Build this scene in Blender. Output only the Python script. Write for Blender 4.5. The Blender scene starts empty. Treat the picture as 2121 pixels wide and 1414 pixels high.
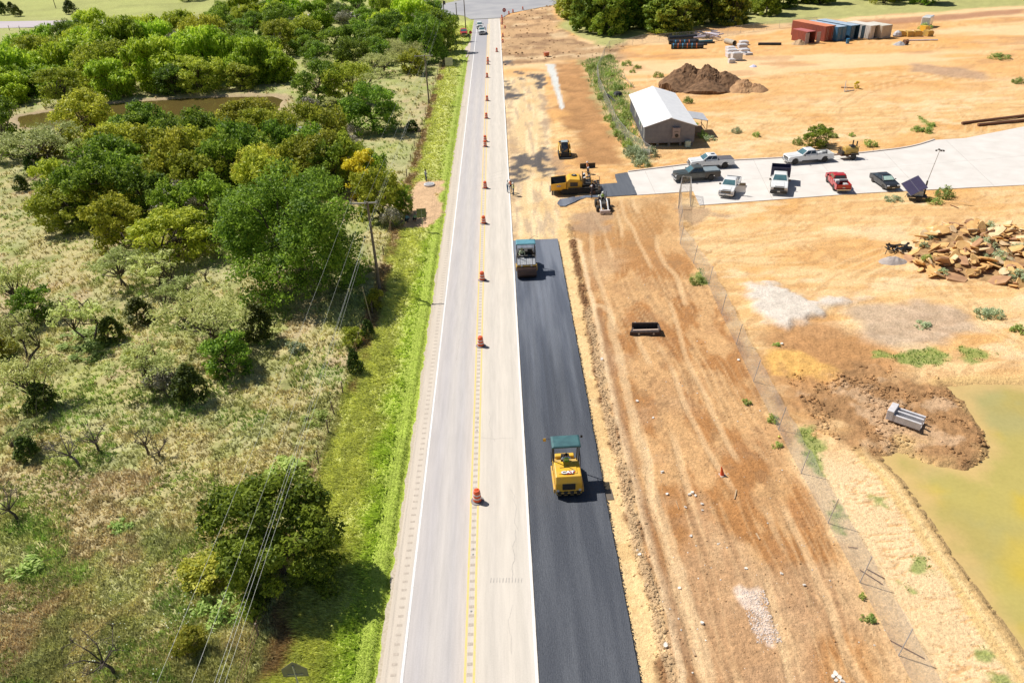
import bpy, bmesh, math, random
import numpy as np
from mathutils import Vector, Matrix, Euler
# ---------------------------------------------------------------- camera, sky, sun, exposure
S = bpy.context.scene
COL = S.collection
CX, CY, CF = 1060.5, 707.0, 1552.16          # photo centre and focal length in photo pixels
CAMH = 34.3
_n = np.array([1183 - CX, -(3295 - CY), -CF]); _v = np.array([1020 - CX, -(-222 - CY), -CF])
_Z = -_n / np.linalg.norm(_n); _Y = _v / np.linalg.norm(_v); _X = np.cross(_Y, _Z)
CM = np.stack([_X, _Y, _Z])
cam = bpy.data.cameras.new('camera'); camo = bpy.data.objects.new('camera', cam); COL.objects.link(camo)
cam.sensor_width = 36.0; cam.lens = 36.0 * CF / 2121.0; cam.clip_end = 6000; cam.clip_start = 0.5
camo.matrix_world = Matrix.Translation((0, 0, CAMH)) @ Matrix([list(r) for r in CM]).to_4x4()
S.camera = camo
SUN_TO = Vector((-0.62, 0.40, 1.0)).normalized()
sun_el = math.asin(SUN_TO.z); sun_az = math.atan2(SUN_TO.x, SUN_TO.y)
W = bpy.data.worlds.new('World'); S.world = W; W.use_nodes = True
nt = W.node_tree; sky = nt.nodes.new('ShaderNodeTexSky'); sky.sky_type = 'NISHITA'; sky.sun_disc = False
sky.sun_elevation = sun_el; sky.sun_rotation = sun_az; sky.dust_density = 1.0
nt.links.new(sky.outputs[0], nt.nodes['Background'].inputs[0]); nt.nodes['Background'].inputs[1].default_value = 0.055
sl = bpy.data.lights.new('sun', 'SUN'); sl.energy = 5.0; sl.angle = math.radians(0.55); sl.color = (1.0, 0.955, 0.88)
so = bpy.data.objects.new('sun', sl); COL.objects.link(so); so.location = (0, 0, 80)
so.rotation_euler = SUN_TO.to_track_quat('Z', 'Y').to_euler()
S.view_settings.view_transform = 'Standard'; S.view_settings.look = 'None'; S.view_settings.gamma = 1.0
S.view_settings.exposure = 0.17; S.view_settings.use_curve_mapping = False
S.render.engine = 'CYCLES'; S.cycles.use_denoising = True; S.cycles.max_bounces = 6
S.cycles.transparent_max_bounces = 12
R = random.Random(7); NR = np.random.RandomState(7)

def G(x, y, z=0.0):
    "point of the place at height z that the photograph shows at pixel x, y"
    r = CM @ np.array([(x - CX) / CF, -(y - CY) / CF, -1.0]); t = (z - CAMH) / r[2]
    return (r[0] * t, r[1] * t)
def GP(pts, z=0.0): return [G(x, y, z) for x, y in pts]

# ---------------------------------------------------------------- noise
_T = np.random.RandomState(3).rand(256, 256)
def vn(x, y):
    ix = np.floor(x).astype(int); iy = np.floor(y).astype(int); fx = x - ix; fy = y - iy
    fx = fx * fx * (3 - 2 * fx); fy = fy * fy * (3 - 2 * fy); a = ix & 255; b = iy & 255; c = (ix + 1) & 255; d = (iy + 1) & 255
    return (_T[a, b] * (1 - fx) + _T[c, b] * fx) * (1 - fy) + (_T[a, d] * (1 - fx) + _T[c, d] * fx) * fy
def fbm(x, y, s=1.0, o=4, g=0.5, off=0.0):
    t = 0; A = 1; n = 0; f = 1.0 / s
    for k in range(o):
        t = t + A * vn(x * f + 17.3 * k + off, y * f + 31.7 * k + off * 1.7); n += A; A *= g; f *= 2.03
    return t / n
def sst(a, b, x):
    t = np.clip((x - a) / (b - a + 1e-9), 0, 1); return t * t * (3 - 2 * t)
def sdpoly(X, Y, P):
    d = np.full(X.shape, 1e9); ins = np.zeros(X.shape, bool); n = len(P)
    for i in range(n):
        ax, ay = P[i]; bx, by = P[(i + 1) % n]; ex = bx - ax; ey = by - ay
        wx = X - ax; wy = Y - ay; t = np.clip((wx * ex + wy * ey) / (ex * ex + ey * ey + 1e-12), 0, 1)
        d = np.minimum(d, (wx - ex * t) ** 2 + (wy - ey * t) ** 2)
        c = ((ay > Y) != (by > Y)) & (X < (bx - ax) * (Y - ay) / ((by - ay) + 1e-12) + ax); ins ^= c
    return np.where(ins, -1, 1) * np.sqrt(d)
def sdline(X, Y, P):
    d = np.full(X.shape, 1e9)
    for i in range(len(P) - 1):
        ax, ay = P[i]; bx, by = P[i + 1]; ex = bx - ax; ey = by - ay
        wx = X - ax; wy = Y - ay; t = np.clip((wx * ex + wy * ey) / (ex * ex + ey * ey + 1e-12), 0, 1)
        d = np.minimum(d, (wx - ex * t) ** 2 + (wy - ey * t) ** 2)
    return np.sqrt(d)
def inpoly(x, y, P):
    return sdpoly(np.array([x]), np.array([y]), P)[0] < 0

# ---------------------------------------------------------------- materials
def NN(nt, t, **kw):
    n = nt.nodes.new(t)
    for k, v in kw.items():
        if k.startswith('i_'):
            n.inputs[k[2:].replace('_', ' ')].default_value = v
        else: setattr(n, k, v)
    return n
def mat(name, c, rough=0.6, c2=None, scale=3.0, metal=0.0, bump=0.0, bscale=20.0, spec=0.5, coat=0.0, stretch=None, trans=0.0, lo=0.35, hi=0.65):
    m = bpy.data.materials.new(name); m.use_nodes = True; nt = m.node_tree; b = nt.nodes['Principled BSDF']; L = nt.links.new
    b.inputs['Roughness'].default_value = rough; b.inputs['Metallic'].default_value = metal
    b.inputs['Specular IOR Level'].default_value = spec; b.inputs['Coat Weight'].default_value = coat
    if trans: b.inputs['Transmission Weight'].default_value = trans
    if c2 is None: c2 = tuple(v * 0.8 for v in c)
    tc = NN(nt, 'ShaderNodeTexCoord'); mp = NN(nt, 'ShaderNodeMapping'); L(tc.outputs['Object'], mp.inputs[0])
    if stretch: mp.inputs['Scale'].default_value = stretch
    nz = NN(nt, 'ShaderNodeTexNoise', i_Scale=scale, i_Detail=5.0); L(mp.outputs[0], nz.inputs['Vector'])
    mr = NN(nt, 'ShaderNodeMapRange', i_From_Min=lo, i_From_Max=hi); L(nz.outputs[0], mr.inputs[0])
    mx = NN(nt, 'ShaderNodeMix', data_type='RGBA'); L(mr.outputs[0], mx.inputs[0])
    mx.inputs[6].default_value = (*c, 1); mx.inputs[7].default_value = (*c2, 1); L(mx.outputs[2], b.inputs['Base Color'])
    if bump:
        n2 = NN(nt, 'ShaderNodeTexNoise', i_Scale=bscale, i_Detail=4.0); L(mp.outputs[0], n2.inputs['Vector'])
        bp = NN(nt, 'ShaderNodeBump', i_Strength=bump, i_Distance=0.05); L(n2.outputs[0], bp.inputs['Height']); L(bp.outputs[0], b.inputs['Normal'])
    return m
def attrmat(name, attr, rough=0.9, nscale=8.0, amt=0.25, bump=0.5, bscale=6.0, bdist=0.08, spec=0.2, fine=40.0, trl=0.0):
    "material coloured by a mesh attribute, broken up by two sizes of noise"
    m = bpy.data.materials.new(name); m.use_nodes = True; nt = m.node_tree; b = nt.nodes['Principled BSDF']; L = nt.links.new
    b.inputs['Roughness'].default_value = rough; b.inputs['Specular IOR Level'].default_value = spec
    at = NN(nt, 'ShaderNodeAttribute', attribute_name=attr); tc = NN(nt, 'ShaderNodeTexCoord')
    n1 = NN(nt, 'ShaderNodeTexNoise', i_Scale=nscale, i_Detail=6.0, i_Roughness=0.65); L(tc.outputs['Object'], n1.inputs['Vector'])
    n2 = NN(nt, 'ShaderNodeTexNoise', i_Scale=fine, i_Detail=2.0); L(tc.outputs['Object'], n2.inputs['Vector'])
    ad = NN(nt, 'ShaderNodeMath', operation='ADD'); L(n1.outputs[0], ad.inputs[0]); L(n2.outputs[0], ad.inputs[1])
    mr = NN(nt, 'ShaderNodeMapRange', i_From_Min=0.65, i_From_Max=1.35, i_To_Min=1 - amt, i_To_Max=1 + amt); L(ad.outputs[0], mr.inputs[0])
    vm = NN(nt, 'ShaderNodeVectorMath', operation='SCALE'); L(at.outputs['Color'], vm.inputs[0]); L(mr.outputs[0], vm.inputs['Scale'])
    L(vm.outputs[0], b.inputs['Base Color'])
    if bump:
        n3 = NN(nt, 'ShaderNodeTexNoise', i_Scale=bscale, i_Detail=7.0, i_Roughness=0.6); L(tc.outputs['Object'], n3.inputs['Vector'])
        bp = NN(nt, 'ShaderNodeBump', i_Strength=bump, i_Distance=bdist); L(n3.outputs[0], bp.inputs['Height']); L(bp.outputs[0], b.inputs['Normal'])
    if trl:
        tb = NN(nt, 'ShaderNodeBsdfTranslucent'); L(vm.outputs[0], tb.inputs[0]); ms = NN(nt, 'ShaderNodeMixShader'); ms.inputs[0].default_value = trl
        L(b.outputs[0], ms.inputs[1]); L(tb.outputs[0], ms.inputs[2]); L(ms.outputs[0], nt.nodes['Material Output'].inputs[0])
    return m

# ---------------------------------------------------------------- mesh building
KIDS = {}
def tag(o, label=None, cat=None, group=None, kind=None):
    if label: o['label'] = label
    if cat: o['category'] = cat
    if group: o['group'] = group
    if kind: o['kind'] = kind
    return o
def empty(name, loc=(0, 0, 0), rz=0.0, label=None, cat=None, group=None, sc=1.0):
    o = bpy.data.objects.new(name, None); COL.objects.link(o); o.location = loc; o.rotation_euler = (0, 0, rz); o.scale = (sc, sc, sc)
    o.empty_display_size = 0.3
    return tag(o, label, cat, group)
def link(name, me, parent=None):
    o = bpy.data.objects.new(name, me); COL.objects.link(o)
    if parent: o.parent = parent; KIDS.setdefault(parent.name, []).append(o)
    return o
def copy_tree(o, parent=None):
    c = o.copy(); COL.objects.link(c); c.parent = parent
    if parent: KIDS.setdefault(parent.name, []).append(c)
    for ch in list(KIDS.get(o.name, [])): copy_tree(ch, c)
    return c
def npmesh(name, V, F, m, smooth=False, attr=None, aname='col', adomain='POINT'):
    "V (n,3), F (m,k) arrays -> mesh"
    me = bpy.data.meshes.new(name); V = np.asarray(V, np.float32); F = np.asarray(F, np.int32)
    me.vertices.add(len(V)); me.vertices.foreach_set('co', V.ravel()); k = F.shape[1]
    me.loops.add(F.size); me.loops.foreach_set('vertex_index', F.ravel())
    me.polygons.add(len(F)); me.polygons.foreach_set('loop_start', np.arange(0, F.size, k, dtype=np.int32))
    me.update(calc_edges=True); me.polygons.foreach_set('use_smooth', np.full(len(F), bool(smooth)))
    if m: me.materials.append(m)
    if attr is not None:
        a = me.attributes.new(aname, 'FLOAT_COLOR', adomain); A = np.ones((len(attr), 4), np.float32); A[:, :3] = attr; a.data.foreach_set('color', A.ravel())
    return me
class MB:
    def __init__(s): s.v = []; s.f = []; s.mi = []; s.mats = []; s.M = Matrix.Identity(4)
    def at(s, loc=(0, 0, 0), rot=(0, 0, 0)):
        s.M = Matrix.Translation(loc) @ Euler(rot).to_matrix().to_4x4(); return s
    def _m(s, m):
        if m not in s.mats: s.mats.append(m)
        return s.mats.index(m)
    def add(s, vs, fs, m):
        n = len(s.v); s.v += [tuple(s.M @ Vector(v)) for v in vs]; s.f += [tuple(i + n for i in f) for f in fs]; s.mi += [s._m(m)] * len(fs); return s
    def box(s, c, d, m, rot=None, taper=1.0):
        x, y, z = d[0] / 2, d[1] / 2, d[2] / 2; t = taper
        vs = [(-x, -y, -z), (x, -y, -z), (x, y, -z), (-x, y, -z), (-x * t, -y * t, z), (x * t, -y * t, z), (x * t, y * t, z), (-x * t, y * t, z)]
        if rot: E = Euler(rot).to_matrix(); vs = [tuple(E @ Vector(v)) for v in vs]
        vs = [(a + c[0], b + c[1], e + c[2]) for a, b, e in vs]
        return s.add(vs, [(3, 2, 1, 0), (4, 5, 6, 7), (0, 1, 5, 4), (1, 2, 6, 5), (2, 3, 7, 6), (3, 0, 4, 7)], m)
    def prism(s, P, a0, a1, m, axis='y', inset=0.0):
        "polygon P extruded along an axis; P is (x,z) for y, (y,z) for x, (x,y) for z"
        n = len(P); mp = {'y': lambda p, a: (p[0], a, p[1]), 'x': lambda p, a: (a, p[0], p[1]), 'z': lambda p, a: (p[0], p[1], a)}[axis]
        vs = [mp(p, a0) for p in P] + [mp(p, a1) for p in P]
        fs = [tuple(range(n)), tuple(range(2 * n - 1, n - 1, -1))] + [(i, i + n, (i + 1) % n + n, (i + 1) % n) for i in range(n)]
        return s.add(vs, fs, m)
    def loft(s, rings, m, cap=True, close=True):
        n = len(rings[0]); vs = [v for r in rings for v in r]; fs = []
        for k in range(len(rings) - 1):
            for i in range(n if close else n - 1):
                j = (i + 1) % n; fs.append((k * n + i, k * n + j, (k + 1) * n + j, (k + 1) * n + i))
        if cap: fs += [tuple(range(n - 1, -1, -1)), tuple((len(rings) - 1) * n + i for i in range(n))]
        return s.add(vs, fs, m)
    def cyl(s, p0, p1, r0, m, r1=None, n=12, cap=True):
        r1 = r0 if r1 is None else r1; p0 = Vector(p0); p1 = Vector(p1); d = (p1 - p0).normalized()
        a = d.orthogonal().normalized(); b = d.cross(a)
        ring = lambda p, r: [tuple(p + a * (math.cos(t) * r) + b * (math.sin(t) * r)) for t in [2 * math.pi * i / n for i in range(n)]]
        return s.loft([ring(p0, r0), ring(p1, r1)], m, cap)
    def tube(s, pts, r, m, n=6, r1=None):
        pts = [Vector(p) for p in pts]; rings = []; prev = None; k = len(pts); r1 = r if r1 is None else r1
        for i, p in enumerate(pts):
            d = (pts[min(i + 1, k - 1)] - pts[max(i - 1, 0)]).normalized()
            a = d.orthogonal().normalized() if prev is None else (prev - d * prev.dot(d)).normalized(); prev = a; b = d.cross(a)
            rr = r + (r1 - r) * i / (k - 1)
            rings.append([tuple(p + a * (math.cos(t) * rr) + b * (math.sin(t) * rr)) for t in [2 * math.pi * j / n for j in range(n)]])
        return s.loft(rings, m)
    def lathe(s, prof, m, n=16, c=(0, 0, 0)):
        rings = [[(c[0] + r * math.cos(2 * math.pi * i / n), c[1] + r * math.sin(2 * math.pi * i / n), c[2] + z) for i in range(n)] for r, z in prof]
        return s.loft(rings, m)
    def build(s, name, parent=None, bevel=0.0, smooth=False, seg=1):
        me = bpy.data.meshes.new(name); me.from_pydata(s.v, [], s.f)
        for m in s.mats: me.materials.append(m)
        me.polygons.foreach_set('material_index', s.mi); bm = bmesh.new(); bm.from_mesh(me)
        bmesh.ops.recalc_face_normals(bm, faces=bm.faces)
        if bevel: bmesh.ops.bevel(bm, geom=[e for e in bm.edges if e.is_manifold and e.calc_face_angle(0) > 0.4], offset=bevel, segments=seg, profile=0.6, affect='EDGES', clamp_overlap=True)
        bm.to_mesh(me); bm.free()
        if smooth: me.polygons.foreach_set('use_smooth', [True] * len(me.polygons))
        me.update(); return link(name, me, parent)
def textmesh(name, txt, size, m, parent, loc, rot, depth=0.002, sx=1.0, bold=0.0):
    cu = bpy.data.curves.new(name, 'FONT'); cu.body = txt; cu.size = size; cu.extrude = depth; cu.align_x = 'CENTER'; cu.align_y = 'CENTER'; cu.offset = bold
    o = bpy.data.objects.new(name, cu); COL.objects.link(o); dg = bpy.context.evaluated_depsgraph_get()
    me = bpy.data.meshes.new_from_object(o.evaluated_get(dg)); bpy.data.objects.remove(o); me.materials.clear(); me.materials.append(m); me.name = name
    q = link(name, me, parent); q.location = loc; q.rotation_euler = rot; q.scale = (sx, 1, 1); return q
# ================================================================ THE GROUND
YE = 257.0
XR0, XR1, XA1, XF, XFL = -8.0, 0.5, 5.6, 18.93, -14.1     # road left edge, road right edge, new lane edge, right fence, left fence
pond_r = GP([(1948, 792), (2030, 787), (2121, 789), (2300, 792), (2500, 1000), (2700, 1500), (2150, 1390), (2121, 1352), (2032, 1222), (1974, 1140), (1918, 1060), (1868, 990), (1815, 935), (1860, 925), (1935, 952), (2000, 962), (2042, 935), (2030, 890), (2010, 862), (1985, 825)])
pond_l = GP([(40, 240), (130, 226), (250, 212), (370, 203), (470, 200), (565, 198), (585, 206), (565, 240), (520, 268), (440, 276), (330, 282), (270, 272), (130, 264), (40, 262)])
puddle = GP([(588, 244), (606, 250), (622, 262), (620, 280), (600, 290), (585, 284)])
drive = GP([(1299.5, 357), (1380, 347), (1420, 342), (1521, 333), (1618, 328), (1728, 321), (1786, 317.5), (1861, 309), (1906, 300), (1937, 290), (2000, 286), (2121, 262), (2400, 228), (2400, 362), (2121, 383), (2000, 389), (1861, 396), (1770, 401), (1663, 409), (1449, 425), (1436, 396), (1320, 404)])
pad = GP([(1273, 361), (1299.5, 357), (1320, 403.5), (1239, 408.5), (1225, 383), (1279, 379)])
pad_tail = GP([(1154, 421), (1160, 413), (1185, 409), (1215, 405), (1250, 404), (1250, 409), (1213, 410), (1195, 416), (1172, 427), (1160, 427)])
inter = GP([(800, 40), (860, 14), (905, 10), (960, 0), (1000, -30), (1150, -30), (1190, -5), (1145, 11), (1100, 19), (1055, 28), (1040, 37), (975, 40), (962, 33), (950, 31), (880, 31)])
far_road = GP([(-200, 51), (0, 44.5), (180, 42), (295, 39.5), (440, 36), (700, 28), (905, 12), (905, 18), (700, 39), (440, 46), (295, 52.5), (180, 54), (0, 58.5), (-200, 66)])
bare_left = GP([(865, 375), (917, 373), (919, 392), (903, 403), (915, 420), (915, 445), (885, 470), (835, 475), (835, 445), (846, 405)])
PB = dict(
 row=GP([(1068, 660), (1100, 640), (1150, 470), (1240, 420), (1405, 400), (1415, 500), (1500, 640), (1600, 860), (1700, 1060), (1850, 1330), (1900, 1430), (1390, 1450), (1330, 1150), (1270, 900), (1215, 620), (1200, 500)]),
 yard=GP([(1270, 100), (1320, 96), (1480, 82), (1600, 60), (1700, 40), (2121, 12), (2900, -40), (2900, 1600), (1900, 1500), (1843, 1328), (1700, 1054), (1560, 780), (1465, 590), (1405, 500), (1400, 400), (1340, 350), (1290, 310), (1250, 200)]),
 topdirt=GP([(1038, 38), (1080, 24), (1140, 12), (1150, 30), (1165, 60), (1215, 92), (1300, 88), (1290, 130), (1210, 125), (1040, 135)]),
 brownband=GP([(1150, 132), (1215, 124), (1240, 200), (1265, 270), (1300, 335), (1320, 350), (1200, 342), (1165, 240)]),
 white=GP([(1129, 134), (1148, 134), (1153, 152), (1168, 222), (1163, 228), (1150, 190), (1137, 150)]),
 lime=GP([(1545, 592), (1600, 597), (1665, 612), (1700, 622), (1780, 622), (1700, 635), (1690, 650), (1640, 666), (1590, 664), (1548, 640)]),
 greyrock=GP([(1760, 632), (1900, 622), (1990, 640), (2040, 690), (1960, 705), (1850, 715), (1780, 700)]),
 orange=GP([(1590, 722), (1650, 720), (1740, 770), (1745, 792), (1690, 786), (1600, 775)]),
 clod=GP([(1640, 800), (1700, 770), (1790, 770), (1860, 755), (1945, 790), (1990, 830), (2030, 895), (2045, 935), (1995, 962), (1935, 950), (1860, 925), (1815, 933), (1750, 905), (1690, 870)]),
 browntrk=GP([(1560, 690), (1700, 660), (1800, 690), (1860, 760), (1760, 800), (1690, 860), (1630, 860), (1590, 780)]),
 weedr=GP([(1207, 126), (1268, 116), (1300, 180), (1310, 240), (1335, 320), (1345, 345), (1300, 322), (1268, 262), (1232, 190)]),
 redstrip=GP([(1640, 52), (1840, 40), (2121, 18), (2121, 28), (1900, 48), (1660, 62)]),
 greyspot=GP([(1890, 130), (1960, 140), (2055, 150), (2040, 166), (1960, 162), (1895, 148)]),
 seamess=GP([(1380, 62), (1640, 48), (1700, 40), (2121, 12), (2400, 0), (2400, -60), (1160, -60), (1160, 60), (1260, 100)]),
 limepatch=GP([(1530, 1225), (1570, 1225), (1600, 1270), (1610, 1310), (1590, 1330), (1560, 1290)]),
)
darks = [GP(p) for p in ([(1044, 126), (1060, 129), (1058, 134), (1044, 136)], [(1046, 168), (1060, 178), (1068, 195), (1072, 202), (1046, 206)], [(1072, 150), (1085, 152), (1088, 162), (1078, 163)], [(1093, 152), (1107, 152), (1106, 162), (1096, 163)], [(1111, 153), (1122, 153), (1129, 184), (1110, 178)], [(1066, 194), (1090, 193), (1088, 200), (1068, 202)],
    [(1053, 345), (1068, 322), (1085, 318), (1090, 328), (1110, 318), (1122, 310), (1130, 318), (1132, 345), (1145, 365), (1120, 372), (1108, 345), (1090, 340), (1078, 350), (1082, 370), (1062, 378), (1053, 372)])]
brownstain = [GP(p) for p in ([(1050, 190), (1056, 190), (1075, 620), (1064, 640)], [(1128, 300), (1160, 330), (1180, 360), (1160, 372), (1140, 350), (1125, 330)], [(1120, 195), (1130, 197), (1140, 300), (1128, 300)], [(1180, 440), (1260, 430), (1275, 460), (1240, 480), (1185, 475)], [(1400, 425), (1440, 430), (1500, 448), (1440, 460), (1410, 455)])]
greens_r = [GP(p) for p in ([(1812, 722), (1845, 728), (1850, 745), (1815, 740)], [(1850, 735), (1900, 722), (1935, 718), (1960, 735), (1955, 752), (1900, 756), (1862, 752)], [(1985, 722), (2010, 718), (2055, 735), (2050, 745), (2010, 748)],
    [(1650, 880), (1680, 890), (1700, 920), (1690, 950), (1668, 930), (1652, 905)], [(1668, 940), (1700, 955), (1705, 985), (1680, 965)], [(1888, 1155), (1915, 1158), (1925, 1180), (1905, 1184), (1890, 1172)], [(1868, 1208), (1890, 1212), (1892, 1224), (1872, 1218)], [(2018, 1342), (2045, 1355), (2050, 1370), (2025, 1365)], [(2050, 1385), (2080, 1395), (2085, 1412), (2055, 1408)],
    [(1808, 1025), (1830, 1030), (1832, 1048), (1812, 1044)], [(1730, 1042), (1745, 1048), (1742, 1056), (1730, 1052)], [(1720, 1060), (1748, 1068), (1745, 1080), (1722, 1074)], [(1738, 1088), (1752, 1095), (1752, 1112), (1740, 1105)], [(1900, 240), (1940, 262), (1925, 268)], [(1450, 560), (1462, 575), (1470, 592), (1450, 590), (1440, 575)])]
berm = GP([(1186, 500), (1205, 600), (1215, 640), (1233, 740), (1258, 860), (1288, 980), (1312, 1085), (1328, 1155), (1348, 1215), (1365, 1300), (1378, 1380), (1390, 1440), (1400, 1500)])
ridge2 = GP([(1240, 640), (1290, 880), (1345, 1090), (1400, 1290), (1440, 1430)])
trackbands = [(9.2, .35, 1), (11.1, .35, 2), (13.2, .3, 3), (15.0, .3, 4), (16.4, .35, 5)]
def wob(X, Y, a=0.4, s=1.2): return (fbm(X, Y, s, 4) - .5) * 2 * a
def C(*c): return np.array(c, float)
def blend(col, m, c): return col * (1 - m[:, None]) + np.asarray(c) * m[:, None]
def ground(X, Y):
    "height and colour of the ground at X, Y"
    n = len(X); D = np.sqrt(X * X + Y * Y)
    z = (fbm(X, Y, 6, 4) - .5) * .25
    b1 = fbm(X, Y, 9, 5); b2 = fbm(X, Y, 2.2, 5, .6, 5.); b3 = fbm(X, Y, .7, 4, .6, 9.); b4 = fbm(X, Y, 22, 4, .5, 3.); b5 = fbm(X, Y, .3, 3, .6, 2.)
    # field of weeds and dry grass on the left
    straw = C(.46, .40, .19); olive = C(.26, .28, .09); gren = C(.30, .36, .09); pale = C(.40, .41, .20); pink = C(.46, .35, .21)
    col = straw[None] * np.ones((n, 1)); col = blend(col, sst(.44, .6, b2) * .75, olive); col = blend(col, sst(.5, .62, b1) * .5, gren)
    col = blend(col, sst(.52, .66, fbm(X, Y, 4, 4, .5, 31)) * .5, pale); col = blend(col, sst(.6, .7, fbm(X, Y, 5, 4, .5, 77)) * .7, pink)
    col = col * (0.72 + .56 * b3)[:, None]
    far = sst(150, 230, Y) * (X < 0); col = blend(col, far * .7, C(.34, .36, .12)[None] * (0.8 + .4 * b1)[:, None])
    z += sst(.4, .7, b3) * .10 * (X < XFL)
    # thickets' floor
    # verge: tall yellow grass, then mown bright grass
    vm = sst(-14.2, -13.4, X + wob(X, Y, .5, 1.5)) * (X < -7.5) * sst(YE - 1, YE - 5, Y)
    tall = C(.48, .50, .15)[None] * (0.7 + .6 * fbm(X * 2, Y * .8, 1.0, 4, .6, 4))[:, None]; col = blend(col, vm, tall)
    br = sst(.9, .3, np.abs(X + 13.4 + wob(X, Y, .6, 3))) * sst(.45, .6, fbm(X, Y, 5, 3, .5, 8) + .08) * (Y < 240); col = blend(col, br * .85, C(.30, .19, .11))
    gm = .85 * sst(-10.6, -8.6, X + wob(X, Y, .9, 2.0) + .5 * sst(80, 40, Y) - .5 * sst(60, 150, Y)) * (X < -7.3) * sst(YE - 1, YE - 5, Y)
    gcol = C(.39, .50, .07)[None] * (0.75 + .5 * b3)[:, None]; gcol = blend(gcol, sst(.5, .75, b2) * .5, C(.33, .42, .06)); gcol = blend(gcol, sst(70, 130, Y) * .5, C(.30, .40, .05))
    col = blend(col, gm, gcol); z += gm * .03 * b3
    m = sst(.3, -.3, sdpoly(X, Y, bare_left) + wob(X, Y, .5, 1)); col = blend(col, m, C(.60, .40, .235)[None] * (.75 + .5 * b3)[:, None]); z -= m * .05
    # ---- right of the road
    sand = C(.69, .425, .185); light = C(.79, .56, .30); org = C(.66, .34, .105); brown = C(.40, .19, .068); dkbr = C(.20, .10, .045)
    rt = X > .2
    st = fbm(X * .18, Y * 1.1, 1.0, 5, .55, 6.); st2 = fbm(X * 1.3, Y * .12, 1.0, 5, .55, 8.); st3 = fbm((X + Y) * .5, (X - Y) * 1.6, 1.6, 4, .55, 12.)
    rc = sand[None] * np.ones((n, 1)); rc = blend(rc, sst(.42, .62, st) * .6, light); rc = blend(rc, sst(.52, .68, b1) * .6, org)
    rc = blend(rc, sst(.55, .72, st3) * .35, brown); rc = rc * (.84 + .32 * b5)[:, None]; rc = blend(rc, sst(.60, .70, fbm(X * .35, Y * 1.3, 1.4, 5, .65, 101)) * .55, C(.52, .30, .13)); rc = blend(rc, sst(.60, .72, fbm(X * .5, Y, 3.5, 5, .6, 131)) * .5, C(.82, .64, .40))
    rz = z * 0.0 + (fbm(X, Y, 5, 4, .5, 40) - .5) * .3 + (b3 - .5) * .07 + (st - .5) * .1
    # far yard: redder, with pale wheel sweeps
    fy = sst(120, 170, Y); rc = blend(rc, fy * .55, C(.71, .37, .125)[None] * (.85 + .3 * b2)[:, None]); rc = blend(rc, fy * sst(.5, .6, fbm(X * .25, Y, 12, 4, .5, 21)) * .6, C(.82, .60, .36))
    rc = blend(rc, fy * sst(.60, .68, fbm(X * .4, Y, 6, 4, .55, 60)) * .5, C(.45, .24, .12))
    inrow = sst(.6, -.6, sdpoly(X, Y, PB['row']) + wob(X, Y, 1.0, 2.5))
    rw = brown[None] * np.ones((n, 1)); rw = blend(rw, sst(.45, .62, fbm(X * 1.2, Y * .45, 2.4, 5, .55, 15)) * .75, C(.62, .38, .18)); rw = blend(rw, sst(.52, .66, b2) * .35, C(.36, .19, .09))
    rw = blend(rw, sst(.5, .64, b1) * .35, C(.60, .44, .28)); rw = rw * (.76 + .48 * b5)[:, None]; rw = blend(rw, sst(.60, .68, fbm(X, Y * .6, 1.1, 5, .7, 111)) * .5, C(.29, .16, .075)); rw = blend(rw, sst(60, 95, Y) * .45, C(.60, .38, .17)[None] * (.8 + .4 * b2)[:, None])
    for x0, w, k in trackbands:
        d = np.abs(X - x0 - (fbm(Y * 0 + k, Y, 14, 3, .5, k * 7.) - .5) * 3.0)
        tm = sst(w, w * .5, d) * sst(.42, .55, fbm(X, Y, 7, 2, .5, k * 3.)); rw = blend(rw, tm * .55, C(.68, .47, .26)); rz -= tm * .05 * inrow
    def track(d, w, along, m, pale=.5):
        nonlocal rc, rz, rw
        t = sst(w, w * .6, d) * m; tread = (np.sin(along * 21) > 0) * .16; rc = rc * (1 - t * (.04 + tread * .6))[:, None]; rw = rw * (1 - t * (.03 + tread * .6))[:, None]; e_ = sst(w * .55, 0, np.abs(d - w * 1.5)) * m * pale; rc = blend(rc, e_ * .5, light); rw = blend(rw, e_ * .5, C(.72, .50, .27)); rz -= t * .014; rz += e_ * .010
    for k in range(9):
        x0 = [7.6, 8.9, 10.2, 11.6, 12.6, 13.9, 14.8, 16.3, 17.2][k]; xx = x0 + (vn(Y * 0 + k * 3.3, Y / 17. + k) - .5) * 3.2 + (Y - 50) * .02 * ((k % 3) - 1); md = sst(.50, .66, vn(Y / 9. + k * 5.1, Y * 0 + k)) * (Y < 92) * (X > 5.8)
        for o in (0, 1.8): track(np.abs(X - xx - o), .2, Y, md)
    for k, (cx_, cy_, rr_) in enumerate(((34, 60, 17), (36, 62, 22), (52, 40, 33), (30, 92, 20), (60, 110, 46), (70, 150, 40), (90, 150, 62), (60, 200, 50), (45, 130, 30), (100, 100, 52), (40, 75, 9), (66, 62, 24))):
        dd = np.hypot(X - cx_ - 2 * fbm(X, Y, 11, 2), Y - cy_) - rr_; ang = np.arctan2(Y - cy_, X - cx_); md = sst(.45, .55, vn(ang * 3 + k * 7, ang * 0 + k)) * (1 - inrow) * (X > 20)
        for o in (0, 2.0): track(np.abs(dd - o), .24 + rr_ * .004, ang * rr_, md, 1.0)
    rc = blend(rc, inrow, rw)
    # strip between the new lane and the berm; old base north of it
    bd = sdline(X, Y, berm); inner = (X < 12) & (X > .4)
    bx = np.interp(Y, [p[1] for p in berm][::-1], [p[0] for p in berm][::-1])
    ss = sst(.5, -.2, X - bx + wob(X, Y, .3, 1)) * sst(88, 84, Y) * rt
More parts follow.
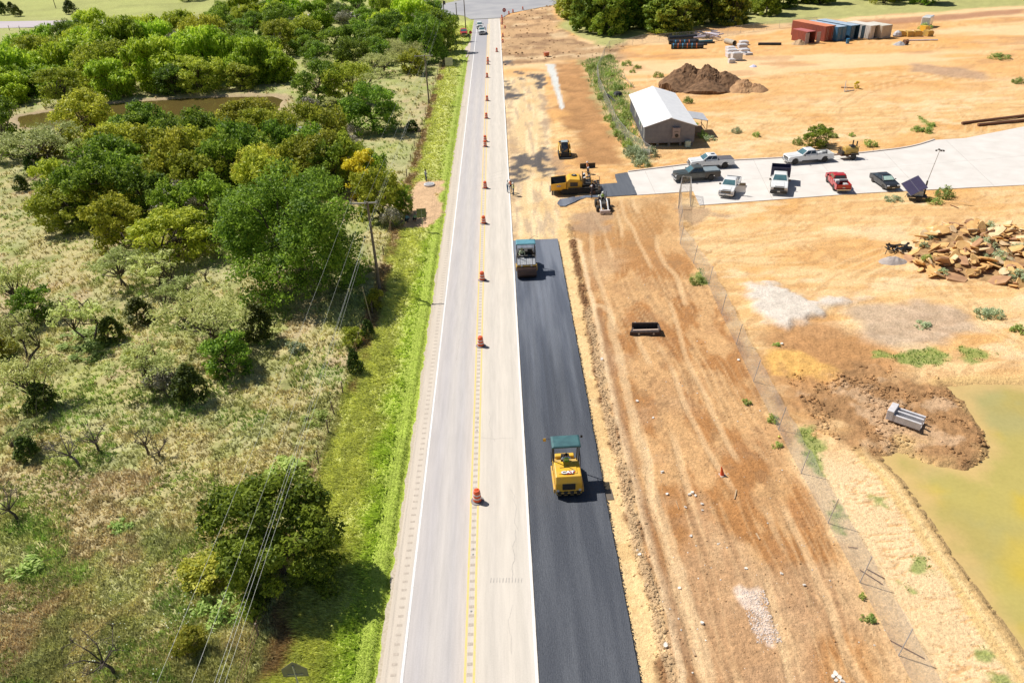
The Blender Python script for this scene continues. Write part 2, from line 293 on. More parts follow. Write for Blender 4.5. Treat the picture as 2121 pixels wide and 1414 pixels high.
    sc = C(.74, .52, .26)[None] * (.85 + .3 * b3)[:, None]; sc = blend(sc, sst(.5, .64, b2) * .5, C(.60, .38, .16)); rc = blend(rc, ss, sc)
    ob = sst(.5, -.3, X - (6.0 + (Y - 80) * .035) + wob(X, Y, .6, 3)) * sst(78, 82, Y) * sst(172, 166, Y) * rt
    oc = C(.70, .50, .27)[None] * np.ones((n, 1)); oc = blend(oc, sst(.4, .6, st2) * .7, C(.82, .63, .38)); oc = blend(oc, sst(.56, .7, fbm(X * 1.6, Y * .2, 1., 4, .5, 33)) * .6, C(.40, .30, .22))
    oc = blend(oc, sst(.54, .66, fbm(X, Y, 5, 3, .5, 81)) * .4, C(.62, .38, .15)); rc = blend(rc, ob, oc)
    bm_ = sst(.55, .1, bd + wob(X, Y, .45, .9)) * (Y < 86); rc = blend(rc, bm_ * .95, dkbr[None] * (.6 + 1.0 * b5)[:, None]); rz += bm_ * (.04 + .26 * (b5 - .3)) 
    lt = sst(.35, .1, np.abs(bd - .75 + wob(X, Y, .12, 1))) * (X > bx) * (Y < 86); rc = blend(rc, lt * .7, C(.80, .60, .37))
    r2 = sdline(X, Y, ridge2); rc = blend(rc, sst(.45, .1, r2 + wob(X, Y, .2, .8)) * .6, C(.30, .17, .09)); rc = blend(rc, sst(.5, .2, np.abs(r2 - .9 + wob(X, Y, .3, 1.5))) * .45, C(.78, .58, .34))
    def zone(P, w, a, s, c, amt=1.0, var=.3, nz=None):
        nonlocal rc
        mm = sst(w, -w, sdpoly(X, Y, P) + wob(X, Y, a, s)) * amt; rc = blend(rc, mm, np.asarray(c)[None] * (1 - var / 2 + var * (b3 if nz is None else nz))[:, None]); return mm
    for P in brownstain: zone(P, .7, 2.2, 2, (.38, .26, .17), .7)
    m = zone(PB['brownband'], 1.2, 3.0, 4, (.42, .22, .09), .95, .9, b2); rz -= m * .25; rz += m * .35 * b2
    m = zone(PB['topdirt'], 1, 2.5, 5, (.50, .32, .17), .95, .7, b1); m2 = m * sst(.52, .62, fbm(X * .5, Y * .9, 4, 4, .55, 91)); rc = blend(rc, m2 * .8, C(.28, .165, .09)); rz += m * .9 * (b2 - .4); m3 = m * sst(.58, .66, fbm(X * .6, Y, 5, 4, .5, 19)); rc = blend(rc, m3 * .7, C(.70, .52, .31))
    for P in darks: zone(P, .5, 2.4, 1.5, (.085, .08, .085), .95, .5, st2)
    zone(PB['white'], .2, .3, 2, (.62, .62, .58), 1, .2)
    m = zone(PB['browntrk'], 1.5, 2, 3, (.46, .24, .10), .9, .6, b2); rz += m * .25 * (b3 - .4)
    zone(PB['orange'], .6, 1, 2, (.72, .42, .12), .8, .5, b3)
    m = zone(PB['lime'], .9, 2.2, 2, (.66, .60, .53), .9, .45, b3); rz += m * (.25 + .15 * b2)
    m = zone(PB['greyrock'], 1.0, 1.5, 3, (.48, .36, .26), .8, .8, b3); zone(PB['greyspot'], 1.5, 2.5, 4, (.42, .28, .19), .75, .6, b3)
    zone(PB['redstrip'], 1.5, 1.5, 5, (.36, .17, .10), .8, .4)
    zone(PB['limepatch'], .3, .7, 1, (.74, .60, .50), .8, .5, b5)
    # eroded slope between the right fence and the pond: rills
    sl_ = sst(XF + .8, XF + 2.2, X) * sst(44, 40, Y) * sst(.2, -.2, 0 * X)
    sh = sdpoly(X, Y, pond_r)
    slp = sst(XF - 1.0, XF + 1.5, X) * sst(43, 38, Y); rc = blend(rc, slp * .85, C(.77, .555, .32)[None] * (.86 + .28 * b2)[:, None])
    ril = np.abs(fbm(X * .30, Y * 1.8 + .3 * fbm(X, Y, 1.3, 3), 1.0, 4, .6, 44) - .5); rm = sst(.035, .008, ril) * slp * sst(XF + .5, XF + 3, X) * sst(.35, .5, b2); rc = blend(rc, rm * .85, C(.60, .34, .15)); rz -= rm * .16
    bank = sst(1.75, 1.35, sh + wob(X, Y, .2, 1)) * (Y < 46) * rt; rc = blend(rc, bank * .8, C(.66, .44, .18)[None] * (.85 + .3 * b3)[:, None]); rc = blend(rc, sst(.30, .1, np.abs(sh - .75)) * (Y < 46) * .6, C(.78, .58, .30)); rc = blend(rc, sst(.6, .1, np.abs(sh - .2) + wob(X, Y, .25, .8)) * .6, C(.44, .29, .13))
    bank2 = sst(1.2, .3, sh + wob(X, Y, .3, 1)) * (Y > 44) * rt; rc = blend(rc, bank2 * .8, C(.70, .47, .20))
    m = zone(PB['clod'], 1.6, 3.4, 1.8, (.36, .20, .09), 1, .9, b3); rz += m * (.05 + .65 * np.maximum(b3 - .42, 0) + .22 * (b5 - .4) * 2 + .4 * (b2 - .4)) * (1 - .6 * sst(-1.6, .4, sh)); rc = blend(rc, m * sst(.52, .66, b2) * .7, C(.56, .38, .23))
    rz -= sst(.5, -1.5, sh) * .9
    for P in greens_r: zone(P, .3, .9, .8, (.22, .30, .07), .8, .6, b5)
    zone(PB['weedr'], 1.0, 3.5, 3, (.36, .35, .16), .6, .8, b2)
    inY = sst(1.5, -1.5, sdpoly(X, Y, PB['seamess']) + wob(X, Y, 3, 8)); rc = blend(rc, inY, C(.40, .39, .15)[None] * (.75 + .5 * b2)[:, None])
    rz = rz * (1 - .6 * slp * (sh > .2))
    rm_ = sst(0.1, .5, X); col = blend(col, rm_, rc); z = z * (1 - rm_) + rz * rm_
    # far north, beyond the crossing
    nn = sst(285, 300, Y + X * .12); col = blend(col, nn * .8, C(.36, .38, .12)[None] * (.75 + .5 * b1)[:, None])
    # ponds on the left: banks
    pl = sdpoly(X, Y, pond_l); pu = sdpoly(X, Y, puddle); pm = np.minimum(pl, pu)
    col = blend(col, sst(3.0, .6, pm + wob(X, Y, 1.2, 3)) * (X < -10) * .9, C(.40, .30, .18)[None] * (.8 + .4 * b3)[:, None]); z -= sst(.8, -1.2, pl) * .6; kp = sst(.5, -.2, pu); z = z * (1 - kp) - .6 * kp
    # beneath paving
    low = sst(-8.35, -7.95, X) * sst(.9, .45, X) * sst(YE + 1, YE, Y); z = z * (1 - low) - .20 * low
    rr = sst(.2, .5, X) * sst(7.6, 6.2, X) * (Y < 84); z = z * (1 - rr) + (-.10 + (b3 - .5) * .03) * rr + bm_ * 0
    for P in (drive, pad, inter, far_road):
        d = sdpoly(X, Y, P); k = sst(1.0, .3, d); z = z * (1 - k) + (-.06 if P is not inter and P is not far_road else -.12) * k; k2 = sst(.05, -.4, d); z -= k2 * .12
    k = sst(1.2, .4, np.abs(X - 4.0) - 4.4) * (Y > 84) * (Y < 172) * (X > .5); z = z * (1 - k) + (-.08 + (b3 - .5) * .05) * k
    return z, np.clip(col, .01, .9)

def build_ground():
    ys = [18.0]
    while ys[-1] < 420: ys.append(ys[-1] + max(.07, (ys[-1] ** 2 + CAMH ** 2) / (CAMH * 749) * 1.25))
    ys = [-400, -150, -60, -20, 0, 8, 13, 16] + ys + [ys[-1] * k for k in (1.05, 1.15, 1.3, 1.6, 2.1, 3, 5, 8)]
    ys = np.array(ys); us = np.concatenate([[-30, -15, -8, -5, -3.4, -2.4, -1.9, -1.5, -1.3], np.linspace(-1.18, 1.18, 860), [1.3, 1.5, 1.9, 2.4, 3.4, 5, 8, 15, 30]])
    wdt = np.maximum(np.abs(ys) * .78 + 9.5, 20)[:, None]; X = us[None, :] * wdt + 0 * wdt; Y = ys[:, None] + 0 * X
    z, col = ground(X.ravel(), Y.ravel()); nr, nc = X.shape
    i = np.arange((nr - 1) * (nc - 1)); r = i // (nc - 1); c = i % (nc - 1); a = r * nc + c
    F = np.stack([a, a + 1, a + nc + 1, a + nc], 1); V = np.stack([X.ravel(), Y.ravel(), z], 1)
    m = attrmat('soil and turf', 'col', nscale=4.0, amt=.38, bump=.8, bscale=6.0, bdist=.13, fine=20.0)
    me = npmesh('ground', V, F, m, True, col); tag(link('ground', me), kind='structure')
build_ground()

# ================================================================ PAVING
def gridslab(name, x0, x1, y0, y1, z, dx, dy, m, thick=.12, wobx=(0, 0), parent=None):
    "a slab with slightly ragged long edges"
    ys = np.arange(y0, y1 + dy, dy); n = len(ys); V = []; F = []
    w0 = (fbm(ys * 0 + 3, ys, .8, 4) - .5) * 2 * wobx[0]; w1 = (fbm(ys * 0 + 9, ys, .8, 4) - .5) * 2 * wobx[1]
    for y, a, b in zip(ys, w0, w1): V += [(x0 + a, y, z - thick), (x0 + a, y, z), (x1 + b, y, z), (x1 + b, y, z - thick)]
    for i in range(n - 1):
        for j in range(3): F.append((i * 4 + j, i * 4 + j + 1, i * 4 + j + 5, i * 4 + j + 4))
    return link(name, npmesh(name, V, F, m), parent)
def roadmat():
    m = mat('chip seal road', (.55, .50, .45), .85, (.60, .55, .49), 0.35, lo=.3, hi=.7); nt = m.node_tree; L = nt.links.new; b = nt.nodes['Principled BSDF']
    tc = NN(nt, 'ShaderNodeTexCoord'); sep = NN(nt, 'ShaderNodeSeparateXYZ'); L(tc.outputs['Object'], sep.inputs[0])
    cr = NN(nt, 'ShaderNodeValToRGB'); mr = NN(nt, 'ShaderNodeMapRange', i_From_Min=-8.0, i_From_Max=0.5); nz = NN(nt, 'ShaderNodeTexNoise', i_Scale=.8, i_Detail=4.0)
    mp = NN(nt, 'ShaderNodeMapping'); mp.inputs['Scale'].default_value = (1.2, .08, 1); L(tc.outputs['Object'], mp.inputs[0]); L(mp.outputs[0], nz.inputs['Vector'])
    ad = NN(nt, 'ShaderNodeMath', operation='MULTIPLY_ADD'); L(nz.outputs[0], ad.inputs[0]); ad.inputs[1].default_value = .5; L(sep.outputs[0], ad.inputs[2]); sb = NN(nt, 'ShaderNodeMath', operation='SUBTRACT'); L(ad.outputs[0], sb.inputs[0]); sb.inputs[1].default_value = .25
    L(sb.outputs[0], mr.inputs[0]); L(mr.outputs[0], cr.inputs[0]); e = cr.color_ramp.elements
    pts = [(0, (.56, .48, .39)), (.155, (.58, .51, .43)), (.185, (.50, .46, .44)), (.27, (.46, .43, .425)), (.36, (.52, .48, .45)), (.45, (.465, .435, .425)), (.54, (.56, .50, .45)), (.62, (.62, .555, .47)), (.72, (.55, .50, .44)), (.82, (.62, .56, .485)), (.92, (.56, .51, .445)), (1, (.66, .60, .53))]
    e[0].color = (*pts[0][1], 1); e[1].color = (*pts[-1][1], 1)
    for p, c in pts[1:-1]: e.new(p).color = (*c, 1)
    n2 = NN(nt, 'ShaderNodeTexNoise', i_Scale=14.0, i_Detail=6.0, i_Roughness=.75); L(tc.outputs['Object'], n2.inputs['Vector'])
    n4 = NN(nt, 'ShaderNodeTexNoise', i_Scale=2.2, i_Detail=5.0, i_Roughness=.7); mp2 = NN(nt, 'ShaderNodeMapping'); mp2.inputs['Scale'].default_value = (1.6, .10, 1); L(tc.outputs['Object'], mp2.inputs[0]); L(mp2.outputs[0], n4.inputs['Vector'])
    a2 = NN(nt, 'ShaderNodeMath', operation='ADD'); L(n2.outputs[0], a2.inputs[0]); L(n4.outputs[0], a2.inputs[1])
    m2 = NN(nt, 'ShaderNodeMapRange', i_From_Min=.7, i_From_Max=1.3, i_To_Min=.85, i_To_Max=1.12); L(a2.outputs[0], m2.inputs[0])
    vm = NN(nt, 'ShaderNodeVectorMath', operation='SCALE'); L(cr.outputs[0], vm.inputs[0]); L(m2.outputs[0], vm.inputs['Scale'])
    # greyer towards the crossing
    g = NN(nt, 'ShaderNodeMapRange', i_From_Min=150.0, i_From_Max=212.0); L(sep.outputs[1], g.inputs[0]); mx = NN(nt, 'ShaderNodeMix', data_type='RGBA'); L(g.outputs[0], mx.inputs[0]); L(vm.outputs[0], mx.inputs[6]); mx.inputs[7].default_value = (.36, .35, .37, 1)
    sx = NN(nt, 'ShaderNodeMath', operation='LESS_THAN'); L(sep.outputs[0], sx.inputs[0]); sx.inputs[1].default_value = -3.2; mg = NN(nt, 'ShaderNodeMath', operation='MULTIPLY'); L(sx.outputs[0], mg.inputs[0]); L(g.outputs[0], mg.inputs[1]); L(mg.outputs[0], mx.inputs[0])
    L(mx.outputs[2], b.inputs['Base Color']); return m
M_road = roadmat()
tag(gridslab('road', -7.6, XR1, -30, YE, .0, 1, .25, M_road, .2, (.0, .015)), kind='structure')
tag(gridslab('road_shoulder', XR0 + .2, -7.58, -30, YE, -.006, 1, .2, mat('gravelly shoulder', (.56, .48, .38), .9, (.44, .37, .27), 6, bump=.4), .2, (.22, 0)), kind='structure')
M_asph = mat('fresh asphalt', (.042, .049, .066), .62, (.072, .080, .098), .6, lo=.42, hi=.6, bump=.7, bscale=26, spec=.5, stretch=(1.6, .12, 1))
def asphnoise(m, a=.82, b_=1.22):
    nt = m.node_tree; L = nt.links.new; b = nt.nodes['Principled BSDF']; src = b.inputs['Base Color'].links[0].from_socket
    tc = NN(nt, 'ShaderNodeTexCoord'); n2 = NN(nt, 'ShaderNodeTexNoise', i_Scale=12.0, i_Detail=8.0, i_Roughness=.85); L(tc.outputs['Object'], n2.inputs['Vector'])
    m2 = NN(nt, 'ShaderNodeMapRange', i_From_Min=.35, i_From_Max=.65, i_To_Min=a, i_To_Max=b_); L(n2.outputs[0], m2.inputs[0])
    vm = NN(nt, 'ShaderNodeVectorMath', operation='SCALE'); L(src, vm.inputs[0]); L(m2.outputs[0], vm.inputs['Scale']); L(vm.outputs[0], b.inputs['Base Color'])
asphnoise(M_asph, .7, 1.35)
def rolled(m):
    nt = m.node_tree; L = nt.links.new; bs = nt.nodes['Principled BSDF']; src = bs.inputs['Base Color'].links[0].from_socket; tc = NN(nt, 'ShaderNodeTexCoord'); sp = NN(nt, 'ShaderNodeSeparateXYZ'); L(tc.outputs['Object'], sp.inputs[0])
    mp = NN(nt, 'ShaderNodeMapping'); mp.inputs['Scale'].default_value = (3.0, .05, 1); L(tc.outputs['Object'], mp.inputs[0]); nz = NN(nt, 'ShaderNodeTexNoise', i_Scale=1.0, i_Detail=4.0); L(mp.outputs[0], nz.inputs['Vector'])
    a = NN(nt, 'ShaderNodeMath', operation='MULTIPLY_ADD'); L(nz.outputs[0], a.inputs[0]); a.inputs[1].default_value = 26.0; L(sp.outputs[1], a.inputs[2]); g = NN(nt, 'ShaderNodeMapRange', i_From_Min=58.0, i_From_Max=88.0); L(a.outputs[0], g.inputs[0])
    vs = NN(nt, 'ShaderNodeVectorMath', operation='SCALE'); L(src, vs.inputs[0]); vs.inputs['Scale'].default_value = 2.3; mx = NN(nt, 'ShaderNodeMix', data_type='RGBA'); L(g.outputs[0], mx.inputs[0]); L(src, mx.inputs[6]); L(vs.outputs[0], mx.inputs[7]); L(mx.outputs[2], bs.inputs['Base Color'])
rolled(M_asph)
new = gridslab('asphalt_lane', XR1 + .03, XA1, -30, 79.6, .012, 1, .12, M_asph, .14, (.012, .05)); tag(new, kind='structure')
M_asph2 = mat('rolled asphalt', (.115, .125, .145), .6, (.085, .095, .115), 1.2, bump=.5, bscale=22, stretch=(2.2, .15, 1)); asphnoise(M_asph2, .85, 1.15)
MK = MB(); M_yel = mat('yellow road paint', (.80, .54, .16), .7, (.72, .53, .26), 5, lo=.4, hi=.7); M_wht = mat('white road paint', (.82, .81, .79), .7, (.66, .63, .60), 6, lo=.45, hi=.75)
def strip(mb, x, w, y0, y1, m, z=.004, seg=6.0):
    y = y0
    while y < y1: e = min(y + seg, y1); j = R.uniform(-.008, .008); mb.add([(x - w / 2 + j, y, z), (x + w / 2 + j, y, z), (x + w / 2, e, z), (x - w / 2, e, z)], [(0, 1, 2, 3)], m); y = e
strip(MK, -3.26, .12, -30, 246, M_yel); strip(MK, -2.80, .12, -30, 246, M_yel); strip(MK, -6.5, .13, -30, 250, M_wht)
strip(MK, .41, .13, -30, 250, M_wht); MK.build('road_marking')['kind'] = 'structure'
RB = MB(); M_rum = mat('painted groove shade', (.50, .43, .36), .95, (.41, .35, .29), 7, lo=.4, hi=.6)  # flat darker bars; the shade inside the grooves is put into this colour
y = -10.0
while y < 150:
    RB.add([(-3.17, y, .0045), (-2.89, y, .0045), (-2.89, y + .2, .0045), (-3.17, y + .2, .0045)], [(0, 1, 2, 3)], M_rum)
    RB.add([(-7.12, y + .2, .0045), (-6.82, y + .2, .0045), (-6.82, y + .36, .0045), (-7.12, y + .36, .0045)], [(0, 1, 2, 3)], M_rum); y += .61
CK = MB(); M_crk = mat('tarred crack', (.36, .33, .30), .9, (.48, .44, .40), 6)
def crack(x, y, L_, ang, w=.03, wig=.12):
    p = Vector((x, y)); d = Vector((math.cos(ang), math.sin(ang))); n_ = int(L_ / .35); pts = [p]
    for k in range(n_): pts.append(pts[-1] + d * .35 + Vector((-d.y, d.x)) * R.uniform(-wig, wig))
    for a_, b_ in zip(pts[:-1], pts[1:]): e_ = (b_ - a_).normalized(); q = Vector((-e_.y, e_.x)) * w / 2; CK.add([(*(a_ - q), .0035), (*(b_ - q), .0035), (*(b_ + q), .0035), (*(a_ + q), .0035)], [(0, 1, 2, 3)], M_crk)
for k in range(16): crack(R.uniform(-6.2, .2), R.uniform(24, 120), R.uniform(1.0, 4.5), R.choice([1.57, 1.57, .1]) + R.uniform(-.15, .15), R.uniform(.015, .035))
for k in range(11): x_, y_ = G(1016 + k * 6.4, 1206); crack(x_, y_, .38, 1.5, .05, .02)
for k in range(4): crack(-2.5 + .2 * k, 100 + k * 1.3, 2.4, .35 + .12 * k, .05, .03)
CK.build('road_crack')['kind'] = 'structure'
tag(RB.build('rumble_strip'), kind='stuff', label='rows of rumble strip bars with groove shade painted flat on road and shoulder', cat='rumble strip')
MKR = MB(); M_btn = mat('road stud', (.45, .43, .40), .5, (.2, .2, .2), 9)
sgs = []
for px, py in ((400 + 1768 * .328, 950 + 566 * .328), (400 + 1767 * .328, 950 + 602 * .328), (400 + 1756 * .328, 950 + 960 * .328), (989.5, 867), (988, 891), (996, 655)):
    x, y = G(px, py); o = MB().cyl((0, 0, 0), (0, 0, .02), .07, M_btn, .05, 10).build('road_stud'); o.location = (x, y, .005); sgs.append((py, tag(o, 'small round stud', 'road stud', 'road studs on the centre line')))
for w_, (_, o) in zip(('nearest', 'second nearest', 'third nearest', 'fourth nearest', 'fifth nearest', 'farthest'), sorted(sgs, key=lambda q: -q[0])): o['label'] = w_ + ' small round stud between the yellow centre lines'
def polyslab(name, P, z, m, thick=.15, kind='structure', sub=None, rag=0):
    Q = []
    for i in range(len(P)):
        a = Vector(P[i]); b = Vector(P[(i + 1) % len(P)]); k = max(1, int((b - a).length / sub)) if sub else 1
        for j in range(k):
            p = a.lerp(b, j / k); Q.append((p.x + R.uniform(-rag, rag), p.y + R.uniform(-rag, rag)))
    mb = MB().prism(Q, z - thick, z, m, 'z'); o = mb.build(name); o['kind'] = kind; return o
M_conc = mat('pale new concrete', (.70, .655, .61), .85, (.60, .56, .515), .5, bump=.15, bscale=9, lo=.3, hi=.75)
asphnoise(M_conc, .90, 1.06); polyslab('driveway', drive, .0, M_conc, .2)
# joints in the drive
JB = MB(); M_joint = mat('slab joint', (.44, .40, .36), .9)
for (a, b) in (((1336, 354), (1358, 402)), ((1392, 346), (1425, 397)), ((1420, 383), (2130, 322)), ((1560, 330), (1600, 413)), ((1690, 325), (1755, 402)), ((1830, 314), (1905, 393)), ((1960, 291), (2060, 386))):
    p = Vector(G(*a)); q = Vector(G(*b)); d = (q - p).normalized(); nrm = Vector((-d.y, d.x)) * .02
    JB.add([(*(p - nrm), .004), (*(p + nrm), .004), (*(q + nrm), .004), (*(q - nrm), .004)], [(0, 1, 2, 3)], M_joint)
JB.build('driveway_joint')['kind'] = 'structure'
M_asph2 = mat('rolled asphalt', (.115, .125, .145), .6, (.085, .095, .115), 1.2, bump=.5, bscale=22, stretch=(2.2, .15, 1)); asphnoise(M_asph2, .85, 1.15)
polyslab('asphalt_pad', pad, .02, M_asph2, .12, sub=.5, rag=.05); polyslab('asphalt_pad', pad_tail, .05, M_asph, .12, sub=.4, rag=.06)
M_int = mat('grey asphalt crossing', (.30, .30, .32), .85, (.38, .375, .38), .12, lo=.35, hi=.65)
polyslab('crossroad', inter, -.01, M_int, .15); polyslab('far_road', far_road, -.02, mat('far lane asphalt', (.42, .37, .40), .85, (.50, .44, .45), .3, stretch=(.1, 1, 1)), .1)
polyslab('side_track', GP([(800, 20), (905, 6), (960, 0), (985, -10), (990, -14), (950, -8), (900, 0), (800, 8)]), .0, mat('pale side track', (.62, .56, .48), .9), .1)
polyslab('turnout', GP([(975, 84), (966, 96), (961, 108), (966, 120), (972, 110), (978, 90)]), -.004, mat('caliche turnout', (.62, .52, .44), .9, (.52, .43, .36), 2), .1, sub=1, rag=.1)
# kerb on the far side of the drive
def kerb(P, name, w=.28, h=.13):
    mb = MB(); rings = []
    P = [Vector(p) for p in P]
    for i, p in enumerate(P):
        d = (P[min(i + 1, len(P) - 1)] - P[max(i - 1, 0)]).normalized(); nn = Vector((-d.y, d.x))
        a = p; b = p + nn * w; rings.append([(a.x, a.y, -.05), (a.x + nn.x * .03, a.y + nn.y * .03, h), (b.x, b.y, h), (b.x, b.y, -.08)])
    mb.loft(rings, mat('kerb concrete', (.60, .50, .43), .85, (.68, .60, .53), 2)); mb.build(name)['kind'] = 'structure'
kerb(GP([(1302, 356.6), (1380, 347), (1420, 342), (1521, 333), (1618, 328), (1728, 321), (1786, 317.5), (1861, 309), (1885, 305), (1906, 300), (1922, 295), (1937, 290)]), 'kerb')
# water
def water(name, P, z, c, c2, rough=.08, sc=.15, hw=None):
    m = mat(name + ' water', c, rough, c2, sc, spec=.5, bump=.05, bscale=1.2, lo=.4, hi=.6)
    o = polyslab(name, P, z, m, .3, sub=1.0, rag=.05); return o
def wpond():
    m = attrmat('silty pond water', 'col', .16, .6, .07, .12, 2.5, .02, .5, 4.0); return m
ring = Vector((0, 0))
def grow(P, d):
    c = sum((Vector(p) for p in P), Vector((0, 0))) / len(P); return [tuple(Vector(p) + (Vector(p) - c).normalized() * d) for p in P]
def waterpoly(name, P, z, m):
    "water sheet slightly larger than its shore line, the ground dips under it"
    x0 = min(p[0] for p in P) - 3; x1 = max(p[0] for p in P) + 3; y0 = min(p[1] for p in P) - 3; y1 = max(p[1] for p in P) + 3
    step = .5; xs = np.arange(x0, x1, step); ys = np.arange(y0, y1, step); X, Y = np.meshgrid(xs, ys); k = sdpoly(X.ravel(), Y.ravel(), P).reshape(X.shape) < 1.2
    V = np.stack([X.ravel(), Y.ravel(), np.full(X.size, z)], 1); nr, nc = X.shape; i = np.arange((nr - 1) * (nc - 1)); r = i // (nc - 1); c = i % (nc - 1); a = r * nc + c
    ok = (k.ravel()[a] & k.ravel()[a + 1] & k.ravel()[a + nc] & k.ravel()[a + nc + 1]); F = np.stack([a, a + 1, a + nc + 1, a + nc], 1)[ok]
    return V, F
for nm, P, z, m in (('pond', pond_r, -.26, wpond()), ('pond', pond_l, -.16, mat('brown pond water', (.135, .095, .028), .10, (.115, .088, .028), .1, bump=.04, bscale=2)), ('puddle', puddle, -.16, mat('shallow grey water', (.36, .37, .38), .08, (.28, .28, .26), .4))):
    V, F = waterpoly(nm, P, z, m); at_ = None
    if P is pond_r:
        d = -sdpoly(V[:, 0], V[:, 1], P); wx, wy = V[:, 0], V[:, 1]; c0 = np.array([[.43, .35, .11]]) * np.ones((len(V), 1)); deep = sst(.40, .62, fbm(wx, wy, 9, 3) + (wx - 33) * .02 - (wy - 35) * .012)[:, None]; c0 = c0 * (1 - deep) + np.array([[.53, .40, .065]]) * deep
        gr = sst(.45, .6, fbm(wx, wy, 5, 4, .5, 9))[:, None]; c0 = c0 * (1 - gr * .5) + np.array([[.37, .35, .16]]) * gr * .5; e2 = (sst(1.8, .1, d + wob(wx, wy, 1.4, 1.8)))[:, None]; c0 = c0 * (1 - e2 * .8) + np.array([[.60, .41, .17]]) * e2 * .8; at_ = c0
    tag(link(nm, npmesh(nm, V, F, m, attr=at_)), kind='structure')
# ================================================================ VEGETATION
def GZ(x, y): return float(ground(np.array([x]), np.array([y]))[0][0])
def leafmat(name, c, c2, trl=.42, hue=.03, rough=.55):
    m = bpy.data.materials.new(name); m.use_nodes = True; nt = m.node_tree; b = nt.nodes['Principled BSDF']; L = nt.links.new
    b.inputs['Roughness'].default_value = rough; b.inputs['Specular IOR Level'].default_value = .25
    at = NN(nt, 'ShaderNodeAttribute', attribute_name='v'); oi = NN(nt, 'ShaderNodeObjectInfo')
    mx = NN(nt, 'ShaderNodeMix', data_type='RGBA'); mx.inputs[6].default_value = (*c, 1); mx.inputs[7].default_value = (*c2, 1); L(at.outputs['Fac'], mx.inputs[0])
    hs = NN(nt, 'ShaderNodeHueSaturation'); h = NN(nt, 'ShaderNodeMapRange', i_To_Min=.5 - hue, i_To_Max=.5 + hue); v = NN(nt, 'ShaderNodeMapRange', i_To_Min=.72, i_To_Max=1.28)
    L(oi.outputs['Random'], h.inputs[0]); mm = NN(nt, 'ShaderNodeMath', operation='FRACT'); m7 = NN(nt, 'ShaderNodeMath', operation='MULTIPLY'); m7.inputs[1].default_value = 7.31; L(oi.outputs['Random'], m7.inputs[0]); L(m7.outputs[0], mm.inputs[0]); L(mm.outputs[0], v.inputs[0])
    L(mx.outputs[2], hs.inputs['Color']); L(h.outputs[0], hs.inputs['Hue']); L(v.outputs[0], hs.inputs['Value']); L(hs.outputs[0], b.inputs['Base Color'])
    tb = NN(nt, 'ShaderNodeBsdfTranslucent'); L(hs.outputs[0], tb.inputs[0]); ms = NN(nt, 'ShaderNodeMixShader'); ms.inputs[0].default_value = trl
    L(b.outputs[0], ms.inputs[1]); L(tb.outputs[0], ms.inputs[2]); L(ms.outputs[0], nt.nodes['Material Output'].inputs[0]); return m
LM = dict(oak=leafmat('oak leaves', (.07, .14, .014), (.40, .55, .06), hue=.015), elm=leafmat('yellow green leaves', (.20, .26, .02), (.64, .66, .08), hue=.02),
    willow=leafmat('willow leaves', (.25, .38, .02), (.64, .76, .07), hue=.02), mesquite=leafmat('mesquite leaves', (.42, .47, .14), (.74, .78, .33), .45, .012),
    juniper=leafmat('juniper foliage', (.05, .085, .015), (.17, .22, .035), .2), wood=leafmat('wood leaves', (.11, .19, .02), (.44, .55, .07)),
    grey=leafmat('grey twigs', (.24, .22, .17), (.44, .42, .30), .1), yellow=leafmat('turning yellow leaves', (.60, .52, .03), (.85, .76, .06), .4, .005),
    weed=leafmat('weed leaves', (.24, .36, .06), (.54, .64, .20), .4, .015), sage=leafmat('grey green weeds', (.32, .39, .20), (.58, .66, .42), .4, .01))
M_bark = mat('bark', (.085, .065, .05), .95, (.15, .12, .10), 4); M_barkg = mat('grey bark', (.26, .22, .20), .95, (.14, .12, .11), 5)
def leaves(cen, rad, cnt, size, rs, up=0.4, flat=0.0, elong=1.5, droop=0.0, squash=1.0, shell=.45):
    "leaf quads around cluster centres: returns V, F, v"
    N = int(cnt.sum()); ci = np.repeat(np.arange(len(cen)), cnt); d = rs.normal(size=(N, 3)); d /= np.linalg.norm(d, axis=1)[:, None]
    r = rad[ci] * (shell + (1 - shell) * rs.rand(N) ** .6); off = d * r[:, None]; off[:, 2] *= squash; off[:, 2] = np.where(off[:, 2] < 0, off[:, 2] * .75, off[:, 2])
    if droop: off[:, 2] -= droop * rs.rand(N) ** 2 * rad[ci]
    c = cen[ci] + off; nrm = d * .7 + rs.normal(size=(N, 3)) * .6; nrm[:, 2] += up; nrm /= np.linalg.norm(nrm, axis=1)[:, None]
    a = rs.normal(size=(N, 3)); 
    if droop: a = a * .25; a[:, 2] -= 1
    a -= nrm * (a * nrm).sum(1)[:, None]; a /= np.linalg.norm(a, axis=1)[:, None] + 1e-9; b = np.cross(nrm, a)
    s = size * (.6 + .8 * rs.rand(N))[:, None]; e = elong
    V = np.stack([c - a * s * e * .5, c + b * s * .38, c + a * s * e * .5, c - b * s * .38], 1).reshape(-1, 3); F = np.arange(4 * N).reshape(-1, 4)
    vv = np.clip(.5 + .35 * rs.normal(size=N) * .8 + (rs.rand(len(cen)) - .5)[ci] * .7, 0, 1); return V, F, vv
def leafmesh(name, V, F, v, m):
    me = npmesh(name, V, F, m); a = me.attributes.new('v', 'FLOAT', 'FACE'); a.data.foreach_set('value', v.astype(np.float32)); return me
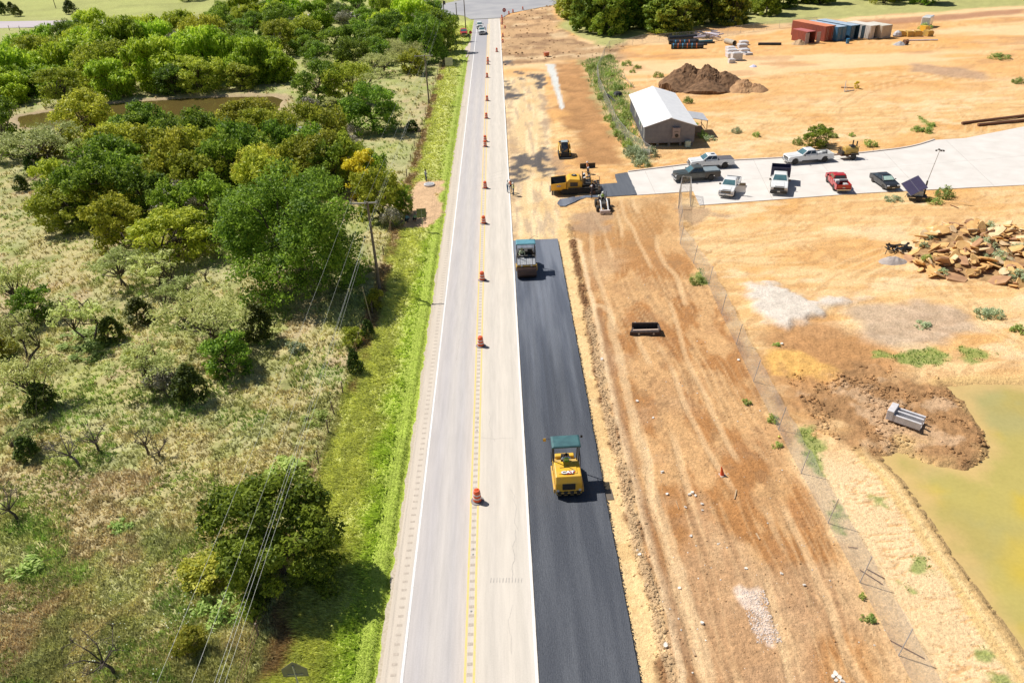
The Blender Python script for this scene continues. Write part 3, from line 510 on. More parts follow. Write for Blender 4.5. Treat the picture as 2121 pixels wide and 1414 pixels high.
def limbs(cen, h0, r0, rs, m, name, k=14, twist=.25, stem=1, bend=.3, sub=0):
    mb = MB(); top = Vector((rs.normal() * .2, rs.normal() * .2, h0))
    stems = []
    for s in range(stem):
        b = Vector((rs.normal() * .25 * (stem > 1), rs.normal() * .25 * (stem > 1), -.3)); t = top + Vector((rs.normal() * .8, rs.normal() * .8, 0)) * (stem > 1)
        mb.tube([b, b.lerp(t, .5) + Vector((rs.normal() * .15, rs.normal() * .15, 0)), t], r0, m, 6, r0 * .6); stems.append(t)
    idx = rs.permutation(len(cen))[:k]
    for i in idx:
        t = stems[rs.randint(len(stems))]; e = Vector(cen[i]); L = (e - t).length
        mid = t.lerp(e, .45) + Vector(rs.normal(size=3)) * L * .12 * bend * 2; mid.z += L * twist * .3
        m2 = t.lerp(e, .75) + Vector(rs.normal(size=3)) * L * .08 * bend * 2
        mb.tube([t, mid, m2, e], r0 * .42, m, 5, r0 * .08)
        for q in range(sub):
            s0 = mid.lerp(m2, rs.rand()) if rs.rand() < .5 else m2.lerp(e, rs.rand()); e2 = s0 + (Vector(rs.normal(size=3)) * .7 + (e - mid).normalized()) * L * .28; e2.z = max(e2.z, .3)
            m3 = s0.lerp(e2, .5) + Vector(rs.normal(size=3)) * L * .04; mb.tube([s0, m3, e2], r0 * .16, m, 4, r0 * .04)
    o = mb.build(name, smooth=True); me = o.data; bpy.data.objects.remove(o); return me
TT = {}
def tree_template(kind, seed, R_, H, dens=1.0, leaf=None):
    rs = np.random.RandomState(seed); mk = kind
    def lobed(nl, n, lr, z0, z1, drp=.25, skirt=.5):
        "cluster centres on several unequal lobes, so that the crown has humps and gaps"
        P = []; k0 = rs.rand() * 6
        for q in range(nl):
            if q == 0: a, d, zc = 0, .15 * R_, z1 * H
            else: a = k0 + q * 6.283 / (nl - 1) + rs.normal() * .35; d = R_ * (.45 + .22 * rs.rand()); zc = H * (z0 + (z1 - z0) * rs.rand() ** .8)
            r = R_ * lr * (.75 + .5 * rs.rand()); m = max(6, int(n * (r / R_ / lr) ** 2 / nl))
            dd = rs.normal(size=(m, 3)); dd /= np.linalg.norm(dd, axis=1)[:, None]; dd[:, 2] = np.where(dd[:, 2] < -drp, -dd[:, 2] * rs.rand(m), dd[:, 2])
            P.append(np.array([d * math.cos(a), d * math.sin(a), zc - r * .45])[None] + dd * r * (.65 + .35 * rs.rand(m))[:, None] * np.array([1, 1, .85]))
        P = np.concatenate(P); m = max(6, int(n * skirt)); th = rs.rand(m) * 6.283; q = R_ * (.45 + .42 * rs.rand(m)); P = np.concatenate([P, np.stack([q * np.cos(th), q * np.sin(th), H * (.06 + .44 * rs.rand(m))], 1)]); P[:, 2] = np.maximum(P[:, 2], .35); return P
    if kind in ('oak', 'elm', 'wood', 'yellow'):
        big = R_ > 6; n = int(30 + R_ * R_ * (5.5 if not big else 4.4)); cen = lobed(12 if big else 6 + rs.randint(3), n, .36 if big else .40, .5, .93)
        n = len(cen); rad = R_ * (.07 + .10 * rs.rand(n) ** 1.5) + .22; cnt = (dens * 58 * rad ** 1.5 + 12).astype(int); V, F, v = leaves(cen, rad, cnt, leaf or {'wood': .42}.get(kind, .235), rs, squash=.8, shell=.35); st, k, r0 = 1, 16, R_ * .055
        if kind == 'elm': st = 2
    elif kind == 'willow':
        n = int(24 + R_ * R_ * 3.8); cen = lobed(7, n, .42, .5, .9); n = len(cen); rad = R_ * (.09 + .12 * rs.rand(n)) + .2; cnt = (dens * 46 * rad ** 1.4 + 10).astype(int); V, F, v = leaves(cen, rad, cnt, .36, rs, elong=2.0, droop=.9, shell=.4); st, k, r0 = 2, 10, R_ * .05
    elif kind == 'mesquite':
        n = int(30 + R_ * R_ * 4.5); cen = lobed(7, n, .38, .55, .9, skirt=.12); cen[:, 2] = H * .35 + cen[:, 2] * .62; n = len(cen)
        rad = R_ * (.07 + .10 * rs.rand(n)) + .12; cnt = (dens * 36 * rad ** 1.2 + 6).astype(int); V, F, v = leaves(cen, rad, cnt, .14, rs, squash=.55, elong=2.0, shell=.1, up=.8); st, k, r0 = 2, 18, R_ * .045
    elif kind == 'juniper':
        n = int(30 + R_ * R_ * 16); zz = rs.rand(n) ** .8; prof = np.minimum(1, (1 - zz) ** .6 * 1.15) * (.7 + .3 * np.minimum(1, zz * 6)); th = rs.rand(n) * 2 * np.pi; rr = R_ * prof * (.55 + .3 * rs.rand(n))
        cen = np.stack([rr * np.cos(th), rr * np.sin(th), .12 * H + zz * H * .8], 1); rad = R_ * (.16 + .1 * rs.rand(n)); cnt = (dens * 70 * rad ** 1.2 + 14).astype(int); V, F, v = leaves(cen, rad, cnt, .17, rs, elong=1.9, up=.5, squash=1.2); st, k, r0 = 1, 3, .12
    elif kind in ('weed', 'sage'):
        n = int(10 + R_ * R_ * 10); u = rs.rand(n) ** .5; th = rs.rand(n) * 2 * np.pi; rr = R_ * u * .85; cen = np.stack([rr * np.cos(th), rr * np.sin(th), H * (.2 + .55 * (1 - u * u) * rs.rand(n))], 1); rad = R_ * (.15 + .15 * rs.rand(n)) + .05; cnt = (dens * 60 * rad ** 1.0 + 8).astype(int)
        V, F, v = leaves(cen, rad, cnt, .11, rs, up=.9, elong=2.2); st, k, r0 = 3, 5, .02
    elif kind == 'grey':
        n = int(20 + R_ * R_ * 5); u = rs.rand(n) ** .5; th = rs.rand(n) * 2 * np.pi; rr = R_ * u * .85; cen = np.stack([rr * np.cos(th), rr * np.sin(th), H * (.35 + .55 * (1 - u * u * .6) * (.4 + .6 * rs.rand(n)))], 1); rad = R_ * (.15 + .1 * rs.rand(n)) + .1
        cnt = (dens * 34 * rad ** 1.2 + 6).astype(int); V, F, v = leaves(cen, rad, cnt, .16, rs, elong=3.5, up=.2); st, k, r0 = 2, 20, R_ * .04
    h0 = {'juniper': .15, 'weed': .05, 'sage': .05, 'mesquite': .28, 'grey': .2}.get(kind, .26) * H
    crown = leafmesh('crown', V, F, v, LM[mk]); trunk = limbs(cen, h0, r0, rs, M_barkg if kind == 'grey' else M_bark, 'trunk', k, stem=st, sub=2 if kind in ('mesquite', 'grey') else 0, bend=.6 if kind in ('mesquite', 'grey') else .3)
    return dict(crown=crown, trunk=trunk, R=R_, H=H)
def templates():
    sp = dict(oak=[(3.2, 5.5), (3.7, 6.6), (4.2, 7), (5.2, 8)], elm=[(2.8, 4.8), (3.4, 5.6), (3.8, 6.0), (4.6, 6.8)], willow=[(3.0, 6.0), (3.6, 7), (4.2, 8), (5.0, 9)], mesquite=[(2.4, 2.8), (3.4, 3.4), (4.4, 4.2)],
        juniper=[(1.4, 2.6), (1.9, 3.4)], wood=[(4.6, 9), (5.6, 10.5)], grey=[(2.4, 3.6), (3.4, 4.6)], weed=[(.7, .7), (1.2, .9)], sage=[(.7, .7), (1.2, .9)], yellow=[(2.4, 5.2)])
    for k, L in sp.items(): TT[k] = [tree_template(k, 11 + 7 * i, r, h) for i, (r, h) in enumerate(L)]
templates()
NAMES = dict(oak='oak_tree', elm='elm_tree', willow='willow_tree', mesquite='mesquite_tree', juniper='juniper_bush', wood='woodland_tree', grey='bare_bush', weed='weed_clump', sage='weed_clump', yellow='elm_tree')
CATS = dict(oak='tree', elm='tree', willow='tree', mesquite='tree', juniper='bush', wood='tree', grey='bush', weed='weeds', sage='weeds', yellow='tree')
def plant(kind, x, y, w, h, label, group=None, big=None):
    "a tree of crown width w and height h standing at x, y"
    t = big or min(TT[kind], key=lambda q: abs(q['R'] * 2 - w) + R.random() * 1.2); e = empty(NAMES[kind], (x, y, GZ(x, y) - .03), R.random() * 6.28, label, CATS[kind], group); s = w / 2 / t['R'] / .98
    e.scale = (s * R.uniform(.93, 1.07), s * R.uniform(.93, 1.07), h / t['H']); nc = {'weed': 'foliage', 'sage': 'foliage', 'juniper': 'foliage'}.get(kind, 'crown')
    link(nc, t['crown'], e); link('stems' if kind in ('weed', 'sage', 'grey', 'juniper') else 'trunk', t['trunk'], e); return e
def plantpx(kind, px, py, w, h, label, group=None, big=None):
    x, y = G(px, py); return plant(kind, x, y, w, h, label, group, big)
# hand placed trees: kind, pixel of the foot, width and height in metres, label
bigoak = tree_template('oak', 101, 7.6, 11.5, 1.5, .20); bigjun = tree_template('oak', 83, 4.0, 6.2, 4.0, .175); 
T_ = [
 ('oak', 628, 590, 15.5, 12, 'very large dark green oak beside the power pole, its shade on the pasture', bigoak),
 ('oak', 590, 1185, 7.6, 6.4, 'dark green tree in the fence line at the bottom of the picture, under the wires', bigjun),
 ('elm', 795, 452, 6.6, 6.5, 'green and yellow tree leaning over the bare dirt patch by the road', None),
 ('yellow', 752, 405, 5.2, 6.0, 'bright yellow tree turning colour behind the big oak', None),
 ('oak', 775, 400, 5.0, 5.6, 'dark green tree just behind the yellow tree', None),
 ('juniper', 540, 703, 3.6, 3.7, 'round dark green juniper right of the pale mesquite thicket', None),
 ('mesquite', 440, 720, 8.6, 5.2, 'pale green spreading mesquite left of the round juniper', None),
 ('oak', 478, 768, 4.8, 3.8, 'dark green low tree at the foot of the pale mesquite', None),
 ('juniper', 402, 830, 3.4, 3.4, 'pointed dark green juniper at the right end of the low mesquite', None),
 ('mesquite', 318, 800, 6.6, 3.6, 'low yellow green mesquite left of the pointed juniper', None),
 ('grey', 345, 818, 3.0, 2.8, 'grey leafless bush between the mesquite and the pointed juniper', None),
 ('mesquite', 75, 838, 6.4, 4.2, 'forked pale mesquite above the dark juniper at the left edge', None),
 ('juniper', 92, 848, 2.9, 2.6, 'low dark juniper at the foot of the forked mesquite', None),
 ('mesquite', 52, 742, 5.0, 4.4, 'leaning mesquite with a dark trunk at the left edge', None),
 ('mesquite', 178, 712, 5.2, 4.6, 'thin mesquite with a long dark leaning trunk above bright weeds', None),
 ('oak', 78, 668, 4.0, 3.6, 'dark green bush among the leaning mesquites', None),
 ('juniper', 292, 665, 3.6, 2.6, 'dark spreading bush between thin mesquites', None),
 ('juniper', 236, 705, 2.6, 2.4, 'small dark bush right of the long leaning trunk', None),
 ('mesquite', 385, 665, 5.0, 4.6, 'nearly bare mesquite with purple grey forked limbs', None),
 ('mesquite', 40, 640, 7.0, 4.8, 'wide pale mesquite with a twisted trunk at the left edge of the pasture', None),
 ('mesquite', 260, 590, 6.5, 4.0, 'pale feathery mesquite below the yellow green grove', None),
 ('mesquite', 325, 598, 6.2, 4.0, 'pale feathery mesquite right below the yellow green bush', None),
 ('elm', 370, 535, 9.4, 5.6, 'wide yellow green tree at the front of the grove', None),
 ('elm', 258, 508, 7.2, 6.4, 'yellow green tree left of the wide one at the front of the grove', None),
 ('elm', 150, 470, 8.4, 5.6, 'olive green tree at the left end of the grove', None),
 ('oak', 215, 462, 8.0, 8.0, 'tall dark green tree rising above the left end of the grove', None),
 ('juniper', 72, 352, 3.2, 2.8, 'small dark bush under the pale mesquite beyond the pasture', None),
 ('mesquite', 95, 345, 13, 6.2, 'very wide pale silvery mesquite between the pasture and the pond', None),
 ('oak', 22, 330, 7.4, 9.5, 'dark green tree at the left edge beside the silvery mesquite', None),
 ('elm', 192, 292, 10.5, 8.2, 'large yellow green tree on the near bank of the brown pond', None),
 ('elm', 535, 300, 9.5, 7.6, 'yellow green tree at the near right corner of the brown pond', None),
 ('elm', 488, 285, 6.5, 5.5, 'smaller yellow green tree left of the one at the pond corner', None),
 ('oak', 775, 272, 10.5, 8.0, 'dark green bushy tree standing alone near the far power pole', None),
 ('juniper', 855, 272, 2.6, 1.9, 'small dark bush by the fence below the far power pole', None),
 ('mesquite', 680, 322, 7.0, 4.6, 'pale green mesquite on the grass behind the yellow tree', None),
 ('grey', 720, 322, 5.0, 3.4, 'grey brown bush beside the pale mesquite behind the yellow tree', None),
 ('oak', 915, 108, 9.0, 10, 'tall dark green tree overhanging the verge at the far sign', None),
 ('oak', 885, 128, 11, 11, 'large dark green tree behind the far power pole', None),
 ('oak', 928, 88, 7.5, 8.0, 'dark green tree beside the parked red truck', None),
 ('mesquite', 840, 145, 9.0, 6.0, 'pale grey green tree left of the far power pole', None),
 ('juniper', 763, 698, 1.5, 1.9, 'small dark shrub in the left fence line near the power pole', None),
 ('juniper', 738, 772, 1.5, 2.5, 'narrow dark green shrub in the left fence line', None),
 ('elm', 732, 715, 2.2, 1.7, 'small light green shrub beside the left fence', None),
 ('elm', 776, 642, 1.8, 2.3, 'green vine climbing a leaning stake in the left fence line', None),
 ('oak', 838, 440, 3.2, 3.4, 'dark green shrub at the edge of the bare dirt patch', None),
 ('grey', 812, 470, 2.8, 2.6, 'grey twiggy bush next to the two crouching workers', None),
 ('sage', 612, 725, 2.0, 1.3, 'pale silvery weed clump in the open pasture', None),
 ('weed', 170, 705, 5.0, .8, 'bright green patch of weeds round the long leaning trunk', None),
 ('weed', 190, 730, 4.0, .8, 'bright green patch of weeds below the long leaning trunk', None),
 ('juniper', 60, 948, 1.9, 1.9, 'dark green bush alone in the lower left pasture', None),
 ('mesquite', 65, 925, 3.4, 2.2, 'thin pale sapling behind the lone bush in the pasture', None),
 ('weed', 55, 1185, 2.2, .8, 'bright lime green weed tuft at the left edge', None),
 ('weed', 250, 1095, 1.6, .6, 'small green weed tuft in the middle of the pasture', None),
 ('elm', 395, 1345, 2.0, 1.5, 'bright green small shrub under the lowest wires', None),
 ('weed', 455, 1270, 3.0, 1.0, 'green weeds left of the fence under the wires', None),
 ('elm', 440, 1190, 3.4, 1.5, 'light green low shrub left of the dark tree in the fence line', None),
 ('weed', 655, 870, 2.6, .7, 'vivid green weed patch under the wires in mid pasture', None),
 ('weed', 600, 975, 3.0, .8, 'vivid green weed patch just behind the dark fence line tree', None),
 ('juniper', 48, 395, 2.6, 2.4, 'dark round bush at the edge of the pasture under the trees', None),
 ('elm', 5, 735, 3.4, 2.6, 'lime green shrub cut by the left edge', None),
 ('elm', 285, 750, 2.0, 1.4, 'lime green shrub behind the low yellow green mesquite', None),
 ('oak', 690, 545, 3.2, 2.8, 'leafy sapling under the wires below the big oak', None),
]
for k, px, py, w, h, lab, big in T_: plantpx(k, px, py, w, h, lab, None, big)
# bare little trees in the pasture
def bare_tree(px, py, h, w, label, seed, lean=0.0, m=M_bark):
    rs = np.random.RandomState(seed); x, y = G(px, py); e = empty('bare_tree', (x, y, GZ(x, y)), 0, label, 'tree'); mb = MB()
    t = Vector((lean * h * .3, 0, h * .38)); mb.tube([(0, 0, -.1), (lean * h * .08, .05, h * .2), t], .10, m, 6, .07); br = MB()
    for i in range(7):
        a = i * 6.28 / 7 + rs.rand() * .6; e1 = Vector((math.cos(a) * w * .5 * (.6 + .4 * rs.rand()) + lean * h * .5, math.sin(a) * w * .5, h * (.7 + .3 * rs.rand()))); md = t.lerp(e1, .5) + Vector(rs.normal(size=3)) * .12; br.tube([t, md, e1], .05, m, 5, .012)
        for k in range(5):
            s0 = md.lerp(e1, rs.rand()); e2 = s0 + Vector((rs.normal() * .35, rs.normal() * .35, .1 + .4 * rs.rand())) * w * .28; br.tube([s0, s0.lerp(e2, .5) + Vector(rs.normal(size=3)) * .04, e2], .022, m, 4, .006)
            for q in range(2): e3 = e2 + Vector(rs.normal(size=3)) * w * .09; br.tube([s0.lerp(e2, .6), e3], .012, m, 3, .004)
    mb.build('trunk', e, smooth=True); br.build('branches', e, smooth=True)
for a in ((165, 965, 2.6, 2.4, 'bare grey sapling leaning left in the lower left pasture', 1, -.5, M_barkg), (205, 935, 2.2, 2.6, 'bare brown bush behind the leaning grey sapling', 2, 0), (308, 942, 2.2, 1.4, 'thin bare stick tree in mid pasture', 3, 0), (330, 948, 1.2, 1.6, 'low bare twisted twig beside the stick tree', 4, .4),
    (240, 1398, 2.6, 2.8, 'bare black forked tree at the bottom left', 5, -.4), (38, 1078, 2.4, 2.6, 'bare dark forked tree cut by the left edge', 6, -.4), (400, 655, 3.4, 3.2, 'bare dark forked tree between the mesquites and the big oak', 7, .2), (428, 585, 1.6, 1.4, 'small bare sapling in the clearing by the big oak', 8, 0),
    (320, 735, 1.2, .7, 'short dark dead stump above the low mesquite', 9, 0), (545, 1122, 3.6, 3.4, 'dead grey branches poking out of the tree under the wires', 10, -.3, M_barkg)): bare_tree(*a)
# thickets filled tree by tree
placed = []
ORD = 'first second third fourth fifth sixth seventh eighth ninth tenth eleventh twelfth thirteenth fourteenth fifteenth sixteenth seventeenth eighteenth nineteenth twentieth'.split()
def rowlabels(items, place):
    "items: (object, noun); names each by its row and its order from the left as the photo shows it"
    kinds = {}
    for o, noun in items: kinds.setdefault(noun, []).append(o)
    for noun, L in kinds.items():
        L.sort(key=lambda o: o.location.y); n = len(L); rows = 1 if n < 4 else 2 if n < 10 else 3 if n < 24 else 4; rn = {1: [''], 2: ['front', 'back'], 3: ['front', 'middle', 'back'], 4: ['front', 'second', 'third', 'back']}[rows]
        for k in range(rows):
            G_ = L[k * n // rows:(k + 1) * n // rows]; G_.sort(key=lambda o: (o.location.x) / (o.location.y + 18))
            for i, o in enumerate(G_):
                w = 'only' if len(G_) == 1 else 'leftmost' if i == 0 else 'rightmost' if i == len(G_) - 1 else ORD[i] + ' from left'; row = (' in the %s row' % rn[k]) if rows > 1 else ''
                o['label'] = '%s, %s%s %s' % (noun, w, row, place) if not (w == 'only' and rows == 1) else '%s %s' % (noun, place)
def fill(poly, n, mix, wr, lab, group, mind=.62, ratio=.95, place=None):
    got = []
    P = GP(poly); xs = [p[0] for p in P]; ys = [p[1] for p in P]; k = 0; tries = 0
    while k < n and tries < n * 60:
        tries += 1; x = R.uniform(min(xs), max(xs)); y = R.uniform(min(ys), max(ys))
        if not inpoly(x, y, P): continue
        kind = R.choices([m[0] for m in mix], [m[1] for m in mix])[0]; w = R.uniform(*wr) * (.8 if kind in ('grey', 'juniper') else 1)
        if kind == 'juniper': w *= .5
        if any((x - a) ** 2 + (y - b) ** 2 < ((w + c) * .5 * mind) ** 2 for a, b, c in placed): continue
        placed.append((x, y, w)); h = w * R.uniform(.75, 1.05) * ratio * {'mesquite': .6, 'grey': .75, 'juniper': 1.1, 'wood': 1.1, 'willow': 1.15}.get(kind, .95)
        got.append((plant(kind, x, y, w, h, lab[kind], group), lab[kind])); k += 1
    rowlabels(got, place)
fill([(110, 445), (200, 345), (330, 300), (500, 300), (640, 335), (720, 350), (735, 400), (560, 470), (500, 520), (440, 480), (340, 505)], 46, [('oak', 5), ('elm', 5), ('grey', .8)], (5.5, 9), dict(oak='dark green tree', elm='yellow green tree', grey='grey bare bush'), 'trees of the middle grove', .5, 1.2, place='of the middle grove')
fill([(60, 335), (200, 310), (440, 300), (560, 310), (600, 330), (320, 320)], 9, [('oak', 2), ('elm', 3), ('mesquite', 2)], (4.5, 7), dict(oak='dark green tree', elm='yellow green tree', mesquite='pale green mesquite'), 'trees below the brown pond', .55, place='below the brown pond')
fill([(0, 165), (60, 150), (170, 130), (320, 140), (480, 155), (590, 150), (600, 192), (430, 196), (380, 198), (240, 208), (130, 220), (40, 236), (0, 225)], 34, [('willow', 7), ('elm', 1.5), ('oak', 1)], (7, 12), dict(willow='lime green willow', elm='yellow green tree', oak='dark green tree'), 'trees on the far bank of the brown pond', .62, .9, place='beyond the brown pond')
fill([(55, 130), (130, 80), (190, 78), (210, 135), (120, 165), (50, 160)], 9, [('willow', 6), ('oak', 1)], (7, 11), dict(willow='lime green willow', oak='dark green tree'), 'trees left on the far bank', .55, place='beyond the left pond end')
fill([(290, 72), (380, 62), (480, 42), (600, 40), (730, 30), (860, 20), (905, 40), (890, 80), (760, 110), (640, 120), (560, 140), (420, 130), (300, 120)], 48, [('oak', 4), ('elm', 2), ('willow', 2.5), ('grey', 1)], (7, 12), dict(oak='dark green tree', elm='yellow green tree', willow='lime green willow', grey='grey bare bush'), 'trees of the far thicket', .55, place='of the far thicket')
fill([(600, 130), (900, 70), (900, 125), (870, 150), (820, 175), (740, 220), (650, 230), (620, 190)], 24, [('oak', 3), ('elm', 2), ('mesquite', 4), ('grey', 1.5)], (6, 9.5), dict(oak='dark green tree', elm='yellow green tree', mesquite='pale green mesquite', grey='grey bare bush'), 'trees between the pond and the far pole', .62, place='near the far power pole')
fill([(600, 215), (720, 215), (740, 300), (640, 320), (625, 260)], 8, [('mesquite', 3), ('grey', 2)], (4, 6.5), dict(mesquite='pale green mesquite', grey='grey bare bush'), 'bushes right of the brown pond', .8, place='right of the brown pond')
fill([(0, 28), (70, 26), (70, 34), (0, 36)], 3, [('juniper', 1)], (9, 12), dict(juniper='dark juniper'), 'junipers beyond the lane', .5, place='beyond the far lane')
fill([(140, 26), (170, 26), (170, 31), (140, 31)], 1, [('juniper', 1)], (15, 16), dict(juniper='large lone juniper'), 'lone juniper beyond the lane', .5, place='by itself beyond the far lane')
fill([(250, 8), (360, 4), (600, 2), (900, -6), (900, -20), (400, -20), (250, -10)], 22, [('oak', 2), ('mesquite', 1), ('grey', 1)], (8, 12), dict(oak='dark green tree', mesquite='pale green mesquite', grey='grey bare bush'), 'trees beyond the lane', .6, place='at the top left edge')
fill([(1180, 20), (1400, -10), (1700, -30), (1700, 18), (1560, 42), (1480, 62), (1390, 76), (1300, 84), (1240, 72), (1190, 70)], 44, [('wood', 6), ('oak', 2)], (9, 14), dict(wood='tall leafy tree', oak='dark green tree'), 'trees of the wood behind the yard', .5, 1.05, place='of the wood behind the yard')
fill([(1150, 10), (1200, 5), (1250, 30), (1180, 50)], 7, [('mesquite', 2), ('elm', 1)], (7, 10), dict(mesquite='pale green mesquite', elm='yellow green tree'), 'pale trees left of the wood', .6, 1.1, place='at the left wood end')
fill([(1700, -6), (1780, -20), (2121, -40), (2400, -50), (2400, -25), (2000, 6), (1850, 10), (1780, 2)], 26, [('wood', 5), ('elm', 1)], (9, 13), dict(wood='tall leafy tree', elm='yellow green tree'), 'trees of the distant row', .6, place='at the far top right')
# weeds right of the road
def weeds(pts, kind, lab, place, group, wr=(1.0, 2.4)):
    got = []
    for px, py in pts:
        w = R.uniform(*wr); got.append((plantpx(kind, px, py, w, w * R.uniform(.5, .75), lab, group), lab))
    rowlabels(got, place)
weeds([(1225, 145), (1238, 170), (1250, 135), (1262, 160), (1268, 200), (1275, 185), (1285, 215), (1262, 250), (1280, 262), (1290, 290), (1300, 305), (1278, 280), (1248, 205), (1295, 245), (1262, 120)], 'weed', 'tall weed clump', 'left of the grey shed', 'weeds left of the shed', (1.3, 2.8))
weeds([(1310, 325), (1322, 335), (1330, 342), (1300, 318), (1318, 318), (1345, 322)], 'sage', 'grey green weed', 'at the shed corner', 'weeds at the shed corner', (1.6, 2.8))
weeds([(1363, 160), (1388, 182), (1425, 213), (1320, 142), (1298, 135), (1310, 150), (1438, 260), (1455, 285)], 'weed', 'green bush', 'on sand near the soil mounds', 'bushes by the mound', (1.3, 2.8))
for a in (('oak', 1690, 302, 4.2, 3.0, 'dark green bush beside the hitched pickup and kettle trailer'), ('weed', 1652, 298, 2.0, 1.2, 'green bush left of the dark bush by the kerb'), ('weed', 1723, 284, 1.8, 1.0, 'small green clump on the sand behind the kettle trailer'), ('weed', 1765, 282, 1.0, .8, 'tiny green clump on the sand behind the kettle trailer'), ('weed', 1800, 302, 2.2, 1.2, 'green clump beside the curved kerb'),
    ('weed', 1900, 272, 2.0, 1.0, 'green clump where the kerb curves'), ('weed', 1920, 275, 2.0, 1.0, 'grass clump just right of the curving kerb'), ('weed', 1930, 262, 1.4, .8, 'green clump above the end of the kerb'), ('weed', 2070, 122, 5.0, 1.2, 'lone flat green bush in the far right yard'), ('weed', 2108, 172, 2.4, 1.2, 'small yellow green plant at the right edge of the yard'), ('weed', 1916, 60, 4.0, 1.6, 'green bush left of the white cargo trailer'),
    ('weed', 1955, 408, 2.6, 1.5, 'green bush right of the solar light trailer'), ('weed', 1935, 420, 2.2, .7, 'low grass at the wheel of the solar light trailer'), ('sage', 1850, 415, 2.4, .6, 'dry grass left of the solar light trailer'), ('sage', 1525, 275, 2.0, 1.0, 'dry tuft on the sand slope above the white pickup'), ('weed', 1567, 283, 1.4, .9, 'green tuft on the sand slope above the white pickup'), ('sage', 1470, 290, 2.0, .9, 'dry tuft right of the shed'),
    ('sage', 2035, 655, 1.6, 1.0, 'grey green bush on the slope above the pond'), ('sage', 2060, 655, 1.8, 1.0, 'right hand grey green bush on the slope above the pond'), ('sage', 1912, 675, 1.6, .5, 'small dry bush in the grey rocky patch'), ('weed', 2110, 688, 1.4, .8, 'green clump at the right edge above the pond'), ('weed', 1798, 1285, .8, .45, 'small round green plant on the pale bank'), ('weed', 1785, 1238, .4, .5, 'tiny sapling on the pale bank'),
    ('weed', 1545, 835, .8, .5, 'green tuft on the dirt below the chain link fence'), ('weed', 1600, 870, 1.1, .6, 'green plant against the foot of the chain link fence'), ('weed', 1445, 585, 1.8, .8, 'green weeds in the bend of the chain link fence'), ('weed', 1610, 925, .8, .4, 'lower green tuft against the fence'), ('weed', 1608, 715, .7, .4, 'small tuft between the fence and the orange soil')):
    plantpx(*a)
# grass: pasture, verge, green patches, one mesh of blades each
def blades(name, X, Y, hgt, wid, colr, lean, rs, label, nb=5, spread=.18, z=None):
    n = len(X); zz = ground(X, Y)[0] if z is None else z
    i = np.repeat(np.arange(n), nb); N = len(i); a = rs.rand(N) * 6.283; r = spread * (hgt[i] / .4) * rs.rand(N) ** .5; bx = X[i] + np.cos(a) * r; by = Y[i] + np.sin(a) * r
    h = hgt[i] * (.6 + .6 * rs.rand(N)); la = a * .5 + rs.rand(N) * 3; lx = lean[0] * h + np.cos(a) * h * .9 * rs.rand(N); ly = lean[1] * h + np.sin(a) * h * .9 * rs.rand(N)
    fa = rs.rand(N) * 6.283; wx = np.cos(fa) * wid[i]; wy = np.sin(fa) * wid[i]; z0 = zz[i] - .02
    P0 = np.stack([bx - wx, by - wy, z0], 1); P1 = np.stack([bx + wx, by + wy, z0], 1); P2 = np.stack([bx + lx * .4 + wx * .8, by + ly * .4 + wy * .8, z0 + h * .6], 1); P3 = np.stack([bx + lx, by + ly, z0 + h], 1)
    V = np.stack([P0, P1, P2, P3], 1).reshape(-1, 3); F = np.arange(4 * N).reshape(-1, 4); C_ = np.repeat(np.clip(colr[i] * (.72 + .56 * rs.rand(N))[:, None], .01, .9), 4, 0)
    m = bpy.data.materials.get('grass blades') or attrmat('grass blades', 'col', amt=.12, bump=0, trl=.3, nscale=2); me = npmesh(name, V, F, m, attr=C_); o = link(name, me); tag(o, label, 'grass', None, 'stuff'); return o
def scat(n, x0, x1, y0, y1, rs, power=1.6):
    u = rs.rand(n); Y = (y0 ** (1 - power) + u * (y1 ** (1 - power) - y0 ** (1 - power))) ** (1 / (1 - power)); X = rs.uniform(x0, x1, n) if not callable(x0) else x0(Y) + (x1 - x0(Y)) * rs.rand(n); return X, Y
rs = np.random.RandomState(5)
X, Y = scat(50000, lambda y: -(y * .78 + 12), XFL + .5, 20, 250, rs, 1.9)
ok = (sdpoly(X, Y, pond_l) > 1) & (sdpoly(X, Y, puddle) > .6) & (sdpoly(X, Y, far_road) > .5) & (rs.rand(len(X)) < .35 + 1.2 * fbm(X, Y, 2.2, 4)); X = X[ok]; Y = Y[ok]; _, c = ground(X, Y)
k = fbm(X, Y, 3.0, 3, .5, 12); h = (.10 + .30 * k) * (.8 + Y / 160); c = c * np.where(rs.rand(len(X)) < .5, 1.9, 1.2)[:, None]; g_ = (fbm(X, Y, 4, 3, .5, 50) > .53)[:, None]; c = np.where(g_ & (rs.rand(len(X)) < .6)[:, None], c * np.array([.62, .85, .5]), c)
blades('pasture_grass', X, Y, h, .03 + Y * .0005, c, (-.25, .15), rs, 'dry straw and olive grass and weeds covering the pasture left of the fence', 5)
X, Y = scat(26000, -13.9, -9.0, 20, 245, rs, 1.5); ok = (sdpoly(X, Y, bare_left) > 0) & (rs.rand(len(X)) < 1.3 - .2 * (X + 14)); X = X[ok]; Y = Y[ok]; _, c = ground(X, Y)
blades('verge_grass', X, Y, (.06 + .42 * fbm(X, Y, 1.2, 3)), .022 + Y * .0004, c * np.array([1.5, 1.5, 1.45]), (-.7, -.4), rs, 'tall yellow green grass leaning along the left verge', 5)
X, Y = scat(16000, -9.6, -7.85, 20, 245, rs, 1.5); ok = sdpoly(X, Y, bare_left) > 0; X = X[ok]; Y = Y[ok]; _, c = ground(X, Y); blades('mown_grass', X, Y, .05 + 0 * X, .02 + Y * .0004, c * 1.2, (0, 0), rs, 'bright green mown grass strip beside the left shoulder', 4, .5)
X = []; Y = []
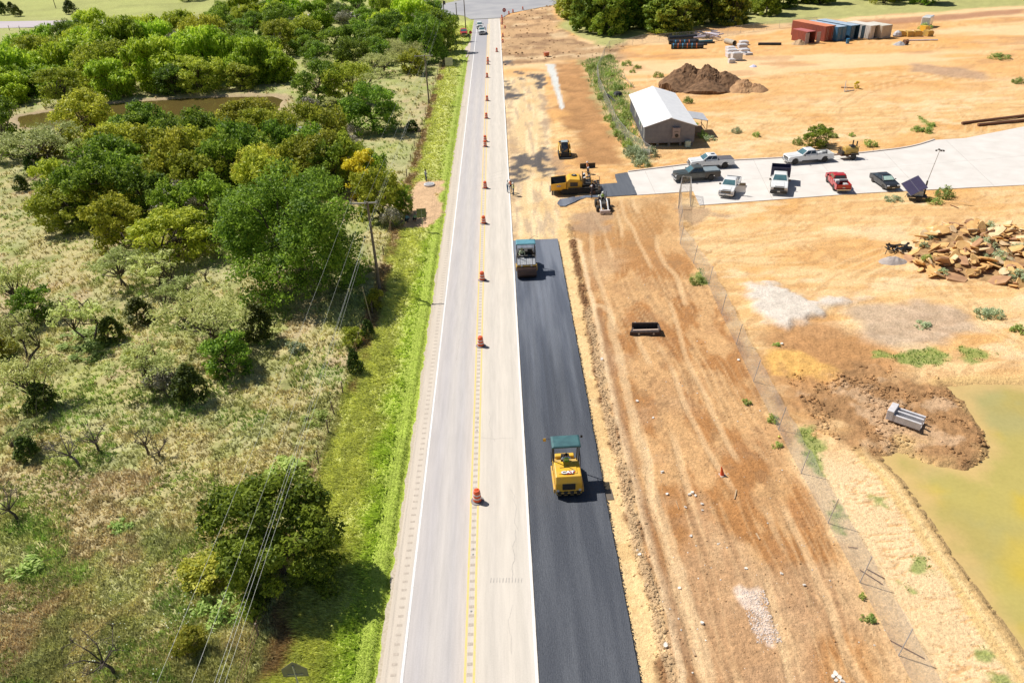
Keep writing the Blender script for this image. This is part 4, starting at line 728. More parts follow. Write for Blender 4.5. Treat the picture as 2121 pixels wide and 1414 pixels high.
for P in greens_r:
    xs = [p[0] for p in P]; ys = [p[1] for p in P]; n = int((max(xs) - min(xs)) * (max(ys) - min(ys)) * 26); x = rs.uniform(min(xs) - .5, max(xs) + .5, n); y = rs.uniform(min(ys) - .5, max(ys) + .5, n); ok = sdpoly(x, y, P) + wob(x, y, .7, .6) < 0; X.append(x[ok]); Y.append(y[ok])
X = np.concatenate(X); Y = np.concatenate(Y); c = np.array([.20, .33, .06])[None] * (.7 + .7 * rs.rand(len(X)))[:, None]; blades('green_grass_patches', X, Y, .16 + 0 * X, .03 + 0 * X, c, (0, 0), rs, 'patches of short green grass on the pale soil round the green pond', 4, .4)
P = PB['weedr']; xs = [p[0] for p in P]; ys = [p[1] for p in P]; x = rs.uniform(min(xs), max(xs), 3800); y = rs.uniform(min(ys), max(ys), 3800); ok = sdpoly(x, y, P) + wob(x, y, 1.5, 2) < 0; x = x[ok]; y = y[ok]; c = np.where((rs.rand(len(x)) < .6)[:, None], np.array([[.34, .48, .12]]), np.array([[.52, .54, .3]])) * (.7 + .6 * rs.rand(len(x)))[:, None]; q_ = rs.rand(len(x)) < .5; x = x[q_]; y = y[q_]; c = c[q_]
blades('roadside_weeds', x, y, (.35 + .5 * fbm(x, y, 3, 3)), .07 + 0 * x, c, (0, 0), rs, 'band of green weeds along the fence left of the grey shed', 5, .3)
# ================================================================ MATERIALS OF THINGS
def paint(n, c, r=.3, coat=.5): return mat(n, c, r, tuple(v * .9 for v in c), 2.5, coat=coat)
M_cat = mat('machine yellow', (.80, .46, .03), .42, (.62, .40, .09), 1.6, coat=.25, lo=.45, hi=.75); M_catd = mat('dusty machine yellow', (.62, .38, .06), .7, (.50, .33, .12), 3)
M_white = paint('white paint', (.80, .80, .79)); M_black = mat('black plastic', (.018, .018, .02), .5, (.03, .03, .03), 6); M_dark = mat('dark machinery', (.035, .033, .032), .6, (.08, .07, .06), 7)
M_tyre = mat('tyre rubber', (.025, .024, .023), .85, (.07, .06, .05), 9); M_rim = mat('wheel rim', (.50, .49, .48), .35, (.36, .35, .34), 4, metal=.6); M_rimw = mat('white rim', (.62, .60, .57), .6)
M_glass = mat('tinted car glass', (.02, .03, .04), .06, (.03, .04, .05), 1, spec=.8, coat=1.0); M_ws = mat('windscreen', (.06, .13, .15), .06, (.10, .22, .24), 1.2, spec=.9, coat=1.0)
M_chrome = mat('chrome', (.62, .62, .63), .18, (.5, .5, .5), 3, metal=.9); M_red = paint('red paint', (.50, .022, .022)); M_tail = mat('red lamp glass', (.42, .015, .015), .2); M_lamp = mat('lamp glass', (.70, .72, .75), .15)
M_teal = mat('teal canopy', (.035, .10, .115), .55, (.05, .14, .15), 2); M_teall = mat('sunlit teal canopy', (.115, .30, .37), .5, (.09, .25, .31), 2)  # the far roller's canopy is a paler teal
M_steel = mat('bare steel', (.33, .32, .31), .45, (.22, .20, .18), 4, metal=.5); M_galv = mat('galvanised steel', (.50, .50, .50), .5, (.40, .40, .41), 5, metal=.3)
M_plate = mat('licence plate', (.72, .72, .68), .5); M_orange = mat('barrel orange', (.83, .105, .02), .5, (.72, .12, .04), 5); M_refl = mat('reflective white', (.78, .74, .70), .5, (.62, .55, .50), 6)
M_wood = mat('raw timber', (.55, .38, .22), .85, (.42, .28, .16), 6); M_pole = mat('weathered pole', (.16, .125, .10), .9, (.25, .20, .16), 3, stretch=(4, 4, .4)); M_rust = mat('rusty steel', (.22, .10, .05), .85, (.12, .06, .04), 6)
M_skin = mat('skin', (.45, .25, .17), .6); M_blu = paint('blue paint', (.02, .12, .33), .45, .2); M_cream = mat('cream paint', (.62, .54, .40), .6, (.52, .44, .32), 3)
def place2(f, r, back=0.0):
    a = Vector(G(*f)); b = Vector(G(*r)); d = a - b; c = (a + b) / 2; return (c.x, c.y, 0.0), math.atan2(d.y, d.x), d.length
# ================================================================ VEHICLES (they face +x)
def wheel(parent, x, y, r, w, rim=None, name='wheel', flip=1):
    t = MB().at((x, y, r), (math.pi / 2, 0, 0)); t.lathe([(r * .62, -w / 2), (r * .93, -w / 2), (r, -w * .36), (r, w * .36), (r * .93, w / 2), (r * .62, w / 2)], M_tyre, 20); o = t.build(name, parent)
    m = MB().at((x, y, r), (math.pi / 2, 0, 0)); m.lathe([(.01, -w * .42), (r * .3, -w * .44), (r * .63, -w * .36), (r * .63, w * .36), (r * .3, w * .44), (.01, w * .42)], rim or M_rim, 12); 
    for k in range(6):
        a = k * 1.047; m.box((math.cos(a) * r * .40, math.sin(a) * r * .40, 0), (r * .16, r * .16, w * .86), M_dark, (0, 0, a))
    m.build('rim', o); return o
def arch(cx, r, z0, n=7): return [(cx + r * math.cos(a), z0 + r * math.sin(a)) for a in [math.pi * (1 - i / (n - 1)) for i in range(n)]]
def greenhouse(e, x0, x1, xt0, xt1, z0, z1, w0, w1, paintm, ws_front=True, side=2, name='cab'):
    b = MB(); P = lambda x, y, z: (x, y, z)
    B = [P(x0, -w0, z0), P(x1, -w0, z0), P(x1, w0, z0), P(x0, w0, z0)]; T = [P(xt0, -w1, z1), P(xt1, -w1, z1), P(xt1, w1, z1), P(xt0, w1, z1)]
    T2 = [(xt0 + .12, -w1 + .12, z1 + .055), (xt1 - .14, -w1 + .12, z1 + .055), (xt1 - .14, w1 - .12, z1 + .055), (xt0 + .12, w1 - .12, z1 + .055)]
    b.loft([B, T, T2], paintm); b.build(name, e, .03)
    def face(a, bb, c, d, u0, u1, v0, v1, mm, nm, off=.012):
        a, bb, c, d = map(Vector, (a, bb, c, d)); q = lambda u, v: a.lerp(bb, u).lerp(d.lerp(c, u), v); n = (bb - a).cross(d - a).normalized()
        pts = [q(u0, v0), q(u1, v0), q(u1, v1), q(u0, v1)]; m_ = MB(); m_.loft([[tuple(p - n * .01) for p in pts], [tuple(p + n * off) for p in pts]], mm); m_.build(nm, e, .004)
    face(B[1], B[2], T[2], T[1], .06, .94, .10, .92, M_ws, 'windscreen'); face(B[3], B[0], T[0], T[3], .10, .90, .28, .88, M_glass, 'rear_window')
    k = side
    for (p, q, r_, s_) in ((B[0], B[1], T[1], T[0]), (B[2], B[3], T[3], T[2])):
        rev = p is B[2]
        for i in range(k):
            u0 = .04 + i * (.90 / k); u1 = u0 + .90 / k - .05
            if rev: u0, u1 = 1 - u1, 1 - u0
            face(p, q, r_, s_, u0, u1, .18, .88, M_glass, 'side_window')
def pickup(label, f, r, pm, bed='open', sc=1.0, L=6.1, group='pickup trucks parked on the concrete drive', rim=None, low=None, cat='pickup truck', name='pickup_truck', cabx=0.0, door=False, lamp=None, ws=None):
    loc, rz, ln = place2(f, r); e = empty(name, loc, rz, label, cat, group, sc); h = L / 2; lm = low or pm
    wf = h - 1.0; wr = -h + 1.25; cb = -.75 + cabx
    body = MB()
    fr = [(cb, .42)] + arch(wf, .50, .42) + [(h - .12, .42), (h - .03, .62), (h - .02, .98), (h - .16, 1.14), (1.35 + cabx, 1.24), (cb, 1.24)]
    body.prism(fr, -.985, .985, pm); body.build('body', e, .045)
    if door:
        d = MB().at((.95 + cabx, .99, 0), (0, 0, 0)); d.M = Matrix.Translation((1.30 + cabx, 1.0, 0)) @ Matrix.Rotation(math.radians(-78), 4, 'Z'); d.box((-.62, .04, .85), (1.22, .07, .78), pm); d.box((-.62, .04, 1.27), (1.1, .05, .08), pm)
        d.prism([(-1.2, 1.25), (-.15, 1.25), (-.45, 1.72), (-1.12, 1.72)], .02, .05, M_glass); d.build('open_door', e, .01)
    for s in (-1, 1):
        for dx in (.62, -.42):
            MB().box((dx + cabx * .9, s * .992, .84), (.96, .02, .66), pm).build('door', e, .01); MB().box((dx + cabx * .9 - .34, s * 1.008, 1.02), (.16, .03, .04), M_chrome if pm is M_white else M_black).build('door_handle', e)
        MB().box((.15 + cabx, s * .99, .46), (2.3, .1, .14), M_black).build('side_step', e)
        mi = MB(); mi.box((1.12 + cabx, s * 1.13, 1.30), (.12, .24, .22), M_black if pm is not M_white else M_dark); mi.box((1.12 + cabx, s * 1.0, 1.26), (.06, .12, .05), M_black); mi.build('mirror', e, .02)
        MB().box((h - .06, s * .78, .92), (.12, .30, .20), M_lamp if lamp is None else lamp).build('headlight', e, .015)
        MB().box((-h + .04, s * .90, .98), (.08, .16, .36), M_tail).build('tail_light', e, .01)
    gr = MB(); gr.box((h - .02, 0, .88), (.06, 1.22, .30), M_black if bed == 'dump' or pm is M_red else M_dark); 
    if bed != 'dump':
        for z in (.80, .90): gr.box((h + .01, 0, z), (.03, 1.24, .035), M_chrome)
    gr.build('grille', e, .01)
    bp = MB(); bp.box((h + .03, 0, .56), (.22, 1.90, .22), M_chrome if bed != 'dump' else M_black); bp.box((h + .02, 0, .42), (.14, 1.6, .12), M_black); bp.build('front_bumper', e, .03)
    MB().box((h + .145, 0, .56), (.012, .34, .15), M_plate).build('licence_plate', e)
    greenhouse(e, cb + .02, 1.40 + cabx, cb + .14, .58 + cabx, 1.235, 1.82, .95, .76, pm)
    ht = MB(); ht.box(((h + 1.3 + cabx) / 2, 0, 1.205), (h - 1.5 - cabx, 1.1, .03), pm, (0, .045, 0)); ht.build('bonnet', e, .015)
    if bed in ('open', 'cover', 'cap', 'load'):
        for s in (-1, 1):
            sd = [(-h, .50), (-h, 1.20), (cb - .03, 1.20), (cb - .03, .46)] + arch(wr, .50, .42)[::-1] + [(-h + .2, .46)]
            MB().prism(sd, s * .985, s * .90, lm if s else pm).build('bed_side', e, .015)
        MB().box(((cb - h) / 2, 0, .70), (h + cb - .05, 1.8, .06), M_dark if bed != 'load' else M_black).build('bed_floor', e); MB().box((-h + .04, 0, .86), (.07, 1.8, .64), pm).build('tailgate', e, .015); MB().box((cb - .06, 0, .9), (.05, 1.8, .58), pm).build('bed_bulkhead', e)
        MB().box((-h - .08, 0, .52), (.18, 1.8, .16), M_chrome).build('rear_bumper', e, .02); MB().box((-h - .02, 0, .80), (.03, .34, .15), M_plate).build('licence_plate', e)
    if bed == 'cover':
        MB().box(((cb - h) / 2, 0, 1.225), (h + cb - .10, 1.84, .05), mat('grey bed cover', (.12, .115, .13), .8)).build('bed_cover', e, .015); MB().box((-.15 + cabx, .1, 1.885), (.5, .52, .012), M_glass).build('sunroof', e)
    if bed == 'cap':
        b = MB(); z = 1.21; b.loft([[(-h + .02, -.93, z), (cb - .06, -.93, z), (cb - .06, .93, z), (-h + .02, .93, z)], [(-h + .10, -.86, z + .16), (cb - .1, -.86, z + .16), (cb - .1, .86, z + .16), (-h + .10, .86, z + .16)]], mat('silver bed cap', (.25, .30, .32), .4)); b.build('bed_cap', e, .02)
    if bed == 'load':
        b = MB(); b.box((-1.35, .55, 1.15), (.5, .5, .55), M_white); b.box((-2.3, -.3, 1.02), (.7, .5, .4), mat('work box', (.5, .5, .48), .6)); b.build('tool_box', e, .02); MB().box((cb - .22, 0, 1.24), (.34, 1.86, .26), M_galv).build('cross_box', e, .02)
    if bed == 'dump':
        b = MB(); x0, x1 = -h, cb - .25; z0, z1 = .95, 1.95; w = 1.12; M_dm = mat('dump bed purple black', (.05, .045, .09), .6)
        b.box(((x0 + x1) / 2, 0, z0), (x1 - x0, 2 * w, .08), M_dm); b.box((x1, 0, (z0 + z1) / 2 + .1), (.07, 2 * w, z1 - z0 + .2), M_dm); b.box((x0, 0, (z0 + z1) / 2), (.07, 2 * w, z1 - z0), M_dm)
        for s in (-1, 1): b.box(((x0 + x1) / 2, s * w, (z0 + z1) / 2), (x1 - x0, .06, z1 - z0), M_dm)
        b.build('dump_bed', e, .01); MB().box(((x0 + x1) / 2, 0, .65), (x1 - x0, .9, .45), M_black).build('frame', e)
    if bed == 'suv':
        b = MB(); sd = [(-h, .5), (-h, 1.24), (cb + .05, 1.24), (cb + .05, .46)] + arch(wr, .50, .42)[::-1] + [(-h + .2, .46)]; b.prism(sd, -.985, .985, pm); b.build('rear_body', e, .04); greenhouse(e, -h + .05, cb + .1, -h + .3, cb + .2, 1.235, 1.80, .95, .76, pm, name='rear_cab', side=1)
    for x in (wf, wr):
        for s in (-1, 1): wheel(e, x, s * .86, .41, .27, rim)
    return e
M_dkg = mat('dusty dark green paint', (.05, .065, .06), .35, (.075, .07, .055), 1.2, coat=.5); M_dkg2 = mat('dusty dark brown side', (.10, .075, .055), .45, (.07, .06, .05), 2)
pickup('white crew cab pickup with grey bed cover parked at the kerb behind the dark one', (1421, 348), (1521, 343), M_white, 'cover')
pickup('dark dusty crew cab pickup with a silver bed cap, partly hiding the white one', (1393, 375), (1489, 368), M_dkg, 'cap', low=M_dkg2, rim=M_dark)
t3 = pickup('white pickup with loaded bed hitched to the yellow tar kettle trailer', (1619, 339), (1725, 330), M_white, 'load', 1.0, 6.6)
pickup('white pickup facing the camera with its driver door open at the edge of the drive', (1498, 418), (1523, 375), M_white, 'open', .97, 5.9, door=True)
pickup('white truck with a tall dark dump bed facing the camera', (1611, 410), (1615, 366), M_white, 'dump', 1.05, 6.4, rim=M_rimw)
pickup('red pickup seen from behind with a box in its bed', (1722, 372), (1746, 401), M_red, 'load', .93, 5.6, rim=M_rimw)
rd = 'cars driving on the road towards the camera'
pickup('white pickup on the road, the nearer of the two following each other', (999.5, 76), (997, 64), M_white, 'cover', .95, 5.9, rd, cat='car')
pickup('white car on the road, the farther of the two following each other', (994.5, 64), (993, 53), M_white, 'suv', .92, 5.2, rd, cat='car', name='car')
pickup('dark car at the crossing cut by the top edge of the picture', (1009, 2), (1009, -8), mat('dark blue paint', (.02, .03, .05), .3), 'suv', .95, 5.2, None, cat='car', name='car')
M_amb = mat('amber lamp', (.9, .5, .05), .3)
pickup('red work truck with amber lamps parked under the dark tree by the road', (962, 80), (960, 68), M_red, 'load', 1.0, 6.0, None, lamp=M_amb, cat='truck', name='work_truck')
def sedan(label, f, r, pm):
    loc, rz, ln = place2(f, r); e = empty('parked_car', loc, rz, label, 'car'); h = 2.35
    P = [(-h + .25, .28)] + arch(-h + .95, .36, .30) + arch(h - .9, .36, .30) + [(h - .08, .28), (h, .45), (h - .02, .66), (h - .2, .80), (1.0, .93), (-1.45, .98), (-h + .05, .90), (-h, .6)]
    P = [(-h + .1, .28)] + arch(-h + .98, .36, .28) + arch(h - .92, .36, .28) + [(h - .05, .30), (h, .5), (h - .06, .68), (h - .3, .80), (.95, .95), (-1.5, 1.0), (-h + .05, .93), (-h, .6)]
    MB().prism(P, -.88, .88, pm).build('body', e, .06, seg=2); greenhouse(e, -1.65, 1.1, -1.0, .25, .97, 1.40, .80, .60, pm)
    MB().loft([[(1.0, -.62, 1.02), (1.0, .62, 1.02), (.45, .52, 1.33), (.45, -.52, 1.33)], [(1.03, -.62, 1.04), (1.03, .62, 1.04), (.48, .52, 1.35), (.48, -.52, 1.35)]], mat('sun shade', (.45, .62, .55), .5)).build('sun_shade', e)
    for s in (-1, 1):
        MB().box((h - .12, s * .66, .66), (.22, .34, .15), M_lamp).build('headlight', e, .03); MB().box((-h + .06, s * .7, .8), (.1, .3, .14), M_tail).build('tail_light', e, .02); MB().box((.72, s * .98, 1.02), (.14, .16, .11), pm).build('mirror', e, .02)
        for dx in (.35, -.65): MB().box((dx, s * .885, .66), (.92, .012, .5), pm).build('door', e, .006)
        for x in (h - .92, -h + .98): wheel(e, x, s * .78, .32, .2, M_rimw)
    MB().box((h - .0, 0, .62), (.04, .7, .12), M_black).build('grille', e, .01); MB().box((h + .02, 0, .44), (.02, .34, .13), M_plate).build('licence_plate', e); return e
sedan('black sedan with a sun shade behind its windscreen parked beside the solar light trailer', (1846, 394), (1815, 373), mat('black car paint', (.02, .024, .028), .25, (.03, .03, .03), 2, coat=.6))

# ================================================================ PEOPLE
SK = {}
def person(label, x, y, z=0.0, rz=0.0, pose='stand', shirt=(.6, .6, .6), pants=(.04, .07, .16), hat=None, vest=None, group=None, hold=None, sc=1.0):
    "one continuous skinned body, facing +y; hat, vest and boots are its children"
    A = lambda *p: Vector(p)
    hp, ch, hd = A(0, 0, .93), A(0, .02, 1.38), A(0, .05, 1.62)
    J = dict(pelvis=hp, belly=A(0, .01, 1.12), chest=ch, neck=A(0, .02, 1.49), head=A(0, .04, 1.58), crown=A(0, .05, 1.70), hl=A(-.10, 0, .90), kl=A(-.12, .03, .50), al=A(-.13, -.02, .10), tl=A(-.15, .13, .04), hr=A(.10, 0, .90), kr=A(.12, .05, .50), ar=A(.13, 0, .10), tr=A(.15, .15, .04),
        sl=A(-.20, .01, 1.42), el=A(-.26, .02, 1.13), wl=A(-.25, .14, .90), fl=A(-.25, .18, .82), sr=A(.20, .01, 1.42), er=A(.27, .0, 1.13), wr=A(.26, .12, .90), fr=A(.26, .16, .82))
    if pose == 'sit':
        for k, v in dict(kl=A(-.16, .45, .92), al=A(-.17, .50, .50), tl=A(-.17, .66, .46), kr=A(.16, .45, .92), ar=A(.17, .50, .50), tr=A(.17, .66, .46), el=A(-.30, .18, 1.15), wl=A(-.20, .42, 1.12), fl=A(-.17, .50, 1.12), er=A(.30, .18, 1.15), wr=A(.20, .42, 1.12), fr=A(.17, .50, 1.12)).items(): J[k] = v
    if pose == 'crouch':
        for k in ('pelvis', 'belly', 'chest', 'neck', 'head', 'crown', 'hl', 'hr', 'sl', 'sr'): J[k] = J[k] - A(0, 0, .62)
        for k, dy, dz in (('belly', .10, -.02), ('chest', .26, -.08), ('neck', .33, -.10), ('head', .40, -.11), ('crown', .46, -.14), ('sl', .27, -.10), ('sr', .27, -.10)): J[k] = J[k] + A(0, dy, dz)
        for k, v in dict(kl=A(-.2, .38, .46), al=A(-.16, .05, .10), tl=A(-.16, .22, .04), kr=A(.2, .38, .46), ar=A(.16, .05, .10), tr=A(.16, .22, .04), el=A(-.28, .42, .48), wl=A(-.18, .62, .34), fl=A(-.16, .68, .28), er=A(.28, .42, .48), wr=A(.18, .62, .34), fr=A(.16, .68, .28)).items(): J[k] = v
    if pose == 'reach': 
        for k, v in dict(el=A(-.30, .20, 1.22), wl=A(-.22, .42, 1.20), fl=A(-.2, .50, 1.20), kl=A(-.13, .12, .5), al=A(-.13, .16, .10), tl=A(-.14, .31, .04), ar=A(.13, -.16, .10), tr=A(.15, -.02, .04)).items(): J[k] = v
    if pose == 'bend':
        for k, dy, dz in (('belly', .10, -.03), ('chest', .30, -.12), ('neck', .39, -.14), ('head', .47, -.15), ('crown', .55, -.18), ('sl', .31, -.13), ('sr', .31, -.13)): J[k] = J[k] + A(0, dy, dz)
        for k, v in dict(el=A(-.28, .40, 1.02), wl=A(-.14, .62, .86), fl=A(-.12, .68, .80), er=A(.28, .42, 1.02), wr=A(.16, .68, .94), fr=A(.14, .74, .88)).items(): J[k] = v
    names = list(J); E = [('pelvis', 'belly'), ('belly', 'chest'), ('chest', 'neck'), ('neck', 'head'), ('head', 'crown')] + [(a + s, b + s) for s in 'lr' for a, b in (('h', 'k'), ('k', 'a'), ('a', 't'), ('s', 'e'), ('e', 'w'), ('w', 'f'))] + [('pelvis', 'hl'), ('pelvis', 'hr'), ('chest', 'sl'), ('chest', 'sr')]
    rad = dict(pelvis=.155, belly=.14, chest=.165, neck=.06, head=.085, crown=.075, h=.095, k=.062, a=.045, t=.035, s=.07, e=.048, w=.032, f=.034)
    me = bpy.data.meshes.new('body'); me.from_pydata([tuple(J[n]) for n in names], [(names.index(a), names.index(b)) for a, b in E], []); o = bpy.data.objects.new('body', me); COL.objects.link(o)
    md = o.modifiers.new('Skin', 'SKIN'); md.use_smooth_shade = True
    for n, v in zip(names, me.skin_vertices[0].data): r = rad.get(n, rad.get(n[0], .05)); v.radius = (r, r * (.75 if n in ('pelvis', 'belly', 'chest') else 1)); v.use_root = n == 'pelvis'
    sd = o.modifiers.new('Sub', 'SUBSURF'); sd.levels = 1
    dg = bpy.context.evaluated_depsgraph_get(); m2 = bpy.data.meshes.new_from_object(o.evaluated_get(dg)); bpy.data.objects.remove(o)
    bm = bmesh.new(); bm.from_mesh(m2)
    # fingers, nose and ears grow out of the same mesh
    mb = MB(); ms = [0]
    for s in 'lr':
        w, f = J['w' + s], J['f' + s]; d = (f - w).normalized(); sd_ = d.orthogonal().normalized(); up = d.cross(sd_)
        for q, (off, ln) in enumerate(((-.028, .065), (-.010, .08), (.010, .075), (.027, .058))): p = f + sd_ * off; mb.tube([p - d * .01, p + d * ln * .5, p + d * ln * .85 - up * .018], .0085, M_skin, 5, .006)
        p = w + sd_ * .035 + d * .02; mb.tube([p, p + sd_ * .03 + d * .03, p + sd_ * .035 + d * .06], .010, M_skin, 5, .007)
    hd_ = J['head']; dc = (J['crown'] - J['head']).normalized(); fw = Vector((0, 1, 0)) if pose not in ('crouch', 'bend') else Vector((0, .8, -.6)); fw = (fw - dc * fw.dot(dc)).normalized(); sidev = fw.cross(dc)
    hc = hd_ + dc * .04; mb.tube([hc + fw * .07, hc + fw * .112 - dc * .02], .018, M_skin, 5, .012)
    for s in (-1, 1): mb.tube([hc + sidev * s * .075, hc + sidev * s * .10], .025, M_skin, 5, .018); mb.tube([hc + fw * .088 + sidev * s * .032 + dc * .02, hc + fw * .094 + sidev * s * .032 + dc * .02], .012, M_black, 5)
    mb.tube([hc + fw * .088 - dc * .055 - sidev * .02, hc + fw * .088 - dc * .055 + sidev * .02], .006, mat('lips', (.3, .1, .08)) if 'lips' not in bpy.data.materials else bpy.data.materials['lips'], 4)
    m2.materials.clear(); ms = [mat('shirt', shirt, .9, bump=.3, bscale=30), mat('trousers', pants, .9, bump=.3, bscale=30), M_skin, mat('boots', (.09, .06, .04), .8) if 'boots' not in bpy.data.materials else bpy.data.materials['boots'], M_black]
    for mm in ms: m2.materials.append(mm)
    seg = []
    for a, b in E:
        k = 0 if a in ('belly', 'chest') else 1
        if a in ('neck', 'head') or b == 'neck' and False: k = 2
        if (a, b) == ('chest', 'neck'): k = 0
        if a[0] == 's' and len(a) == 2: k = 0
        if a in ('el', 'er'): k = 0
        if a in ('wl', 'wr'): k = 2
        if a in ('al', 'ar'): k = 3
        if (a, b) == ('pelvis', 'belly'): k = 1
        seg.append((J[a], J[b], k))
    for fc in bm.faces:
        c = fc.calc_center_median(); best = 9; bk = 0
        for a, b, k in seg:
            ab = b - a; t = max(0, min(1, (c - a).dot(ab) / ab.length_squared)); d = (c - a - ab * t).length
            if d < best: best = d; bk = k; bt = t
        if bk == 1 and False: pass
        fc.material_index = bk
    nv = len(bm.verts); base = [bm.verts.new(v) for v in mb.v]
    for f_, mi in zip(mb.f, mb.mi):
        try: ff = bm.faces.new([base[i] for i in f_]); ff.material_index = 2 if mb.mats[mi] is M_skin else 4; ff.smooth = True
        except ValueError: pass
    bm.to_mesh(m2); bm.free(); e = empty('person', (x, y, z), rz, label, 'person', group, sc); b = link('body', m2, e)
    up = (J['crown'] - J['head']).normalized()
    if hat:
        q = MB(); q.M = Matrix.Translation(J['crown'] - up * .045) @ up.to_track_quat('Z', 'Y').to_matrix().to_4x4(); q.lathe([(.165, -.008), (.165, .008), (.128, .015), (.122, .07), (.09, .115), (.03, .135), (.005, .137)], mat('hard hat', hat, .35), 14); q.build('hard_hat', e, smooth=True)
    else:
        q = MB(); q.M = Matrix.Translation(J['crown'] - up * .06 - fw * .008) @ up.to_track_quat('Z', 'Y').to_matrix().to_4x4(); q.lathe([(.098, -.05), (.106, 0), (.09, .06), (.05, .095), (.005, .105)], mat('hair', (.03, .02, .015), .8), 12); q.box((0, .10, .03), (.14, .12, .012), M_black); q.build('cap', e)
    if vest:
        q = MB(); ax = [J['belly'] - Vector((0, 0, .06)), J['belly'].lerp(J['chest'], .5), J['chest'] + Vector((0, 0, .02)), J['chest'].lerp(J['neck'], .75)]; mv = mat('safety vest', vest, .7); rr = [(.185, .145), (.19, .15), (.20, .155), (.10, .09)]
        rings = [[(c.x + rx * math.cos(a), c.y + ry * math.sin(a), c.z + (.0 if i else 0)) for a in [6.283 * k / 16 for k in range(16)]] for i, (c, (rx, ry)) in enumerate(zip(ax, rr))]; q.loft(rings, mv); vo = q.build('safety_vest', e, smooth=True)
        for t in (.25, .85):
            c = ax[0].lerp(ax[2], t); s = MB(); s.loft([[(c.x + .203 * math.cos(a), c.y + .160 * math.sin(a), c.z + dz) for a in [6.283 * k / 16 for k in range(16)]] for dz in (-.025, .025)], M_refl); s.build('reflective_band', vo)
    return e
LIME = (.45, .78, .04); ORV = (.85, .16, .02)
def ppx(label, px, py, rz, **k): x, y = G(px, py); return person(label, x, y, k.pop('z', 0), rz, **k)
ppx('man in white shirt and blue jeans, leftmost of three at the road edge', 1051.5, 399, -1.2, shirt=(.70, .72, .72), pants=(.08, .17, .30), hat=(.7, .7, .7), pose='stand')
ppx('man in an orange vest standing between the two others at the road edge', 1058, 397, 2.6, shirt=(.6, .5, .4), pants=(.05, .06, .12), hat=(.75, .72, .66), vest=ORV, z=-.06)
ppx('man in lime vest and jeans, rightmost of three at the road edge', 1064, 404, 1.3, shirt=(.6, .62, .4), pants=(.07, .15, .27), hat=(.75, .72, .66), vest=(.62, .74, .22), z=-.08)
ppx('man in grey shirt and blue trousers on bare dirt left of the road', 883, 376, -1.9, shirt=(.50, .55, .56), pants=(.02, .05, .17))
ppx('crouching worker in light blue shirt in the shade left of road', 841, 461, -.6, pose='crouch', shirt=(.22, .45, .52), pants=(.03, .04, .06))
ppx('crouching worker in a pale green shirt beside the one in blue', 857, 459, -.9, pose='crouch', shirt=(.38, .58, .32), pants=(.02, .02, .03), hat=(.65, .55, .42))
fl = ppx('flagger in dark jacket holding a red stop paddle at the far verge', 973.5, 86, 2.9, pose='reach', shirt=(.10, .09, .08), pants=(.05, .05, .06), vest=(.35, .42, .12))
x, y = G(975, 86); e = empty('stop_paddle', (x + .1, y - .30, 0), 0, 'red round stop paddle on a pole held by the flagger', 'stop paddle'); MB().cyl((0, 0, 0), (0, 0, 2.0), .02, M_galv, n=6).build('handle', e)
MB().prism([(.42 * math.cos(a), 2.3 + .42 * math.sin(a)) for a in [math.pi / 8 + k * math.pi / 4 for k in range(8)]], -.02, .02, mat('sign red', (.60, .03, .03), .5)).build('sign_face', e)
# ================================================================ ROLLERS
def canopy(e, w, l, z, yc, m, edge=M_black):
    b = MB().at((0, yc, z)); b.loft([[(-w / 2, -l / 2, -.05), (w / 2, -l / 2, -.05), (w / 2, l / 2, -.05), (-w / 2, l / 2, -.05)], [(-w / 2, -l / 2, .03), (w / 2, -l / 2, .03), (w / 2, l / 2, .03), (-w / 2, l / 2, .03)], [(-w / 2 + .12, -l / 2 + .1, .10), (w / 2 - .12, -l / 2 + .1, .10), (w / 2 - .12, l / 2 - .1, .10), (-w / 2 + .12, l / 2 - .1, .10)]], m); b.build('canopy', e, .02)
# pneumatic roller, near one: its engine end faces the camera (-y)
x, y = G(1177, 1030); e = empty('pneumatic_roller', (x + .02, y + 2.05, .03), 0.02, 'yellow pneumatic tyre roller with teal canopy, the nearer machine on the fresh asphalt', 'road roller')
hd = MB(); hd.loft([[(-.86, -2.0, .52), (.86, -2.0, .52), (.86, .3, .52), (-.86, .3, .52)], [(-.87, -1.98, 1.15), (.87, -1.98, 1.15), (.87, .3, 1.15), (-.87, .3, 1.15)], [(-.84, -1.66, 1.62), (.84, -1.66, 1.62), (.84, .25, 1.78), (-.84, .25, 1.78)]], M_cat); hood = hd.build('hood', e, .07, seg=2)
MB().box((0, -1.99, .93), (.86, .05, .52), M_black).build('grille', hood, .03); 
for k in range(6): MB().box((0, -2.02, .74 + k * .075), (.78, .02, .018), M_dark).build('grille_slat', hood)
MB().box((.0, -.85, 1.715), (1.2, 1.05, .03), M_cat, (.09, 0, 0)).build('hood_panel', hood, .015)
M_cw = mat('decal white', (.85, .85, .85), .5); M_cr = mat('decal red', (.62, .03, .03), .5); M_cb = mat('decal black', (.02, .02, .02), .5)
def decal(parent, loc, rot, s=1.0):
    p = Matrix.Translation(loc) @ Euler(rot).to_matrix().to_4x4(); q = MB(); q.M = p
    q.prism([(-.10 * s, -.16 * s), (.24 * s, -.16 * s), (.37 * s, 0), (.24 * s, .16 * s), (.05 * s, .16 * s)], 0, .004, M_cr, 'z'); q.build('decal_hexagon', parent)
    t = textmesh('decal_letters_shadow', 'CAT', .30 * s, M_cb, parent, p @ Vector((.015 * s, -.012 * s, .006)), rot, .002, 1.1, .035 * s); t = textmesh('decal_letters', 'CAT', .30 * s, M_cw, parent, p @ Vector((0, 0, .010)), rot, .002, 1.1, .018 * s)
decal(hood, (-.02, -1.24, 1.718), (.09, 0, 0), 1.3)
